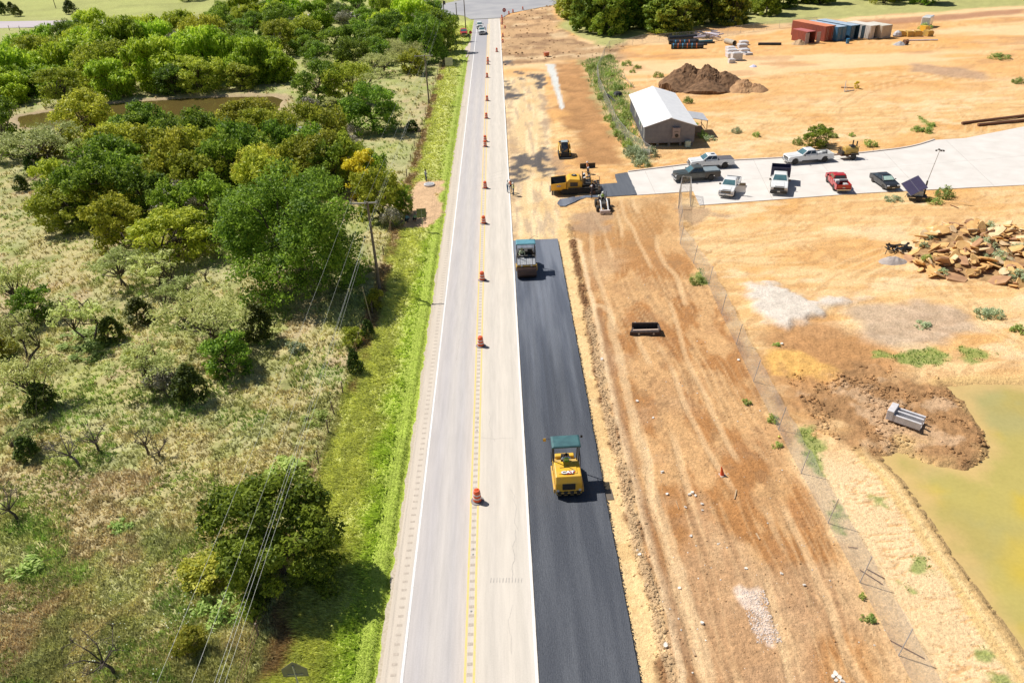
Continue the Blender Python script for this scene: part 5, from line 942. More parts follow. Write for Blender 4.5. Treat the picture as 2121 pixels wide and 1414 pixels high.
hr = MB(); hr.tube([(.05, -.30, 1.77), (.05, -.55, 1.76), (.30, -.85, 1.74), (.45, -1.10, 1.72)], .022, M_black, 6); hr.tube([(-.5, -.62, 1.76), (.1, -.60, 1.76)], .02, M_black, 6); hr.build('hose', hood)
for s in (-1, 1):
    MB().cyl((s * .72, -2.0, .66), (s * .72, -2.04, .66), .09, M_lamp, n=12).build('work_light', e); MB().box((s * .93, -.2, .55), (.12, 3.4, .35), M_catd).build('side_frame', e, .03)
    for yy in (.35, 1.75): MB().tube([(s * .80, yy, 1.0), (s * .84, yy, 2.0), (s * .84, yy, 2.92)], .045, M_black, 6).build('canopy_post', e)
    MB().tube([(s * .92, .35, 1.0), (s * .95, .35, 1.9), (s * .95, 1.6, 1.9), (s * .92, 1.6, 1.0)], .022, M_black, 6).build('handrail', e)
MB().box((0, 1.15, .80), (1.75, 1.9, .35), M_catd).build('platform', e, .03); MB().box((0, 2.25, .85), (1.3, .5, .7), M_cat).build('front_tank', e, .05)
canopy(e, 1.92, 1.75, 2.98, 1.02, M_teal)
cs = MB(); cs.box((.0, 1.65, 1.25), (.55, .3, .6), M_black); cs.tube([(0, 1.5, 1.5), (0, 1.35, 1.62)], .02, M_black, 5); cs.build('console', e, .02); st_ = MB(); st_.M = Matrix.Translation((0, 1.33, 1.63)) @ Euler((-.9, 0, 0)).to_matrix().to_4x4(); st_.lathe([(.17, -.012), (.19, 0), (.17, .012), (.15, 0), (.17, -.012)], M_black, 16); st_.build('steering_wheel', e)
se = MB(); se.box((0, .75, 1.12), (.5, .48, .12), M_black); se.box((0, .46, 1.20), (.5, .08, .22), M_black); se.build('seat', e, .03)
for k in range(4):
    w = MB().at((-.63 + k * .42, -1.45, .43), (0, math.pi / 2, 0)); w.lathe([(.26, -.15), (.41, -.15), (.43, -.1), (.43, .1), (.41, .15), (.26, .15)], M_tyre, 22); o = w.build('tyre', e); MB().at((-.63 + k * .42, -1.45, .43), (0, math.pi / 2, 0)).lathe([(.01, -.1), (.26, -.1), (.26, .1), (.01, .1)], M_cat, 12).build('rim', o)
for k in range(5):
    w = MB().at((-.72 + k * .36, 1.75, .43), (0, math.pi / 2, 0)); w.lathe([(.26, -.14), (.41, -.14), (.43, -.1), (.43, .1), (.41, .14), (.26, .14)], M_tyre, 22); w.build('tyre', e)
MB().box((0, -1.98, .42), (1.7, .10, .14), M_catd).build('rear_bumper', e, .02)
for k in range(4): MB().box((-.63 + k * .42, -1.96, .30), (.22, .06, .16), M_catd).build('tyre_scraper', e)
e.scale = (1, .70, 1); e.location.y = y + 2.05 - .15 * 0 + .08
e.location.y = 38.32
for ch in KIDS[e.name]:
    if ch.name.startswith('tyre') and not ch.name.startswith('tyre_'): ch.scale = (1, 1 / .7, 1); ch.location = (0, .64 if ch.data.vertices[0].co.y < 0 else -.71, 0)
mr_ = MB(); mr_.tube([(-.92, 1.7, 2.85), (-1.25, 1.75, 2.88)], .018, M_black, 5); mr_.box((-1.36, 1.75, 2.82), (.2, .06, .24), M_amb); mr_.build('mirror', e, .02); mr_ = MB(); mr_.tube([(.92, 1.7, 2.9), (1.05, 1.75, 2.95)], .018, M_black, 5); mr_.box((1.12, 1.75, 2.95), (.14, .05, .2), M_black); mr_.build('mirror', e, .02)
person('roller driver in a lime green vest sitting under the near teal canopy', x + .02, 38.32 + .27, .62, 0, 'sit', (.55, .70, .85), (.03, .04, .07), vest=LIME)
# double drum roller, far one
x, y = G(1087, 577); e = empty('drum_roller', (x + .25, y + 1.7, .03), -.01, 'drum roller with light teal canopy, the farther machine at the start of the asphalt', 'road roller')
M_drum = mat('worn drum steel', (.16, .10, .075), .35, (.09, .06, .05), 2, metal=.7, stretch=(.3, 3, 3)); M_rib = mat('grey ribbed cover', (.36, .37, .40), .45, (.28, .29, .31), 3)
for yy in (-1.35, 1.65): MB().at((0, yy, .65), (0, math.pi / 2, 0)).lathe([(.01, -1.0), (.60, -1.0), (.65, -.98), (.65, .98), (.60, 1.0), (.01, 1.0)], M_drum, 36).build('drum', e)
for s in (-1, 1): MB().box((s * 1.06, -1.15, 1.05), (.10, 1.1, .45), M_catd).build('drum_yoke', e, .03)
MB().box((0, -1.5, 1.36), (2.1, .22, .16), M_catd).build('front_beam', e, .02)
tk = MB(); tk.box((0, -1.0, 1.45), (1.9, 1.1, .28), M_dark, (.25, 0, 0)); to = tk.build('hood', e, .03)
for k in range(6): MB().box((-.79 + k * .316, -1.03, 1.62), (.27, 1.15, .035), M_rib, (.25, 0, 0)).build('hood_rib', to, .01)
for k in (-.47, .16): MB().box((k + .16, -1.03, 1.655), (.03, 1.12, .02), M_white, (.25, 0, 0)).build('hood_stripe', to)
for s in (-.5, .5): MB().box((s, -1.62, 1.36), (.16, .04, .1), M_lamp).build('work_light', e)
MB().box((0, .4, .95), (1.9, 2.0, .5), M_dark).build('chassis', e, .03); MB().box((0, .35, 1.35), (1.8, 1.4, .06), M_dark).build('platform', e); MB().box((0, 1.7, 1.5), (1.7, .9, .45), M_dark).build('engine_cover', e, .05)
MB().box((.0, -.35, 1.6), (1.7, .12, .6), M_black).build('dashboard', e, .03)
for s in (-1, 1):
    for yy in (-.45, 1.15): MB().tube([(s * .90, yy, 1.3), (s * .93, yy, 2.2), (s * .95, yy, 3.0)], .045, M_black, 6).build('canopy_post', e)
    MB().tube([(s * 1.0, -.55, 1.3), (s * 1.02, -.55, 2.1), (s * 1.02, .9, 2.1), (s * 1.0, .9, 1.3)], .025, M_galv, 6).build('handrail', e); se = MB(); se.box((s * .42, .35, 1.65), (.5, .5, .12), M_black); se.box((s * .42, .62, 1.95), (.5, .12, .55), M_black); se.build('seat', e, .03); cs = MB(); cs.box((s * .35, -.15, 1.72), (.4, .16, .3), M_rib, (.5, 0, 0)); cs.build('console', e, .02)
canopy(e, 2.05, 1.25, 3.08, .50, M_teall); MB().tube([(.3, .9, 3.1), (.9, 1.0, 3.5), (1.35, .9, 3.45)], .02, M_black, 5).build('antenna', e)
person('roller driver in pale green shirt seated under the light teal canopy', x + .25 - .42, y + 1.7 + .32, .80, math.pi, 'sit', (.55, .62, .42), (.04, .04, .06), hat=(.6, .6, .3))
# ================================================================ PAVER AND CREW
M_catb = mat('paver yellow', (.78, .44, .03), .4, (.66, .38, .05), 2)
a = Vector(G(1149, 402)); b = Vector(G(1243, 404)); e = empty('asphalt_paver', ((a.x + b.x) / 2 - .2, (a.y + b.y) / 2 + 1.35, -.05), math.pi - .06, 'yellow asphalt paver with open hopper spreading the black pad at the drive', 'paver')
# local +x is the hopper end
hp = MB(); hl = 1.0; x0, x1 = 1.15, 3.15
hp.loft([[(x0, -1.05, .55), (x1, -1.05, .55), (x1, 1.05, .55), (x0, 1.05, .55)], [(x0, -1.45, 1.75), (x1, -1.45, 1.55), (x1, 1.45, 1.55), (x0, 1.45, 1.75)]], M_catb, cap=False)
hp.box((x0 + 1.0, 0, .55), (2.0, 2.1, .06), M_black); hp.build('hopper', e)
hi = MB(); hi.loft([[(x0 + .08, -.9, .62), (x1 - .08, -.9, .62), (x1 - .08, .9, .62), (x0 + .08, .9, .62)], [(x0 + .08, -1.38, 1.74), (x1 - .08, -1.38, 1.54), (x1 - .08, 1.38, 1.54), (x0 + .08, 1.38, 1.74)]], M_black, cap=False); hi.box((x0 + 1.0, 0, .66), (1.85, 1.8, .05), M_black); hi.build('hopper_lining', e)
hs = MB(); 
for s in (-1, 1): hs.loft([[(x0, s * 1.22, .85), (x1, s * 1.16, .80), (x1, s * 1.50, 1.56), (x0, s * 1.50, 1.78)], [(x0, s * 1.30, .83), (x1, s * 1.24, .78), (x1, s * 1.58, 1.54), (x0, s * 1.58, 1.76)]], M_catb)
hs.build('hopper_wing', e, .02); MB().cyl((x1 + .1, -1.0, .45), (x1 + .1, 1.0, .45), .1, M_steel, n=10).build('push_roller', e)
bd = MB(); bd.prism([(-.9, .75), (-.9, 1.55), (-.6, 2.0), (.75, 2.1), (1.12, 1.75), (1.12, .75)], -1.2, 1.2, M_catb); body = bd.build('engine_housing', e, .06)
MB().box((.15, 1.215, 1.38), (1.0, .03, .55), M_dark).build('side_grille', body, .03); fn = MB(); fn.cyl((.1, -.35, 2.03), (.1, -.35, 2.14), .36, M_black, n=20); fn.cyl((.1, -.35, 2.14), (.1, -.35, 2.17), .12, M_galv, n=10); fn.build('radiator_fan', body)
decal(e, (2.15, 1.53, 1.30), (math.pi / 2 - .25, 0, math.pi), .8)
for s in (-1, 1):
    tr = MB(); tr.prism([(-1.9, .12), (-2.05, .4), (-1.8, .72), (1.6, .72), (1.95, .4), (1.8, .12), (1.5, 0), (-1.6, 0)], s * 1.25, s * .85, M_tyre); t = tr.build('track', e, .04)
    for k in range(12): MB().box((-1.6 + k * .28, s * 1.05, .735), (.10, .42, .04), M_dark).build('track_pad', t)
MB().box((-1.55, 0, 1.25), (1.2, 2.3, .12), M_dark).build('operator_deck', e)
for s in (-1, 1):
    cs = MB(); cs.box((-1.2, s * .7, 1.75), (.35, .5, .7), M_dark); cs.box((-1.2, s * .7, 2.12), (.4, .55, .06), M_galv, (0, .4, 0)); cs.build('console', e, .02); se = MB(); se.box((-1.75, s * .75, 1.65), (.45, .45, .1), M_black); se.box((-1.97, s * .75, 1.95), (.1, .45, .5), M_black); se.build('seat', e, .02)
    MB().tube([(-2.1, s * 1.15, 1.3), (-2.1, s * 1.15, 2.2), (-1.0, s * 1.15, 2.2), (-1.0, s * 1.15, 1.3)], .025, M_catb, 6).build('handrail', e)
sc_ = MB(); sc_.box((-3.0, 0, .35), (.7, 3.4, .5), M_dark); 
for q in range(9): sc_.box((-2.9 + R.uniform(-.25, .25), -1.5 + q * .37, .70 + R.uniform(0, .3)), (R.uniform(.2, .45), R.uniform(.15, .3), R.uniform(.2, .6)), R.choice([M_dark, M_black, M_steel, M_rust]))
sc_.build('screed', e, .02); ag = MB(); ag.cyl((-2.45, -1.7, .35), (-2.45, 1.7, .35), .18, M_rust, n=8); ag.build('auger', e)
for s in (-1, 1): MB().tube([(.9, s * 1.4, .9), (-2.0, s * 1.45, 1.0), (-2.9, s * 1.3, .6)], .08, M_dark, 6).build('tow_arm', e); MB().tube([(-3.3, s * 1.5, .5), (-3.35, s * 1.55, 1.4), (-3.0, s * 1.55, 1.5)], .04, M_steel, 6).build('screed_handle', e)
MB().tube([(-1.0, -.2, 1.3), (-1.0, -.2, 2.6)], .07, M_steel, 8).build('exhaust_pipe', e)
crew = [(1203, 401, 'bend', (.12, .09, .10), None, (.62, .62, .66), 'hunched paver worker in black with a pale hard hat, nearest the yellow body'), (1222, 388, 'stand', (.10, .08, .09), None, (.75, .75, .78), 'paver worker in dark clothes standing on the screed in a white hard hat'),
    (1219, 372, 'reach', (.05, .05, .07), None, (.7, .7, .72), 'paver worker in black at the far end of the screed'), (1232, 400, 'bend', (.08, .07, .09), None, (.62, .50, .42), 'stooping worker in black behind the screed'), (1226, 411, 'stand', (.07, .06, .08), None, (.70, .68, .72), 'worker in dark clothes at the near end of the screed'), (1217, 360, 'stand', (.62, .32, .08), ORV, (.70, .68, .72), 'worker in an orange vest at the far side of the paver')]
for i, (px, py, po, sh, ve, ha, lab) in enumerate(crew): ppx(lab, px, py, R.choice([1.2, 1.8, -1.5, .3]), pose=po, shirt=sh, vest=ve, hat=ha, pants=(.04, .04, .06), z=.0)
x, y = G(1219, 353); e = empty('windrow_blade', (x, y + 1.0, 0), .05, 'black steel blade attachment lying behind the paver', 'blade attachment'); b = MB(); b.prism([(0, 0), (.12, 0), (.22, .35), (.12, .7), (0, .7), (.10, .35)], -1.1, 1.1, M_black, 'x'); b.build('blade', e); MB().box((0, .35, .35), (.5, .5, .25), M_dark).build('mount', e, .02)
# compact track loader
x, y = G(1171, 328); e = empty('track_loader', (x, y + 1.7, -.06), math.pi, 'small yellow track loader facing the camera with its black bucket lowered', 'loader')
for s in (-1, 1):
    MB().prism([(-1.2, .25), (-1.0, 0), (.9, 0), (1.15, .25), (.95, .6), (-.95, .6)], s * .95, s * .6, M_tyre, 'x' if False else 'y').build('track', e, .04).rotation_euler = (0, 0, math.pi / 2)
    ar = MB(); ar.tube([(s * .78, -1.2, 1.55), (s * .78, .2, 1.62), (s * .78, 1.15, 1.0), (s * .72, 1.45, .35)], .10, M_cat, 6); ar.build('loader_arm', e); MB().box((s * .78, -.9, 1.1), (.22, .8, .9), M_cat).build('rear_tower', e, .05)
MB().box((0, -.7, 1.05), (1.3, 1.3, .9), M_catd).build('engine_cover', e, .06); MB().box((0, -1.2, 1.72), (1.5, .5, .16), M_dark).build('rear_hood', e, .02)
cb_ = MB(); cb_.loft([[(-.52, -.4, .5), (.52, -.4, .5), (.52, .95, .5), (-.52, .95, .5)], [(-.52, -.45, 1.3), (.52, -.45, 1.3), (.52, .85, 1.3), (-.52, .85, 1.3)], [(-.48, -.45, 2.1), (.48, -.45, 2.1), (.48, .55, 2.1), (-.48, .55, 2.1)]], M_dark); cb_.build('cab', e, .04)
MB().loft([[(-.42, .93, .7), (.42, .93, .7), (.42, .87, 1.3), (.40, .60, 2.02), (-.40, .60, 2.02), (-.42, .87, 1.3)], [(-.42, .97, .7), (.42, .97, .7), (.42, .91, 1.3), (.40, .64, 2.02), (-.40, .64, 2.02), (-.42, .91, 1.3)]], M_glass).build('windscreen', e); MB().box((0, .02, 2.14), (1.0, 1.05, .05), mat('pale cab roof', (.42, .50, .50), .4)).build('cab_roof', e, .02)
bk = MB(); bk.prism([(1.35, .1), (2.05, .08), (2.05, .12), (1.5, .2), (1.4, .65), (1.5, .75), (1.35, .75)], -.95, .95, M_black, 'x'); bk.build('bucket', e)
for s in (-.94, .94): MB().prism([(1.38, .1), (2.05, .1), (1.5, .75)], s - .02, s + .02, M_black, 'x').build('bucket_side', e)
for s in (-.4, .4): MB().box((s, .7, 2.2), (.16, .08, .1), M_lamp).build('work_light', e)
# small tractor with box blade and driver
x, y = G(1252, 440); e = empty('small_tractor', (x, y + 1.3, -.05), math.pi, 'small tractor with two white loader arms facing the camera below the paved pad', 'tractor')
for s in (-1, 1):
    for yy, r in ((-.9, .52), (.75, .38)): w = MB().at((s * .78, yy, r), (0, math.pi / 2, 0)); w.lathe([(r * .55, -.16), (r * .95, -.16), (r, -.1), (r, .1), (r * .95, .16), (r * .55, .16)], M_tyre, 18); o = w.build('tyre', e); MB().at((s * .78, yy, r), (0, math.pi / 2, 0)).lathe([(.01, -.12), (r * .55, -.12), (r * .55, .12), (.01, .12)], M_rim, 10).build('rim', o)
    MB().tube([(s * .42, -.3, 1.25), (s * .42, .8, 1.15), (s * .42, 1.75, .45)], .09, M_white, 6).build('loader_arm', e)
MB().box((0, .3, .85), (.55, 1.5, .5), M_dark).build('hood', e, .05); MB().box((0, -.8, .9), (.9, .8, .4), M_dark).build('deck', e, .03); MB().box((0, 1.85, .35), (1.25, .3, .4), mat('pale bucket', (.62, .52, .48), .6)).build('bucket', e, .02); MB().box((0, -.95, 1.2), (.5, .1, .45), M_black).build('seat_back', e, .02)
for s in (-1, 1): MB().tube([(s * .5, -1.1, 1.0), (s * .5, -1.1, 1.9)], .03, M_black, 6).build('roll_bar', e)
person('tractor driver in a lime vest on the small tractor below the pad', x, y + 1.3 + .65, .22, math.pi, 'sit', (.6, .62, .6), (.03, .03, .04), vest=LIME, hat=(.72, .72, .66))
ppx('worker in black with a pale hat standing left of the small tractor', 1241, 432, 2.0, shirt=(.03, .03, .04), pants=(.03, .03, .04), hat=(.62, .68, .5))
# ================================================================ BARRELS AND CONES
def barrel(first=[None]):
    e = empty('traffic_barrel', (0, 0, 0)); P = [(0.02, 0), (.29, 0), (.285, .10)]
    bands = [(.10, .28, M_orange), (.28, .40, M_refl), (.40, .56, M_orange), (.56, .68, M_refl), (.68, .86, M_orange)]; r = lambda z: .285 - (z - .1) * .085
    for k, (a, b, m) in enumerate(bands):
        q = MB(); g = .008 if m is M_refl else 0; q.lathe([(r(a) - .012, a), (r(a) + g, a + .015), (r(b) + g, b - .015), (r(b) - .012, b)], m, 20); q.build('reflective_band' if m is M_refl else 'drum', e, smooth=False)
    b = MB(); b.lathe([(r(.86) - .012, .86), (.20, .885), (.20, .94), (.17, .955), (.01, .955)], M_orange, 20); b.build('lid', e); MB().tube([(-.12, 0, .95), (-.08, 0, 1.02), (.08, 0, 1.02), (.12, 0, .95)], .022, M_orange, 6).build('handle', e)
    b = MB(); b.lathe([(.27, 0), (.44, 0), (.45, .03), (.43, .055), (.29, .06), (.27, .05)], mat('rubber base', (.30, .28, .27), .9), 20); b.build('base', e); return e
b0 = barrel(); first = True
BAR = [(989, 1037, 'orange and white barrel nearest the camera on the centre line'), (996, 716, 'second barrel from the camera on the centre line, halfway down the lane'), (999, 580, 'third barrel from the camera, level with the far roller'), (1002, 463, 'barrel on the centre line just behind the start of the new asphalt'), (1005, 390, 'barrel on the centre line beside the three standing men'),
    (1005, 304, 'nearer barrel of the close pair on the centre line beyond the men'), (1005, 293, 'farther barrel of the close pair on the centre line beyond the men'), (1007.5, 245.5, 'single barrel just beyond the close pair'), (1009, 209, 'single barrel level with the far power pole foot'), (1009, 161, 'single barrel below the tight pair by the far sign'),
    (1010.5, 134, 'nearer barrel of the tight pair level with the far yellow sign'), (1010.5, 127.5, 'farther barrel of the tight pair level with the far yellow sign'), (1029, 108, 'lone barrel in the right lane beyond the tight pair'),
    (1041.5, 89, 'nearest barrel of the line along the far right road edge'), (1041.5, 77, 'second barrel of the line along the far right road edge'), (1046, 60.5, 'barrel standing on the dirt beside the far right road edge'), (1040, 52, 'barrel at the far right road edge, nearest of its tight row'), (1040, 47, 'second barrel of the tight row at the far road edge'), (1040, 42.5, 'third barrel of the tight row at the far road edge'), (1039.5, 38, 'last barrel of the tight row at the far road edge'),
    (1054, 30, 'first barrel on the curved kerb of the crossing'), (1062.4, 26, 'second barrel on the curved kerb of the crossing'), (1082.8, 20.5, 'last barrel on the curved kerb of the crossing')]
for px, py, lab in BAR:
    o = b0 if first else copy_tree(b0); first = False; x, y = G(px, py); o.location = (x, y, .0 if x < .5 else -.02); o.rotation_euler = (0, 0, R.uniform(0, 3)); tag(o, lab, 'traffic barrel', 'orange construction barrels along the road')
x, y = G(1496, 983); e = empty('traffic_cone', (x, y, GZ(x, y)), .3, 'orange traffic cone leaning on the brown dirt right of the near roller', 'traffic cone'); MB().box((0, 0, .02), (.42, .42, .04), mat('pale cone base', (.55, .45, .36), .8)).build('base', e); q = MB(); q.tube([(0, 0, .04), (-.10, .06, .72)], .15, M_orange, 14, .03); q.build('cone', e)
x, y = G(1132, 117); e = empty('orange_bin', (x, y, .1), .4, 'small orange bin half buried in the dirt heaps at the top', 'bin'); MB().box((0, 0, .4), (1.0, .8, .8), mat('faded orange', (.65, .18, .08), .7), taper=1.15).build('tub', e, .05); MB().box((0, 0, .84), (1.2, 1.0, .06), mat('faded orange lid', (.70, .30, .2), .7)).build('lid', e)
# ================================================================ SIGNS
def sign(px, py, label, shape, h, face_m, back_m, s=.75, facing=1, name='road_sign', txt=None, z0=None, xy=None, tilt=0):
    x, y = xy or G(px, py); e = empty(name, (x, y, 0), tilt, label, 'sign'); MB().box((0, -.03 if facing < 0 else -.09, h / 2), (.06, .06, h), M_galv).build('post', e)
    pts = {'rect': [(-s * .8, -s), (s * .8, -s), (s * .8, s), (-s * .8, s)], 'square': [(-s, -s), (s, -s), (s, s), (-s, s)], 'pent': [(-s, -s * .8), (s, -s * .8), (s, .15 * s), (0, s), (-s, .15 * s)], 'oct': [(s * math.cos(a), s * math.sin(a)) for a in [math.pi / 8 + k * math.pi / 4 for k in range(8)]]}[shape]
    MB().prism([(p[0], p[1] + h - s * .6) for p in pts], -.045, -.055, back_m).build('sign_back', e); MB().prism([(p[0], p[1] + h - s * .6) for p in pts], .0 - .056 if facing < 0 else -.044, -.060 if facing < 0 else -.040, face_m).build('sign_face', e)
    MB().box((0, -.0 if facing < 0 else -.07, h - s * 1.1), (s * 1.2, .03, .04), M_galv).build('bracket', e)
    if txt: textmesh('lettering', txt, s * .62, M_cw, e, (0, -.064, h - s * .6), (math.pi / 2, 0, 0), .002, .95, .02)
    return e
M_sb = mat('sign back aluminium', (.36, .36, .26), .6, (.30, .30, .22), 2); M_sy = mat('sign yellow', (.7, .6, .1), .5)
sign(877, 478, 'square sign seen from behind at the bare dirt patch by the two crouching workers', 'square', 2.6, M_sy, mat('olive sign back', (.17, .19, .10), .6), .55)
sign(932, 156, 'square pale sign seen from behind beside the dark tree shade', 'square', 3.4, M_sy, mat('pale sign back', (.55, .54, .40), .6), .85)
sign(630, 1440, 'five sided sign seen from behind at the bottom edge in the tall grass', 'pent', 2.9, M_sy, mat('grey sign back', (.22, .22, .17), .6), .62, xy=(-11.3, 23.2))
sign(1045, 37, 'red octagonal STOP sign at the far crossing', 'oct', 2.6, mat('stop sign red', (.45, .02, .06), .5), M_sb, .62, -1, 'stop_sign', 'STOP')
# ================================================================ POWER LINE
def power_pole(x, y, h, label, arm=3.0, az=.25, armx=0.0):
    e = empty('power_pole', (x, y, -.1), 0, label, 'power pole', 'wooden power poles left of the road'); MB().tube([(0, 0, 0), (0, 0, h * .5), (0, 0, h)], .16, M_pole, 10, .11).build('pole', e)
    ca = MB(); ca.M = Matrix.Translation((armx, 0, h - az)) ; ca.box((0, 0, 0), (arm, .11, .12), mat('grey crossarm', (.45, .42, .38), .8)); c = ca.build('crossarm', e)
    for i, ax in enumerate((-arm / 2 + .08, arm * .05, arm / 2 - .08)):
        q = MB().at((ax + armx, 0, h - az)); q.lathe([(.03, .06), (.06, .09), (.035, .13), (.06, .17), (.03, .22)], mat('porcelain', (.5, .5, .52), .3), 10); q.build('insulator', e)
    MB().tube([(armx - arm * .3, .06, h - az), (0, .06, h - az - .7)], .02, M_galv, 5).build('brace', e); return e
px1 = (-13.37, 68.74); power_pole(px1[0], px1[1], 9.5, 'wooden power pole with pale crossarm in front of the big oak', 2.6, .1, -.35)
px2 = (-14.01, 147.2); power_pole(px2[0], px2[1], 9.0, 'wooden power pole with crossarm by the far bend of the fence line', 3.4, .1, -.2)
px3 = (-15.0, 226.0); p3 = power_pole(px3[0], px3[1], 10.5, 'farthest power pole with transformer by the crossing at the top', 3.6, .1, 0); q = MB(); q.cyl((.35, 0, 8.4), (.35, 0, 9.3), .25, M_dark, n=10); q.build('transformer', p3)
power_pole(-9.5, 232.0, 9.5, 'power pole without transformer beside the crossing at the top', 1.6, .2)
x, y = G(116, 18); power_pole(x, y, 9, 'lone power pole beyond the lane at top left', 1.2, .2)
x, y = G(946, 33); power_pole(x, y, 4.0, 'short service pole by the crossing', .5, .2)
def wire(pts, label, sag=.5, r=.006):
    mb = MB(); path = []
    for (a, b) in zip(pts[:-1], pts[1:]):
        a = Vector(a); b = Vector(b)
        for k in range(14): t = k / 14; p = a.lerp(b, t); p.z -= sag * 4 * t * (1 - t); path.append(p)
    path.append(Vector(pts[-1])); q = mb.tube(path, r, M_wire, 4); tag(mb.build('power_line'), label, 'power line', 'power lines on the wooden poles')
M_wire = mat('aluminium wire', (.34, .36, .30), .5, (.45, .46, .47), 3, metal=.2)
h1, h2, h3 = 9.6, 9.1, 10.6; NP = (-12.4, 0.0)
for i, (o1, lab) in enumerate(((-1.6, 'leftmost overhead wire of the pole line'), (-.05, 'second overhead wire of the pole line'), (.95, 'right hand overhead wire on the crossarm'))):
    wire([(NP[0] + o1 * .8, NP[1] - 8, h1 + .2), (px1[0] + o1, px1[1], h1), (px2[0] + o1 * 1.05, px2[1], h2), (px3[0] + o1, px3[1], h3)], lab, .7)
wire([(NP[0] + .1, NP[1] - 8, h1 - 1.6), (px1[0] + .1, px1[1], h1 - 1.9), (px2[0] + .1, px2[1], h2 - 1.5), (px3[0], px3[1], h3 - 1.6)], 'lower neutral wire under the crossarms', .8, .008)
wire([(NP[0] + .2, NP[1] - 8, h1 - 1.9), (px1[0] + .12, px1[1], h1 - 2.25), (px2[0] + .12, px2[1], h2 - 1.9)], 'lowest telephone cable under the crossarms', .9, .007)
# left barbed wire fence
e = empty('wire_fence', (0, 0, 0), 0, 'old barbed wire fence with leaning posts along the left verge', 'fence')
pp = [(-14.6, 22.5), (-14.6, 27.1), (-14.2, 31.5), (-14.3, 36.5), (-14.2, 41.5), (-14.16, 45), (-14.2, 47.5), (-13.97, 50.2), (-13.9, 54), (-13.8, 58), (-13.4, 63.6), (-13.8, 70), (-14, 77), (-14, 84)] + [(-14.1, 90 + 7 * k) for k in range(17)]
for i, (x, y) in enumerate(pp): MB().tube([(x, y, -.1), (x + R.uniform(-.1, .1), y + R.uniform(-.08, .08), 1.25)], .06, M_pole, 6).build('post', e)
for z in (.4, .75, 1.1):
    mb = MB(); mb.tube([(x, y, z) for x, y in pp], .012, M_rust, 3); mb.build('barbed_wire', e)
MB().tube([(-13.3, 62, 0), (-13.7, 62.3, 3.6)], .05, mat('pale stake', (.42, .36, .24), .9), 6).build('leaning_stake', e)
# fence along the far lane
e = empty('wire_fence', (0, 0, 0), 0, 'far wire fence with dark posts below the distant lane', 'fence'); pl = [G(px, 64 + k * .9) for k, px in enumerate((20, 42, 120, 145, 205, 226, 246, 285))]
for x, y in pl: MB().tube([(x, y, -.1), (x + .1, y, 1.7)], .09, M_pole, 5).build('post', e)
mb = MB(); mb.tube([(x, y, 1.4) for x, y in pl], .012, M_rust, 3); mb.build('wire', e)
# ================================================================ CHAIN LINK FENCES
def meshmat(name, dens, c=(.42, .42, .42)):
    m = bpy.data.materials.new(name); m.use_nodes = True; nt = m.node_tree; L = nt.links.new; b = nt.nodes['Principled BSDF']; b.inputs['Base Color'].default_value = (*c, 1); b.inputs['Roughness'].default_value = .5; b.inputs['Metallic'].default_value = .3
    tc = NN(nt, 'ShaderNodeTexCoord'); sp = NN(nt, 'ShaderNodeSeparateXYZ'); L(tc.outputs['Object'], sp.inputs[0]); outs = []
    hy = NN(nt, 'ShaderNodeVectorMath', operation='LENGTH'); cx = NN(nt, 'ShaderNodeCombineXYZ'); ax = NN(nt, 'ShaderNodeMath', operation='ADD'); L(sp.outputs[0], ax.inputs[0]); L(sp.outputs[1], ax.inputs[1])
    for sg in ('ADD', 'SUBTRACT'):
        a = NN(nt, 'ShaderNodeMath', operation=sg); L(ax.outputs[0], a.inputs[0]); L(sp.outputs[2], a.inputs[1]); s = NN(nt, 'ShaderNodeMath', operation='MULTIPLY'); s.inputs[1].default_value = 13.0; L(a.outputs[0], s.inputs[0]); f = NN(nt, 'ShaderNodeMath', operation='FRACT'); L(s.outputs[0], f.inputs[0])
        lt = NN(nt, 'ShaderNodeMath', operation='LESS_THAN'); lt.inputs[1].default_value = dens; L(f.outputs[0], lt.inputs[0]); outs.append(lt)
    mx = NN(nt, 'ShaderNodeMath', operation='MAXIMUM'); L(outs[0].outputs[0], mx.inputs[0]); L(outs[1].outputs[0], mx.inputs[1]); t = NN(nt, 'ShaderNodeBsdfTransparent'); ms = NN(nt, 'ShaderNodeMixShader'); L(mx.outputs[0], ms.inputs[0]); L(t.outputs[0], ms.inputs[1]); L(b.outputs[0], ms.inputs[2]); L(ms.outputs[0], nt.nodes['Material Output'].inputs[0]); return m
M_net = meshmat('chain link', .115, (.48, .48, .49)); M_net2 = meshmat('chain link farther', .13, (.55, .56, .52)); M_silt = mat('grey silt fabric', (.38, .40, .40), .8, (.50, .50, .48), 3)
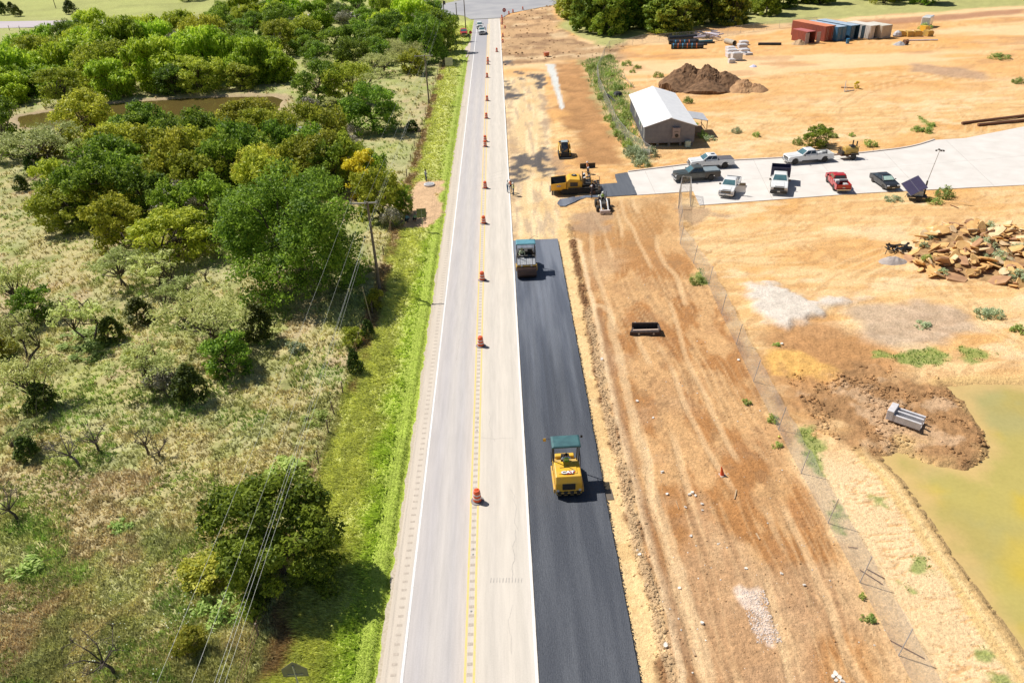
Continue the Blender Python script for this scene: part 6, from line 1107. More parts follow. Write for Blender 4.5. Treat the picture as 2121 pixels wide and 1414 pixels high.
def chain_fence(pts, h, label, net, lean=0.0, gap=3.0, rail=True, baggy=0.0):
    e = empty('chain_link_fence', (0, 0, 0), 0, label, 'fence'); P = [Vector(p) for p in pts]; Q = [P[0]]
    for a, b in zip(P[:-1], P[1:]):
        n = max(1, round((b - a).length / gap)); Q += [a.lerp(b, k / n) for k in range(1, n + 1)]
    tops = []
    for i, p in enumerate(Q): z = GZ(p.x, p.y); t = Vector((p.x + lean, p.y + R.uniform(-.1, .1), z + h)); tops.append(t); MB().cyl((p.x, p.y, z - .1), t, .03, M_galv, n=6).build('post', e)
    for i in range(len(Q) - 1):
        a = Vector((Q[i].x, Q[i].y, GZ(*Q[i]))); b = Vector((Q[i + 1].x, Q[i + 1].y, GZ(*Q[i + 1]))); k = 5; V = []
        for j in range(k + 1):
            u = j / k
            for w in (0, .33, .66, 1): lo = a.lerp(b, u); hi = tops[i].lerp(tops[i + 1], u); q = lo.lerp(hi, w) ; V.append((q.x + R.uniform(-1, 1) * baggy * w, q.y, q.z - .15 * math.sin(u * math.pi) * baggy * 3 * w))
        F = [(j * 4 + m_, j * 4 + m_ + 1, j * 4 + m_ + 5, j * 4 + m_ + 4) for j in range(k) for m_ in range(3)]; mb = MB(); mb.add(V, F, net); mb.build('chain_link_panel', e)
    if rail: mb = MB(); mb.tube(tops, .02, M_galv, 5); mb.build('top_rail', e)
    return e
chain_fence([(XF, 14)] + [(XF, 19.5), (XF, 43)] + [G(1560, 790), G(1467, 592), G(1408, 505), G(1405, 432)], 2.0, 'grey chain link fence running from the drive down to the bottom right past the pond', M_net, .30, 5.2, False, .10)
chain_fence([G(1405, 432), G(1410, 402), G(1428, 403), G(1430, 428)], 2.4, 'open chain link gate panels standing at the corner of the drive', M_net2, 0, 1.5, True)
chain_fence([G(1345, 330), G(1300, 300), G(1272, 262), G(1258, 225), G(1240, 185), G(1236, 155), G(1252, 118)], 2.0, 'chain link fence standing in the weeds left of the grey shed', M_net2, .1, 3, True, .08)
chain_fence([G(1252, 118), G(1262, 106), G(1290, 100), G(1330, 90), G(1400, 86), G(1480, 78), G(1560, 66), G(1640, 56), G(1690, 52)], 2.0, 'far chain link fence between the yard and the wood', M_net2, 0, 4, True, .05)
# fallen posts
for px, py, qx, qy, lab in ((1843, 1328, 1915, 1365, 'thin steel post lying on the pale bank, the lowest one'), (1780, 1182, 1828, 1212, 'nearer of two thin posts lying side by side on the pale bank'), (1794, 1180, 1832, 1200, 'farther of two thin posts lying side by side on the pale bank'), (1756, 1135, 1776, 1136, 'short steel bar lying by the second fence post')):
    a = G(px, py); b = G(qx, qy); tag(MB().tube([(a[0], a[1], GZ(*a) + .06), (b[0], b[1], GZ(*b) + .06)], .025, M_rust, 6).build('fallen_post'), lab, 'steel post', 'steel posts lying on the bank')
# timber and pipes lying about
def stick(a, b, w, lab, m=M_wood, nm='timber', z=.05, r=None):
    p = Vector((*G(*a), 0)); q = Vector((*G(*b), 0)); p.z = GZ(p.x, p.y) + z; q.z = GZ(q.x, q.y) + z; d = q - p; mb = MB(); mb.M = Matrix.Translation((p + q) / 2) @ d.to_track_quat('X', 'Z').to_matrix().to_4x4()
    if r: mb.cyl((-d.length / 2, 0, 0), (d.length / 2, 0, 0), r, m, n=10)
    else: mb.box((0, 0, 0), (d.length, w, w * .6), m)
    o = mb.build(nm); c = (p + q) / 2; return tag(o, lab, 'pipe' if r else 'timber')
stick((1525, 1015), (1521, 1032), .08, 'short pale stake lying on the dirt below the cone'); stick((1336, 1215), (1348, 1202), .14, 'pale plank lying across the dark clod line'); stick((1232, 775), (1245, 785), .12, 'small pale plank in the clod line beside the asphalt')
stick((1434, 1343), (1440, 1358), .10, 'short stick near the clod line at the bottom'); stick((1566, 1105), (1573, 1118), .10, 'bleached stick on the brown dirt'); stick((1992, 258), (2121, 243), .5, 'long dark pipe at the right edge of the yard', M_rust, 'pipe', .25, .22); stick((2025, 262), (2121, 252), .5, 'second long dark pipe lying nearer at the right edge', M_rust, 'pipe', .25, .22)
stick((1301, 234), (1341, 309), .3, 'long pale timber lying along the left wall of the shed'); stick((1253, 118), (1313, 182), .35, 'long pale board line behind the shed among the weeds'); stick((1400, 1035), (1406, 1052), .04, 'pink topped survey stake', M_wood)
stick((1040, 0), (1041, 1), .1, 'small stake') if False else None
# ================================================================ SHED
M_sid = mat('grey metal siding', (.21, .21, .25), .6, (.26, .26, .29), 2); M_roof = mat('white roof sheet', (.84, .84, .85), .4, (.78, .78, .80), 1)
A = Vector(G(1335, 302)); B = Vector(G(1441, 302)); Cb = Vector(G(1301, 240)); A = Vector((21.4, 113.2)); ux = Vector((math.cos(-.05), math.sin(-.05))); Wd = 7.5; Ln = 20.5
rzs = math.atan2(ux.y, ux.x); e = empty('grey_shed', (A.x, A.y, 0), rzs, 'grey metal sided shed with a bright white gable roof and air conditioner', 'shed')
we, wr_ = 3.1, 4.3; z0 = .55
MB().prism([(0, z0), (Wd, z0), (Wd, we), (Wd / 2, wr_), (0, we)], 0, Ln, M_sid).build('walls', e)
rf = MB(); o = .28; s = (wr_ - we) / (Wd / 2)
for sg in (0, 1):
    P = [(-o, we - o * s), (Wd / 2, wr_), (Wd / 2, wr_ + .09), (-o, we - o * s + .09)] if sg == 0 else [(Wd + o, we - o * s), (Wd / 2, wr_), (Wd / 2, wr_ + .09), (Wd + o, we - o * s + .09)]
    MB().prism(P, -.35, Ln + .35, M_roof).build('roof_slope', e)
MB().box((Wd / 2, Ln / 2, wr_ + .10), (.35, Ln + .7, .04), M_roof).build('ridge_cap', e)
k = 0
while k * .305 < Wd - .1:
    x = .1 + k * .305; zt = we + min(x, Wd - x) * s - .03; MB().box((x, -.02, (z0 + zt) / 2), (.05, .04, zt - z0), M_sid).build('siding_rib', e); k += 1
for k in range(int(Ln / .6)): MB().box((-.02, .3 + k * .6, (z0 + we) / 2), (.04, .06, we - z0 - .05), M_sid).build('siding_rib', e)
for k in range(int(Ln / 1.0)):
    for sg in (0, 1):
        xa = Wd * .25 if sg == 0 else Wd * .75; ang = math.atan(s); MB().box((xa, .4 + k * 1.0, (we + wr_) / 2 + .085), (Wd / 2 / math.cos(ang) + .2, .04, .03), M_roof, (0, -ang if sg == 0 else ang, 0)).build('roof_rib', e)
ac = MB(); ac.box((Wd * .62, -.25, 2.15), (1.15, .5, 1.5), mat('beige ac unit', (.36, .30, .30), .6)); aco = ac.build('air_conditioner', e, .04); MB().at((Wd * .63, -.50, 1.75), (math.pi / 2, 0, 0)).lathe([(.12, 0), (.28, 0), (.28, .03), (.12, .03)], M_black, 18).build('fan_ring', aco); MB().box((Wd * .62, -.51, 2.35), (.6, .02, .06), M_black).build('vent', aco)
for yy, w in ((4.0, .5), (12.5, .7)): MB().box((-.03, yy, 2.1), (.05, w, 1.4), M_white).build('white_door_trim', e)
MB().box((-.03, 6.3, 2.2), (.06, 1.6, 1.0), mat('pale blue window', (.45, .62, .66), .15)).build('window', e, .01); MB().box((-.03, .8, 2.0), (.05, .35, 1.7), M_white).build('white_panel', e)
for k in range(5):
    for yy in (.3, Ln - .3, Ln / 2): MB().box((.3 + k * (Wd - .6) / 4, yy, .25), (.35, .35, .6), mat('pier block', (.3, .28, .26), .9)).build('pier', e)
# porch awning on the right side
aw = MB(); aw.loft([[(Wd + .15, 4.6, 2.9), (Wd + 2.9, 4.6, 2.4), (Wd + 2.9, 9.2, 2.4), (Wd + .15, 9.2, 2.9)], [(Wd + .15, 4.6, 2.98), (Wd + 2.9, 4.6, 2.48), (Wd + 2.9, 9.2, 2.48), (Wd + .15, 9.2, 2.98)]], mat('grey awning sheet', (.52, .53, .56), .45)); aw.build('awning', e)
for yy in (4.8, 9.0): MB().box((Wd + 2.8, yy, 1.2), (.1, .1, 2.4), M_wood).build('awning_post', e)
MB().box((Wd + 1.4, 6.9, .62), (2.5, 4.2, .1), M_wood).build('porch_deck', e)
for k in range(4): MB().box((Wd + 1.4, 4.6 - k * .3, .5 - k * .14), (1.2, .3, .05), M_wood).build('porch_step', e)
MB().box((Wd + 2.6, 6.9, 1.15), (.06, 4.0, .08), M_wood).build('porch_rail', e)
x, y = G(1424, 305); tag(MB().at((x, y, 0)).box((0, 0, .5), (.8, .6, 1.0), mat('pale propane box', (.45, .58, .52), .5)).build('utility_cabinet', bevel=.05), 'small pale green cabinet in the shade below the shed wall', 'cabinet')
x, y = G(1339, 316); tag(MB().at((x, y, .0), (0, 0, rzs)).box((0, 0, .12), (2.0, 1.5, .35), M_conc).build('concrete_step', bevel=.02), 'pale square concrete block at the shed corner', 'concrete block')
x, y = G(1279, 200); tag(MB().at((x, y, .0)).lathe([(.01, 0), (.9, 0), (1.0, .35), (.7, .8), (.2, .95), (.01, .95)], M_black, 9).build('black_bag'), 'black plastic bundle in the weeds behind the shed', 'bundle')
x, y = G(1258, 205); tag(MB().tube([(x, y, .8), (x + .6, y - 1.5, .4), (x + 1.1, y - 3.2, .1)], .22, M_black, 7).build('black_tarp'), 'black tarp hanging off the fence left of the shed', 'tarp')
# ================================================================ CONTAINERS
def container(fx, fy, w, l, h, m, label, rot, doors='closed', roofm=None, hm=None):
    "front left foot at pixel; the box runs back from the doors"
    x, y = G(fx, fy); e = empty('shipping_container', (x, y, .05), rot, label, 'container', 'shipping containers at the back of the yard'); mi = hm or m
    MB().box((0.03, l / 2, h / 2), (.06, l, h), m).build('side_wall', e); MB().box((w - .03, l / 2, h / 2), (.06, l, h), m).build('side_wall', e); MB().box((w / 2, l - .03, h / 2), (w, .06, h), m).build('end_wall', e); MB().box((w / 2, l / 2, .08), (w, l, .1), M_dark).build('floor', e)
    MB().box((w / 2, l / 2, h), (w + .02, l + .02, .06), roofm or m).build('roof', e)
    for k in range(int(l / .5)): MB().box((-.02, .25 + k * .5, h / 2), (.05, .2, h - .2), m).build('side_rib', e)
    fr = MB(); fr.box((w / 2, -.02, h - .06), (w, .1, .14), m); fr.box((w / 2, -.02, .07), (w, .1, .14), m); [fr.box((q, -.02, h / 2), (.12, .1, h), m) for q in (.06, w - .06)]; fr.build('door_frame', e)
    for s in (0, 1):
        dm = m
        if doors == 'closed' or (doors == 'half' and s == 0):
            d = MB(); d.box((w * (.25 + .5 * s), -.03, h / 2), (w / 2 - .08, .05, h - .25), dm); do = d.build('door', e)
            for q in (-.2, .2): MB().cyl((w * (.25 + .5 * s) + q, -.08, .2), (w * (.25 + .5 * s) + q, -.08, h - .2), .025, M_galv, n=6).build('lock_bar', do)
            for q in (-.42, 0, .42): MB().box((w * (.25 + .5 * s) + q * .9, -.065, h / 2), (.08, .03, h - .5), dm).build('door_rib', do)
        else:
            d = MB(); xx = 0 if s == 0 else w; d.box((xx + (-.45 if s == 0 else .45), -.75, h / 2), (1.05, .06, h - .25), hm or m, (0, 0, 0)); d.build('open_door', e)
    return e
Mo = mat('faded orange container', (.72, .27, .14), .7, (.62, .21, .10), 1); Mr = mat('red brown container', (.33, .08, .045), .7, (.26, .07, .05), 1.5); Mb = mat('blue container', (.03, .16, .33), .6, (.06, .14, .25), 1.5); Mbr = mat('pale blue roof', (.40, .50, .60), .7, (.30, .38, .48), 1); Mb2 = mat('dark blue container', (.035, .12, .22), .6, (.03, .09, .16), 1.5); Mw = mat('white container', (.66, .62, .58), .7, (.58, .52, .46), 1); Mbe = mat('beige container', (.56, .48, .38), .7, (.48, .41, .33), 1)
Mpale = mat('pale open door', (.42, .36, .38), .7)
container(1669, 91, 2.4, 5.5, 2.6, Mr, 'small red container with both doors open, leftmost of the row', .32, 'open', mat('pinkish red roof', (.52, .15, .14), .6), Mpale)
container(1706, 87, 2.9, 12.2, 3.4, Mr, 'large orange container with brown doors closed', .34, 'closed', Mo)
container(1731, 86.5, 2.7, 12.2, 3.2, Mb, 'blue container with pale roof and closed doors, first of the two blue ones', .34, 'closed', Mbr)
container(1758, 83.5, 2.7, 12.2, 3.2, Mb2, 'dark blue container with one door open, second of the two blue ones', .34, 'half', Mbr)
container(1799, 82, 2.8, 8, 3.0, Mw, 'white container with one door open, middle of the row', .36, 'half', mat('cream roof', (.74, .70, .62), .6), Mw)
container(1823, 81, 3.1, 6, 2.9, Mbe, 'beige container with closed doors, rightmost of the row', .36, 'closed', mat('cream roof', (.70, .66, .56), .6))
def at(px, py, dz=0): x, y = G(px, py); return (x, y, GZ(x, y) + dz)
def simple(mb, nm, lab, cat, group=None, bevel=0, kind=None): return tag(mb.build(nm, bevel=bevel), lab, cat, group, kind)
p = at(1755, 91); b = MB().at(p); b.lathe([(.01, 0), (.38, 0), (.38, .45), (.40, .47), (.38, .5), (.38, 1.1), (.40, 1.12), (.01, 1.12)], mat('blue barrel', (.03, .18, .38), .5), 14); simple(b, 'blue_barrel', 'blue steel drum in front of the dark blue container', 'drum')
# cargo trailer
x, y, z = at(1925, 58); e = empty('cargo_trailer', (x, y, 0), .9, 'white enclosed cargo trailer standing behind the yellow buckets', 'trailer'); MB().box((1.6, 1.1, 1.55), (4.2, 2.1, 2.1), M_white).build('body', e, .15); [wheel(e, 1.2 + q, s, .36, .2, M_rimw) for q in (0, .9) for s in (.15, 2.05)]; MB().tube([(3.6, 1.1, .5), (4.9, 1.1, .5)], .06, M_dark, 5).build('hitch', e); MB().box((-.52, 1.1, 1.5), (.04, 1.9, 1.9), mat('trailer door', (.7, .7, .72), .5)).build('rear_door', e, .02)
for q, (px, py) in enumerate(((1866, 75), (1884, 75.5), (1901, 75.5), (1922, 75), (1915, 65))):
    x, y, z = at(px, py); e = empty('excavator_bucket', (x, y, z), R.uniform(-.5, .5), ['faded yellow excavator bucket, leftmost of the row', 'yellow excavator bucket, second from the left', 'yellow excavator bucket in the middle of the row', 'yellow excavator bucket, rightmost of the front row', 'bright yellow bucket behind the row beside the cargo trailer'][q], 'excavator bucket', 'excavator buckets by the containers')
    m = M_cat if q == 4 else M_catd; sh = MB(); sh.prism([(-.8, 0), (.7, 0), (.9, .9), (.3, 1.3), (-.7, 1.25), (-.95, .6)], -.05, .05, m); b = MB(); 
    for s in (-.8, .8): b.prism([(-.8, 0), (.7, 0), (.9, .9), (.3, 1.3), (-.7, 1.25), (-.95, .6)], s - .04, s + .04, m)
    b.box((-.1, 0, .04), (1.5, 1.6, .08), m); b.box((-.88, 0, .7), (.08, 1.6, 1.3), m); b.box((-.2, 0, 1.26), (1.0, 1.6, .06), m); b.build('shell', e); t = MB(); [t.box((.8, -.6 + k * .4, .02), (.3, .1, .08), M_steel) for k in range(4)]; t.build('teeth', e)
x, y, z = at(1858, 76); simple(MB().at((x, y, z)).loft([[(1.0 * math.cos(a) * s, .8 * math.sin(a) * s, zz) for a in [k * .785 for k in range(8)]] for s, zz in ((1, 0), (1.15, .4), (.9, 1.0), (.3, 1.4))], mat('white sacking', (.62, .60, .62), .8)), 'bulk_bag', 'crumpled white bulk bag right of the beige container', 'bulk bag')
x, y, z = at(1875, 93); e = empty('cable_spool', (x, y, z), .3, 'brown wheel hub spool lying beside grey rubble', 'spool'); b = MB().at((0, 0, .6), (0, math.pi / 2, 0)); b.lathe([(.2, -.45), (.6, -.45), (.6, -.35), (.3, -.33), (.3, .33), (.6, .35), (.6, .45), (.2, .45)], M_rust, 14); b.build('drum', e)
def heap(name, label, cat, px, py, rx, ry, h, m, seed, n=28, chunky=0.3, rot=0.0):
    x, y = G(px, py); rs_ = np.random.RandomState(seed); u, v = np.meshgrid(np.linspace(-1.1, 1.1, n), np.linspace(-1.1, 1.1, n)); r = np.sqrt(u * u + v * v); X = u * rx; Y = v * ry; c, s = math.cos(rot), math.sin(rot); XX = X * c - Y * s + x; YY = X * s + Y * c + y
    z = h * np.maximum(0, 1 - r ** 1.5) * (1 + .5 * (fbm(XX, YY, max(rx, ry) * .5, 3) - .5) * 2) + h * chunky * (fbm(XX, YY, .8, 4, .6) - .5) * np.clip(1.15 - r, 0, 1) * 2; z = np.where(r > 1.05, -.15, z); V = np.stack([XX.ravel(), YY.ravel(), z.ravel()], 1); i = np.arange((n - 1) ** 2); a = (i // (n - 1)) * n + i % (n - 1); F = np.stack([a, a + 1, a + n + 1, a + n], 1); o = link(name, npmesh(name, V, F, m)); return tag(o, label, cat)
M_rub = mat('grey rubble', (.30, .30, .33), .9, (.50, .48, .46), 4, bump=.6, bscale=6)
heap('rubble_heap', 'small grey rubble heap beside the brown spool', 'rubble heap', 1863, 93, 1.5, 1.2, .7, M_rub, 3); heap('pallet_heap', 'pile of broken pale planks in front of the small red container', 'plank pile', 1654, 92, 1.9, 1.5, 1.0, M_wood, 5, 14, .9)
M_mound = mat('dark excavated soil', (.115, .06, .028), .95, (.27, .15, .075), 1.3, bump=1.0, bscale=2.5, lo=.35, hi=.72); M_mound2 = mat('light excavated soil', (.50, .30, .15), .95, (.36, .20, .10), .8, bump=.9, bscale=3)
def mound(label, cx, cy, rx, ry, h, m, bumps, seed, rot=0):
    x, y = G(cx, cy); n = 110; u, v = np.meshgrid(np.linspace(-1.15, 1.15, n), np.linspace(-1.15, 1.15, n)); X = u * rx; Y = v * ry; XX = X + x; YY = Y + y; r = np.sqrt(u * u + v * v) + .18 * (fbm(XX, YY, 3, 3) - .5) * 2; z = np.zeros_like(u)
    for bx, by, br, bh in bumps: z = np.maximum(z, bh * np.maximum(0, 1 - np.sqrt(((u - bx) / br) ** 2 + ((v - by) / br) ** 2)) ** .9)
    z = z * h + np.clip(1.1 - r, 0, 1) * (1.2 * (fbm(XX, YY, 1.9, 5, .62, seed) - .45) + 1.1 * np.maximum(fbm(XX, YY, .6, 3, .6, seed + 3) - .5, 0)) * 1.3; z = np.where(r > 1.02, -.2, z); V = np.stack([XX.ravel(), YY.ravel(), z.ravel()], 1); i = np.arange((n - 1) ** 2); a = (i // (n - 1)) * n + i % (n - 1); F = np.stack([a, a + 1, a + n + 1, a + n], 1); return tag(link('dirt_mound', npmesh('dirt_mound', V, F, m)), label, 'dirt mound', 'soil mounds in the yard')
mound('large dark brown soil mound behind the white roofed shed', 1452, 178, 8.0, 7.5, 4.2, M_mound, [(-.35, .1, .75, 1.0), (.1, -.1, .7, .95), (.5, -.25, .6, .75), (-.7, -.2, .5, .5), (0, -.6, .6, .5)], 4)
mound('smaller light brown soil mound joined to the right of the dark one', 1545, 186, 4.0, 4.2, 2.0, M_mound2, [(-.2, 0, .8, 1.0), (.4, -.2, .6, .7)], 8)
# pipes
def pipe(p0, p1, r, m, lab, z=None, group=None, hollow=True, bands=None, nm='pipe'):
    a = Vector((*G(*p0), 0)); b = Vector((*G(*p1), 0)); zz = r if z is None else z; a.z = GZ(a.x, a.y) + zz; b.z = GZ(b.x, b.y) + zz; d = (b - a).normalized(); mb = MB(); mb.M = Matrix.Translation(a) @ d.to_track_quat('Z', 'Y').to_matrix().to_4x4(); L_ = (b - a).length; n = 18
    mb.lathe([(r * .9, 0), (r, 0), (r, L_), (r * .9, L_), (r * .88, L_ * .5), (r * .9, 0)], m, n)
    if bands: 
        for k in range(int(L_ / 1.1)): mb.lathe([(r * 1.005, .4 + k * 1.1), (r * 1.02, .4 + k * 1.1), (r * 1.02, .65 + k * 1.1), (r * 1.005, .65 + k * 1.1)], bands[k % 2], n)
    o = mb.build(nm); return tag(o, lab, 'pipe', group)
Mbp = mat('black plastic pipe', (.02, .025, .03), .4, (.04, .04, .045), 2); Mwp = mat('white plastic pipe', (.62, .58, .66), .5, (.50, .46, .56), 2); gb = 'black pipes stacked behind the mound'
Mbb = (mat('blue pipe band', (.05, .25, .45), .5), mat('orange pipe band', (.5, .14, .05), .5))
pipe((1390, 101), (1457, 101), .62, Mbp, 'nearest thick black pipe with coloured bands', None, gb, bands=Mbb); pipe((1394, 95), (1440, 94), .62, Mbp, 'second thick black pipe with coloured bands behind the nearest', None, gb, bands=Mbb); pipe((1385, 92), (1446, 90), .55, Mbp, 'third thick black pipe behind the banded ones', None, gb); pipe((1384, 88), (1442, 84), .6, Mbp, 'farthest thick black pipe of the stack', .9, gb)
for k, (a, b) in enumerate((((1446, 88), (1476, 86)), ((1447, 92), (1480, 90)), ((1448, 95), (1464, 94)))): pipe(a, b, .22, Mbp if k else mat('blue pipe', (.03, .2, .3), .5), ['thin blue pipe right of the black stack', 'thin black pipe right of the stack', 'short thin black pipe right of the stack'][k], None, 'thin pipes right of the black stack')
for k in range(13): a = (1449 + R.uniform(0, 25), 83 + R.uniform(-8, 3)); b = (a[0] + R.uniform(12, 32) * R.choice([1, 1, -1]), a[1] + R.uniform(-8, 5)); pipe(a, b, .18, Mwp, 'white plastic pipe in the tangled pile right of the black pipes', R.uniform(.2, 1.4), 'tangled white plastic pipes')
pipe((1570, 94), (1618, 94), .3, Mbp, 'single dark pipe lying alone left of the containers', None, None); pipe((1503, 90), (1521, 95), .62, mat('corrugated grey pipe', (.45, .40, .33), .8), 'short ribbed grey pipe above the concrete blocks')
pipe((1880, 85), (1942, 84), .14, Mwp, 'long thin white pipe lying in front of the buckets'); pipe((1742, 183), (1768, 184), .12, M_wood, 'pale plank lying on the sand in the far yard')
M_blk = mat('precast concrete', (.62, .60, .62), .8, (.52, .50, .50), 2)
def block(px, py, w, d, h, lab, rot=0, hole=False):
    x, y, z = at(px, py); e = empty('concrete_box', (x, y, z), rot, lab, 'concrete box', 'precast concrete boxes in the far yard')
    if hole:
        for s in (-1, 1): MB().box((s * (w / 2 - .1), 0, h / 2), (.2, d, h), M_blk).build('wall', e, .01); MB().box((0, s * (d / 2 - .1), h / 2), (w - .42, .2, h), M_blk).build('wall', e, .01)
        MB().box((0, 0, .06), (w - .42, d - .42, .1), M_blk).build('floor', e)
    else: MB().box((0, 0, h / 2), (w, d, h), M_blk).build('block', e, .03); MB().box((0, 0, h + .05), (w * .7, d * .7, .1), M_blk).build('lid', e, .02)
for a in ((1515, 131, 1.4, 1.2, .8, 'small pale concrete cube, nearest of the row'), (1525, 125, 2.2, 1.8, 1.6, 'largest pale concrete box in the row'), (1511, 118, 1.4, 2.4, .9, 'concrete box left of the largest'), (1516, 110, 2.6, 2.2, .8, 'flat concrete box behind the largest'), (1513, 103, 2.0, 2.4, .7, 'flat concrete box below the ribbed pipe'),
    (1537, 100, 2.0, 2.0, .9, 'dark topped concrete box right of the ribbed pipe'), (1541, 106, 2.2, 2.0, .5, 'low concrete slab right of the flat boxes', .1), (1546, 113, 1.8, 2.6, .5, 'hollow concrete frame at the right of the row', .2, True), (1540, 93, 2.0, 1.8, .9, 'farthest concrete box of the row')): block(*a)
heap('paper_heap', 'small white heap of wrapping on the sand right of the concrete boxes', 'wrapping', 1560, 139, .9, .8, .4, mat('white wrapping', (.72, .72, .78), .7, (.35, .35, .6), 5), 9, 14, 1.2)
e = empty('broken_frame', at(1757, 190), .4, 'broken white frame with a yellow flower plant in the far yard', 'frame'); b = MB(); b.tube([(-1, 0, 0), (-.7, .3, 1.9)], .07, M_white, 5); b.tube([(-1, 0, .1), (1.2, -.2, .1)], .09, M_white, 5); b.tube([(-.8, 0, 1), (-.2, 0, .1)], .05, M_white, 5); b.build('bars', e); plantpx('yellow', 1774, 184, 1.0, 1.4, 'small yellow flowering plant beside the broken frame')
# ================================================================ KETTLE TRAILER AND LIGHT TRAILER
x, y = G(1757, 331); e = empty('tar_kettle', (x, y + .6, 0), .1, 'yellow tar kettle trailer with black stacks hitched behind the white pickup', 'kettle trailer')
t = MB().at((.3, 0, 1.15), (0, math.pi / 2, 0)); t.lathe([(.01, -1.0), (.55, -1.0), (.62, -.9), (.62, .9), (.55, 1.0), (.01, 1.0)], M_catd, 16); t.build('tank', e); MB().box((.1, 0, .65), (2.6, 1.3, .14), M_rust).build('chassis', e); MB().tube([(-1.2, 0, .62), (-2.6, 0, .55)], .05, M_rust, 5).build('tow_bar', e)
for s in (-1, 1): wheel(e, .5, s * .8, .40, .22, M_dark); MB().box((.5, s * .8, .88), (.95, .28, .05), M_dark).build('mudguard', e)
for dx, hh in ((.5, 2.6), (1.1, 2.4)): MB().cyl((dx, -.1, 1.6), (dx, -.1, hh), .09, M_black, n=10).build('stack', e)
MB().box((.5, 0, 1.75), (.7, .7, .25), M_black).build('hatch', e, .03); b = MB(); [b.tube([(-1.15, s, .7), (-1.15, s, 1.7)], .03, M_rust, 5) for s in (-.5, 0, .5)]; b.tube([(-1.15, -.5, 1.7), (-1.15, .5, 1.7), (-.5, .5, 1.5)], .03, M_rust, 5); b.box((-.95, 0, .95), (.4, .9, .5), M_dark); b.build('rack', e); MB().tube([(1.4, .3, 1.1), (1.9, .4, 1.5)], .04, M_rust, 5).build('spray_arm', e)
x, y = G(1893, 418); e = empty('solar_light_trailer', (x + .3, y + .6, 0), -.35, 'solar powered light tower trailer with leaning mast at the edge of the drive', 'light tower')
MB().box((.2, 0, .55), (2.2, 1.2, .12), M_dark).build('chassis', e); MB().box((.3, 0, .95), (1.0, .8, .65), mat('battery box', (.45, .50, .54), .5)).build('battery_box', e, .04)
for s in (-1, 1): wheel(e, .35, s * .75, .36, .2, M_rimw)
MB().tube([(1.2, 0, .55), (2.4, -.1, .35)], .05, M_dark, 5).build('tow_bar', e); pn = MB(); pn.M = Matrix.Translation((-.35, -.15, 1.85)) @ Euler((-.05, -.35, .55)).to_matrix().to_4x4() @ Euler((math.radians(38), 0, 0)).to_matrix().to_4x4()
M_pv = mat('solar cells', (.075, .065, .12), .3, (.09, .08, .15), 4, spec=.6); fr = MB(); fr.M = pn.M; fr.box((0, 0, -.03), (2.3, 2.0, .05), M_galv); fo = fr.build('panel_frame', e)
for sx in (-.57, .57): q = MB(); q.M = pn.M; q.box((sx, 0, .008), (1.10, 1.92, .025), M_pv); q.build('solar_panel', e)
MB().tube([(-.4, 0, .6), (-.4, 0, 1.7)], .06, M_dark, 6).build('panel_stand', e); MB().tube([(-1.0, .5, .1), (-.8, .45, .6)], .03, M_dark, 5).build('jack', e)
MB().tube([(1.0, .3, .5), (1.0, .3, 2.4)], .10, M_dark, 6).build('mast_base', e); MB().tube([(1.0, .3, 2.3), (1.5, .35, 6.2)], .045, M_galv, 8, .03).build('mast', e); hd = MB(); hd.tube([(1.15, .35, 6.2), (1.9, .35, 6.2)], .025, M_galv, 5); hd.build('head_bar', e)
for q in (1.12, 1.38, 1.64, 1.9): MB().box((q, .28, 6.1 + (.15 if q in (1.38,) else 0)), (.2, .16, .14), M_dark).build('flood_lamp', e, .01)
stick((1968, 426), (1985, 432), .1, 'small tow hitch bar lying right of the light trailer', M_rust)
# ================================================================ DRAIN STRUCTURES
x, y = G(1337, 690); e = empty('drain_inlet', (x, y + .2, GZ(x, y)), -.08, 'dark open drain inlet box set in the dirt right of the asphalt lane', 'drain inlet'); M_dk = mat('tarred timber', (.035, .028, .03), .7, (.09, .06, .05), 4)
b = MB(); b.box((0, .55, .35), (2.3, .12, .8), M_dk); b.build('back_board', e, .01); b = MB(); b.box((0, -.45, .18), (2.7, .14, .45), M_dk); b.build('front_board', e, .01); MB().box((0, 0, .02), (2.2, .9, .05), M_black).build('floor', e); MB().box((.1, -.22, .42), (2.4, .16, .08), mat('bleached beam', (.62, .46, .36), .8), (0, 0, .04)).build('beam', e)
MB().prism([(1.15, -.55), (1.35, -.5), (1.25, .65), (1.1, .62)], .0, .6, M_dk, 'z').build('end_board', e); MB().prism([(-1.4, -.5), (-1.2, -.5), (-1.0, .3), (-1.1, .4)], .0, .35, M_dk, 'z').build('end_board', e)
for s in (-.6, .7): MB().cyl((s, -.53, .2), (s, -.55, .2), .09, M_galv, n=10).build('hole', e)
def stone_template(seed, flat=.3, n=8):
    rs_ = np.random.RandomState(seed); pts = []; mb = MB()
    a = np.sort((np.arange(n) + rs_.rand(n) * .7) / n * 6.283); r = .75 + .4 * rs_.rand(n); el = .6 + .3 * rs_.rand(); top = [(r[i] * math.cos(a[i]) * .93, r[i] * math.sin(a[i]) * el * .93, flat * (.8 + .3 * rs_.rand())) for i in range(n)]; mid = [(r[i] * math.cos(a[i]), r[i] * math.sin(a[i]) * el, flat * .25 * (rs_.rand())) for i in range(n)]; bot = [(r[i] * math.cos(a[i]) * .88, r[i] * math.sin(a[i]) * el * .88, -flat * (.7 + .3 * rs_.rand())) for i in range(n)]
    mb.loft([bot, mid, top], None); o = MBb(mb); return o
def MBb(mb): mb.mats = []; me = bpy.data.meshes.new('stone'); me.from_pydata(mb.v, [], mb.f); bm = bmesh.new(); bm.from_mesh(me); bmesh.ops.recalc_face_normals(bm, faces=bm.faces); bm.to_mesh(me); bm.free(); return me
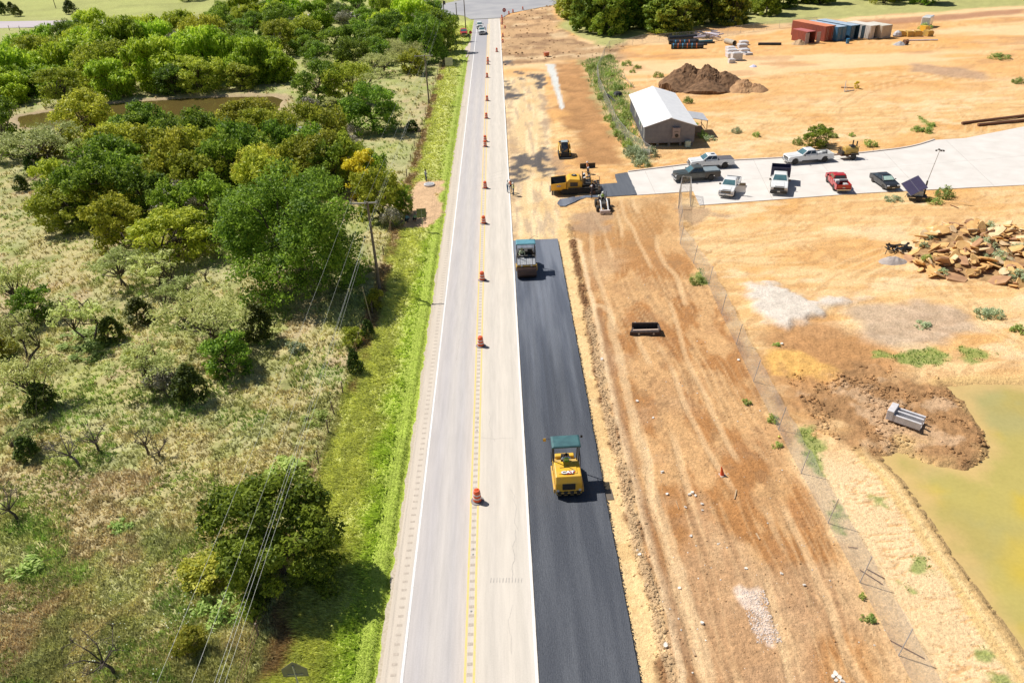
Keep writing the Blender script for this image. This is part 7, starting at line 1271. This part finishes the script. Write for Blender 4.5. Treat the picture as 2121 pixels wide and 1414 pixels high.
M_slab = [mat('ochre slab rock', (.74, .46, .18), .85, (.60, .34, .12), 1.2, bump=.4, bscale=5), mat('tan slab rock', (.80, .60, .36), .85, (.68, .46, .24), 1.2, bump=.4, bscale=5), mat('brown slab rock', (.36, .19, .10), .85, (.50, .28, .14), 1.2, bump=.4, bscale=5)]
M_limest = mat('white limestone', (.74, .70, .64), .85, (.62, .55, .48), 3, bump=.3)
slabT = []
for i in range(12): me = stone_template(40 + i, .10 + .018 * (i % 5), 7 + i % 3); me.materials.append(M_slab[(0, 0, 1, 2, 1, 0)[i % 6]]); slabT.append(me)
x, y = G(1337, 690)
def rockpile():
    P = GP([(1868, 535), (1880, 500), (1905, 482), (1935, 470), (1990, 463), (2060, 462), (2121, 474), (2230, 490), (2230, 610), (2121, 592), (2060, 588), (2000, 578), (1930, 572), (1890, 560)]); c = Vector((0, 0))
    e = empty('rock_pile', (*G(1990, 530), 0), 0, 'big pile of ochre slab rocks at the right above the pond', 'rock pile'); xs = [p[0] for p in P]; ys = [p[1] for p in P]; ox, oy = e.location.x, e.location.y; n = 0; rs_ = np.random.RandomState(8)
    base = MB(); hgt = lambda X, Y: max(0, min(1.0, -sdpoly(np.array([X]), np.array([Y]), P)[0] / 2.2)) * (.30 + .85 * float(fbm(np.array([X]), np.array([Y]), 3.0, 2)[0]))
    # inner mass so no ground shows; shade between slabs is put into its colour
    gx = np.arange(min(xs), max(xs), .5); gy = np.arange(min(ys), max(ys), .5); XX, YY = np.meshgrid(gx, gy); d = sdpoly(XX.ravel(), YY.ravel(), P); z = np.clip(-d / 2.2, 0, 1) * (.15 + .85 * fbm(XX.ravel(), YY.ravel(), 3.0, 2)) - .2 + .3 * (fbm(XX.ravel(), YY.ravel(), .7, 2) - .5); V = np.stack([XX.ravel() - ox, YY.ravel() - oy, z], 1); nr, nc = XX.shape; i = np.arange((nr - 1) * (nc - 1)); a = (i // (nc - 1)) * nc + i % (nc - 1); F = np.stack([a, a + 1, a + nc + 1, a + nc], 1); link('rubble_core', npmesh('rubble_core', V, F, mat('rubble darkened as shade', (.30, .165, .07), .95, (.46, .29, .13), 2, bump=.8, bscale=5)), e)['kind'] = 'stuff'
    while n < 295:
        X = rs_.uniform(min(xs), max(xs)); Y = rs_.uniform(min(ys), max(ys))
        if not inpoly(X, Y, P): continue
        h = hgt(X, Y); s = rs_.choice([.32, .48, .68, .95], p=[.24, .34, .30, .12]); o = link('stone', slabT[rs_.randint(12)], e); o.location = (X - ox, Y - oy, h + rs_.uniform(-.05, .2)); o.scale = (s * 1.25, s, s * .9); t = .36; o.rotation_euler = (rs_.normal() * t, rs_.normal() * t, rs_.rand() * 6.28); n += 1
rockpile()
for a in (('sage', 1925, 500, 2.0, 1.2, 'grey green weed on the left part of the rock pile'), ('weed', 1918, 545, 1.6, 1.0, 'bright green plant at the lower left of the rock pile'), ('sage', 2045, 480, 2.6, 1.5, 'green weed at the top of the rock pile'), ('sage', 2035, 515, 3.6, 1.6, 'large grey green weed in the middle of the rock pile'), ('sage', 2060, 545, 4.0, 1.8, 'largest green weed at the lower right of the rock pile'), ('weed', 2075, 552, 2.0, 1.3, 'greener plant beside the largest weed of the rock pile'), ('sage', 2108, 525, 2.2, 1.4, 'grey green weed at the right end of the rock pile'), ('sage', 2105, 580, 3.0, 1.3, 'grey green weed below the right end of the rock pile'), ('sage', 1952, 570, 1.4, .8, 'small weed under the lower edge of the rock pile'), ('sage', 1912, 515, 1.4, .8, 'yellowish weed at the left end of the rock pile')): e = plantpx(*a); e.location.z += .35; e.scale = e.scale * .72
e = empty('black_scrap', at(1865, 520), .4, 'tangle of black burnt plastic left of the rock pile', 'scrap'); b = MB()
for k in range(16): p = Vector((R.uniform(-1.2, 1.2), R.uniform(-.8, .8), R.uniform(.1, .5))); b.tube([p, p + Vector((R.uniform(-.6, .6), R.uniform(-.5, .5), R.uniform(0, .5))), p + Vector((R.uniform(-1.1, 1.1), R.uniform(-.7, .7), R.uniform(-.1, .4)))], R.uniform(.05, .17), M_black, 6)
b.tube([(-.8, .3, .6), (-1.8, .1, .9), (-2.6, -.3, .3)], .04, M_black, 5); b.build('strips', e); heap('ash_heap', 'small pale grey ash heap below the black scrap', 'ash heap', 1850, 542, 1.5, 1.0, .5, mat('grey ash', (.44, .38, .34), .95, (.34, .29, .27), 2), 4)
# concrete outlet by the pond
x, y = G(1880, 885); e = empty('drain_outlet', (x - .05, y + .35, GZ(x, y) + .15), -.72, 'white precast concrete drain outlet lying on the clods at the pond', 'drain outlet')
MB().box((-1.0, 0, .4), (.45, 1.25, .8), M_blk).build('head_wall', e, .02)
for s in (-.52, 0, .52): MB().box((.15, s, .28 if s else .34), (1.9, .16, .55), M_blk).build('rib_wall', e, .01)
MB().box((.15, 0, .04), (1.9, 1.2, .08), M_blk).build('floor', e); heap('concrete_spoil', 'white gravel spilled at the upper end of the concrete outlet', 'gravel heap', 1856, 858, .8, .6, .25, mat('white spill', (.72, .68, .66), .9, (.58, .52, .50), 6), 6, 16)
# manhole
x, y = G(889, 383); e = empty('manhole', (x, y, .0), 0, 'round grey concrete manhole ring in the bare dirt left of the road', 'manhole'); MB().lathe([(.01, -.2), (.75, -.2), (.75, .16), (.01, .16)], M_blk, 22).build('ring', e); MB().lathe([(.01, .15), (.55, .15), (.55, .20), (.01, .20)], M_galv, 20).build('lid', e)
# plywood under the roller shadow
x, y = G(1262, 1022); tag(MB().at((x, y, GZ(x, y) + .03), (0, 0, .05)).box((0, 0, 0), (.45, 1.0, .03), mat('dark board', (.16, .13, .10), .9)).build('board'), 'dark board lying at the asphalt edge beside the near roller', 'board')
x, y = G(1552, 752) ; x, y = G(1613, 908); tag(MB().at((x, y, GZ(x, y) + .05)).lathe([(.01, 0), (.09, .02), (.1, .1), (.01, .17)], M_sy, 8).build('marker_cap'), 'small yellow marker cap by the chain link fence', 'marker')
# ================================================================ LOOSE STONES AND CLODS
def chips(name, X, Y, s, m_attr_cols, label, cat, rs_, zoff=0.0, flat=.7, dirt=True):
    ico = np.array([[0, 0, 1], [.9, 0, .3], [.28, .85, .3], [-.73, .53, .3], [-.73, -.53, .3], [.28, -.85, .3], [.7, .5, -.4], [-.3, .8, -.4], [-.85, 0, -.4], [-.3, -.8, -.4], [.7, -.5, -.4]]); f = np.array([[0, 1, 2], [0, 2, 3], [0, 3, 4], [0, 4, 5], [0, 5, 1], [1, 6, 2], [2, 7, 3], [3, 8, 4], [4, 9, 5], [5, 10, 1], [2, 6, 7], [3, 7, 8], [4, 8, 9], [5, 9, 10], [1, 10, 6]])
    n = len(X); Z, gc = ground(X, Y); an = rs_.rand(n) * 6.28; c, sn = np.cos(an)[:, None], np.sin(an)[:, None]; P = ico[None] * (.7 + .6 * rs_.rand(n, 11, 1)); P[:, :, 0] *= 1.2; P[:, :, 2] *= flat; px_ = (P[:, :, 0] * c - P[:, :, 1] * sn) * s[:, None] + X[:, None]; py_ = (P[:, :, 0] * sn + P[:, :, 1] * c) * s[:, None] + Y[:, None]; pz = P[:, :, 2] * s[:, None] + (Z + zoff + s * .25)[:, None]
    V = np.stack([px_, py_, pz], 2).reshape(-1, 3); F = (f[None] + (np.arange(n) * 11)[:, None, None]).reshape(-1, 3); colr = np.repeat((gc if dirt else m_attr_cols) * (.7 + .5 * rs_.rand(n))[:, None], 11, 0); m = bpy.data.materials.get('clods') or attrmat('clods', 'col', amt=.2, bump=.3); return tag(link(name, npmesh(name, V, F, m, attr=colr)), label, cat, None, 'stuff')
rs = np.random.RandomState(21)
def inP(P, n, rs_, pad=0):
    xs = [p[0] for p in P]; ys = [p[1] for p in P]; x = rs_.uniform(min(xs), max(xs), n); y = rs_.uniform(min(ys), max(ys), n); ok = sdpoly(x, y, P) + wob(x, y, .8, 1.5) < pad; return x[ok], y[ok]
x, y = inP(PB['clod'], 8000, rs, .9); k = fbm(x, y, 1.6, 3) > .47; x = x[k]; y = y[k]; chips('soil_clods', x, y, .02 + .15 * rs.rand(len(x)) ** 7, None, 'brown soil clods heaped round the concrete outlet by the pond', 'clods', rs)
yy = rs.uniform(22, 84, 4200); bx = np.interp(yy, [p[1] for p in berm][::-1], [p[0] for p in berm][::-1]); x = bx + rs.normal(size=4200) * .22; chips('berm_clods', x, yy, .025 + .085 * rs.rand(4200) ** 3, None, 'line of dark clods between the asphalt lane and the dirt', 'clods', rs)
x, y = inP(PB['row'], 9000, rs); w = rs.rand(len(x)) < np.clip((75 - y) / 50, .12, 1); x, y = x[w], y[w]; c = np.where((rs.rand(len(x)) < .22)[:, None], np.array([[.74, .68, .60]]), ground(x, y)[1] * .95); chips('loose_stones', x, y, .015 + .05 * rs.rand(len(x)) ** 5, c, 'small pale stones and crumbs scattered over the brown dirt', 'stones', rs, dirt=False)
x, y = inP(PB['limepatch'], 900, rs, .3); chips('white_gravel', x, y, .015 + .035 * rs.rand(len(x)) ** 2, np.array([.64, .55, .49])[None] * np.ones((len(x), 1)), 'patch of white gravel on the brown dirt near the bottom', 'gravel', rs, dirt=False)
x, y = inP(PB['topdirt'], 1500, rs); chips('far_clods', x, y, .05 + .30 * rs.rand(len(x)) ** 6, None, 'rough clods in the graded dirt near the crossing', 'clods', rs)
big = [(1454, 1043), (1455, 1055), (1429, 1022), (1431, 1108), (1454, 1290), (1382, 1022), (1320, 832), (1353, 866), (1372, 976), (1435, 1018), (1441, 1025), (1420, 1048), (1545, 1178), (1618, 1190), (1725, 1400), (1732, 1408), (1738, 1402), (1730, 1395), (1745, 1410), (1321, 1140), (1325, 1150), (1247, 745), (1530, 746), (1620, 712), (1378, 1338), (1665, 1213), (1408, 1216)]
wst = stone_template(91, .5, 7); wst.materials.append(M_limest)
sg = []
for i, (px, py) in enumerate(big):
    x, y = G(px, py); s = R.uniform(.09, .17); o = link('stone', wst); o.location = (x, y, GZ(x, y) + s * .3); o.scale = (s, s, s * .8); o.rotation_euler = (R.uniform(-.4, .4), R.uniform(-.4, .4), R.random() * 6); tag(o, 'pale fist sized stone lying on the brown dirt right of the asphalt', 'stone', 'pale stones on the brown dirt'); sg.append((o, 'pale stone'))
rowlabels(sg, 'on the brown dirt')
yy = rs.uniform(20, 79, 3200); chips('asphalt_crumbs', XA1 + .02 + np.abs(rs.normal(size=3200)) * .07, yy, .012 + .03 * rs.rand(3200) ** 3, np.array([.05, .055, .065])[None] * np.ones((3200, 1)), 'loose black crumbs along the right edge of the new asphalt', 'asphalt crumbs', rs, .02, .6, dirt=False)
# white flowers in the pasture
fx, fy = [], []
for px, py, n, s in ((395, 1245, 26, .9), (380, 1290, 16, .7), (250, 1310, 16, .8), (350, 1190, 4, .4), (190, 1390, 8, .4), (470, 1290, 8, .6), (350, 1390, 5, .5), (615, 690, 10, .6), (700, 640, 16, .9), (690, 790, 12, .9), (845, 300, 40, 3), (840, 340, 40, 2.5), (860, 240, 30, 2)):
    x, y = G(px, py); fx.append(x + rs.normal(size=n) * s); fy.append(y + rs.normal(size=n) * s)
fx = np.concatenate(fx); fy = np.concatenate(fy); chips('white_flowers', fx, fy, .022 + .018 * rs.rand(len(fx)), np.array([.62, .68, .52])[None] * np.ones((len(fx), 1)), 'white flower heads sprinkled in the pasture', 'flowers', rs, .28, .4, dirt=False)
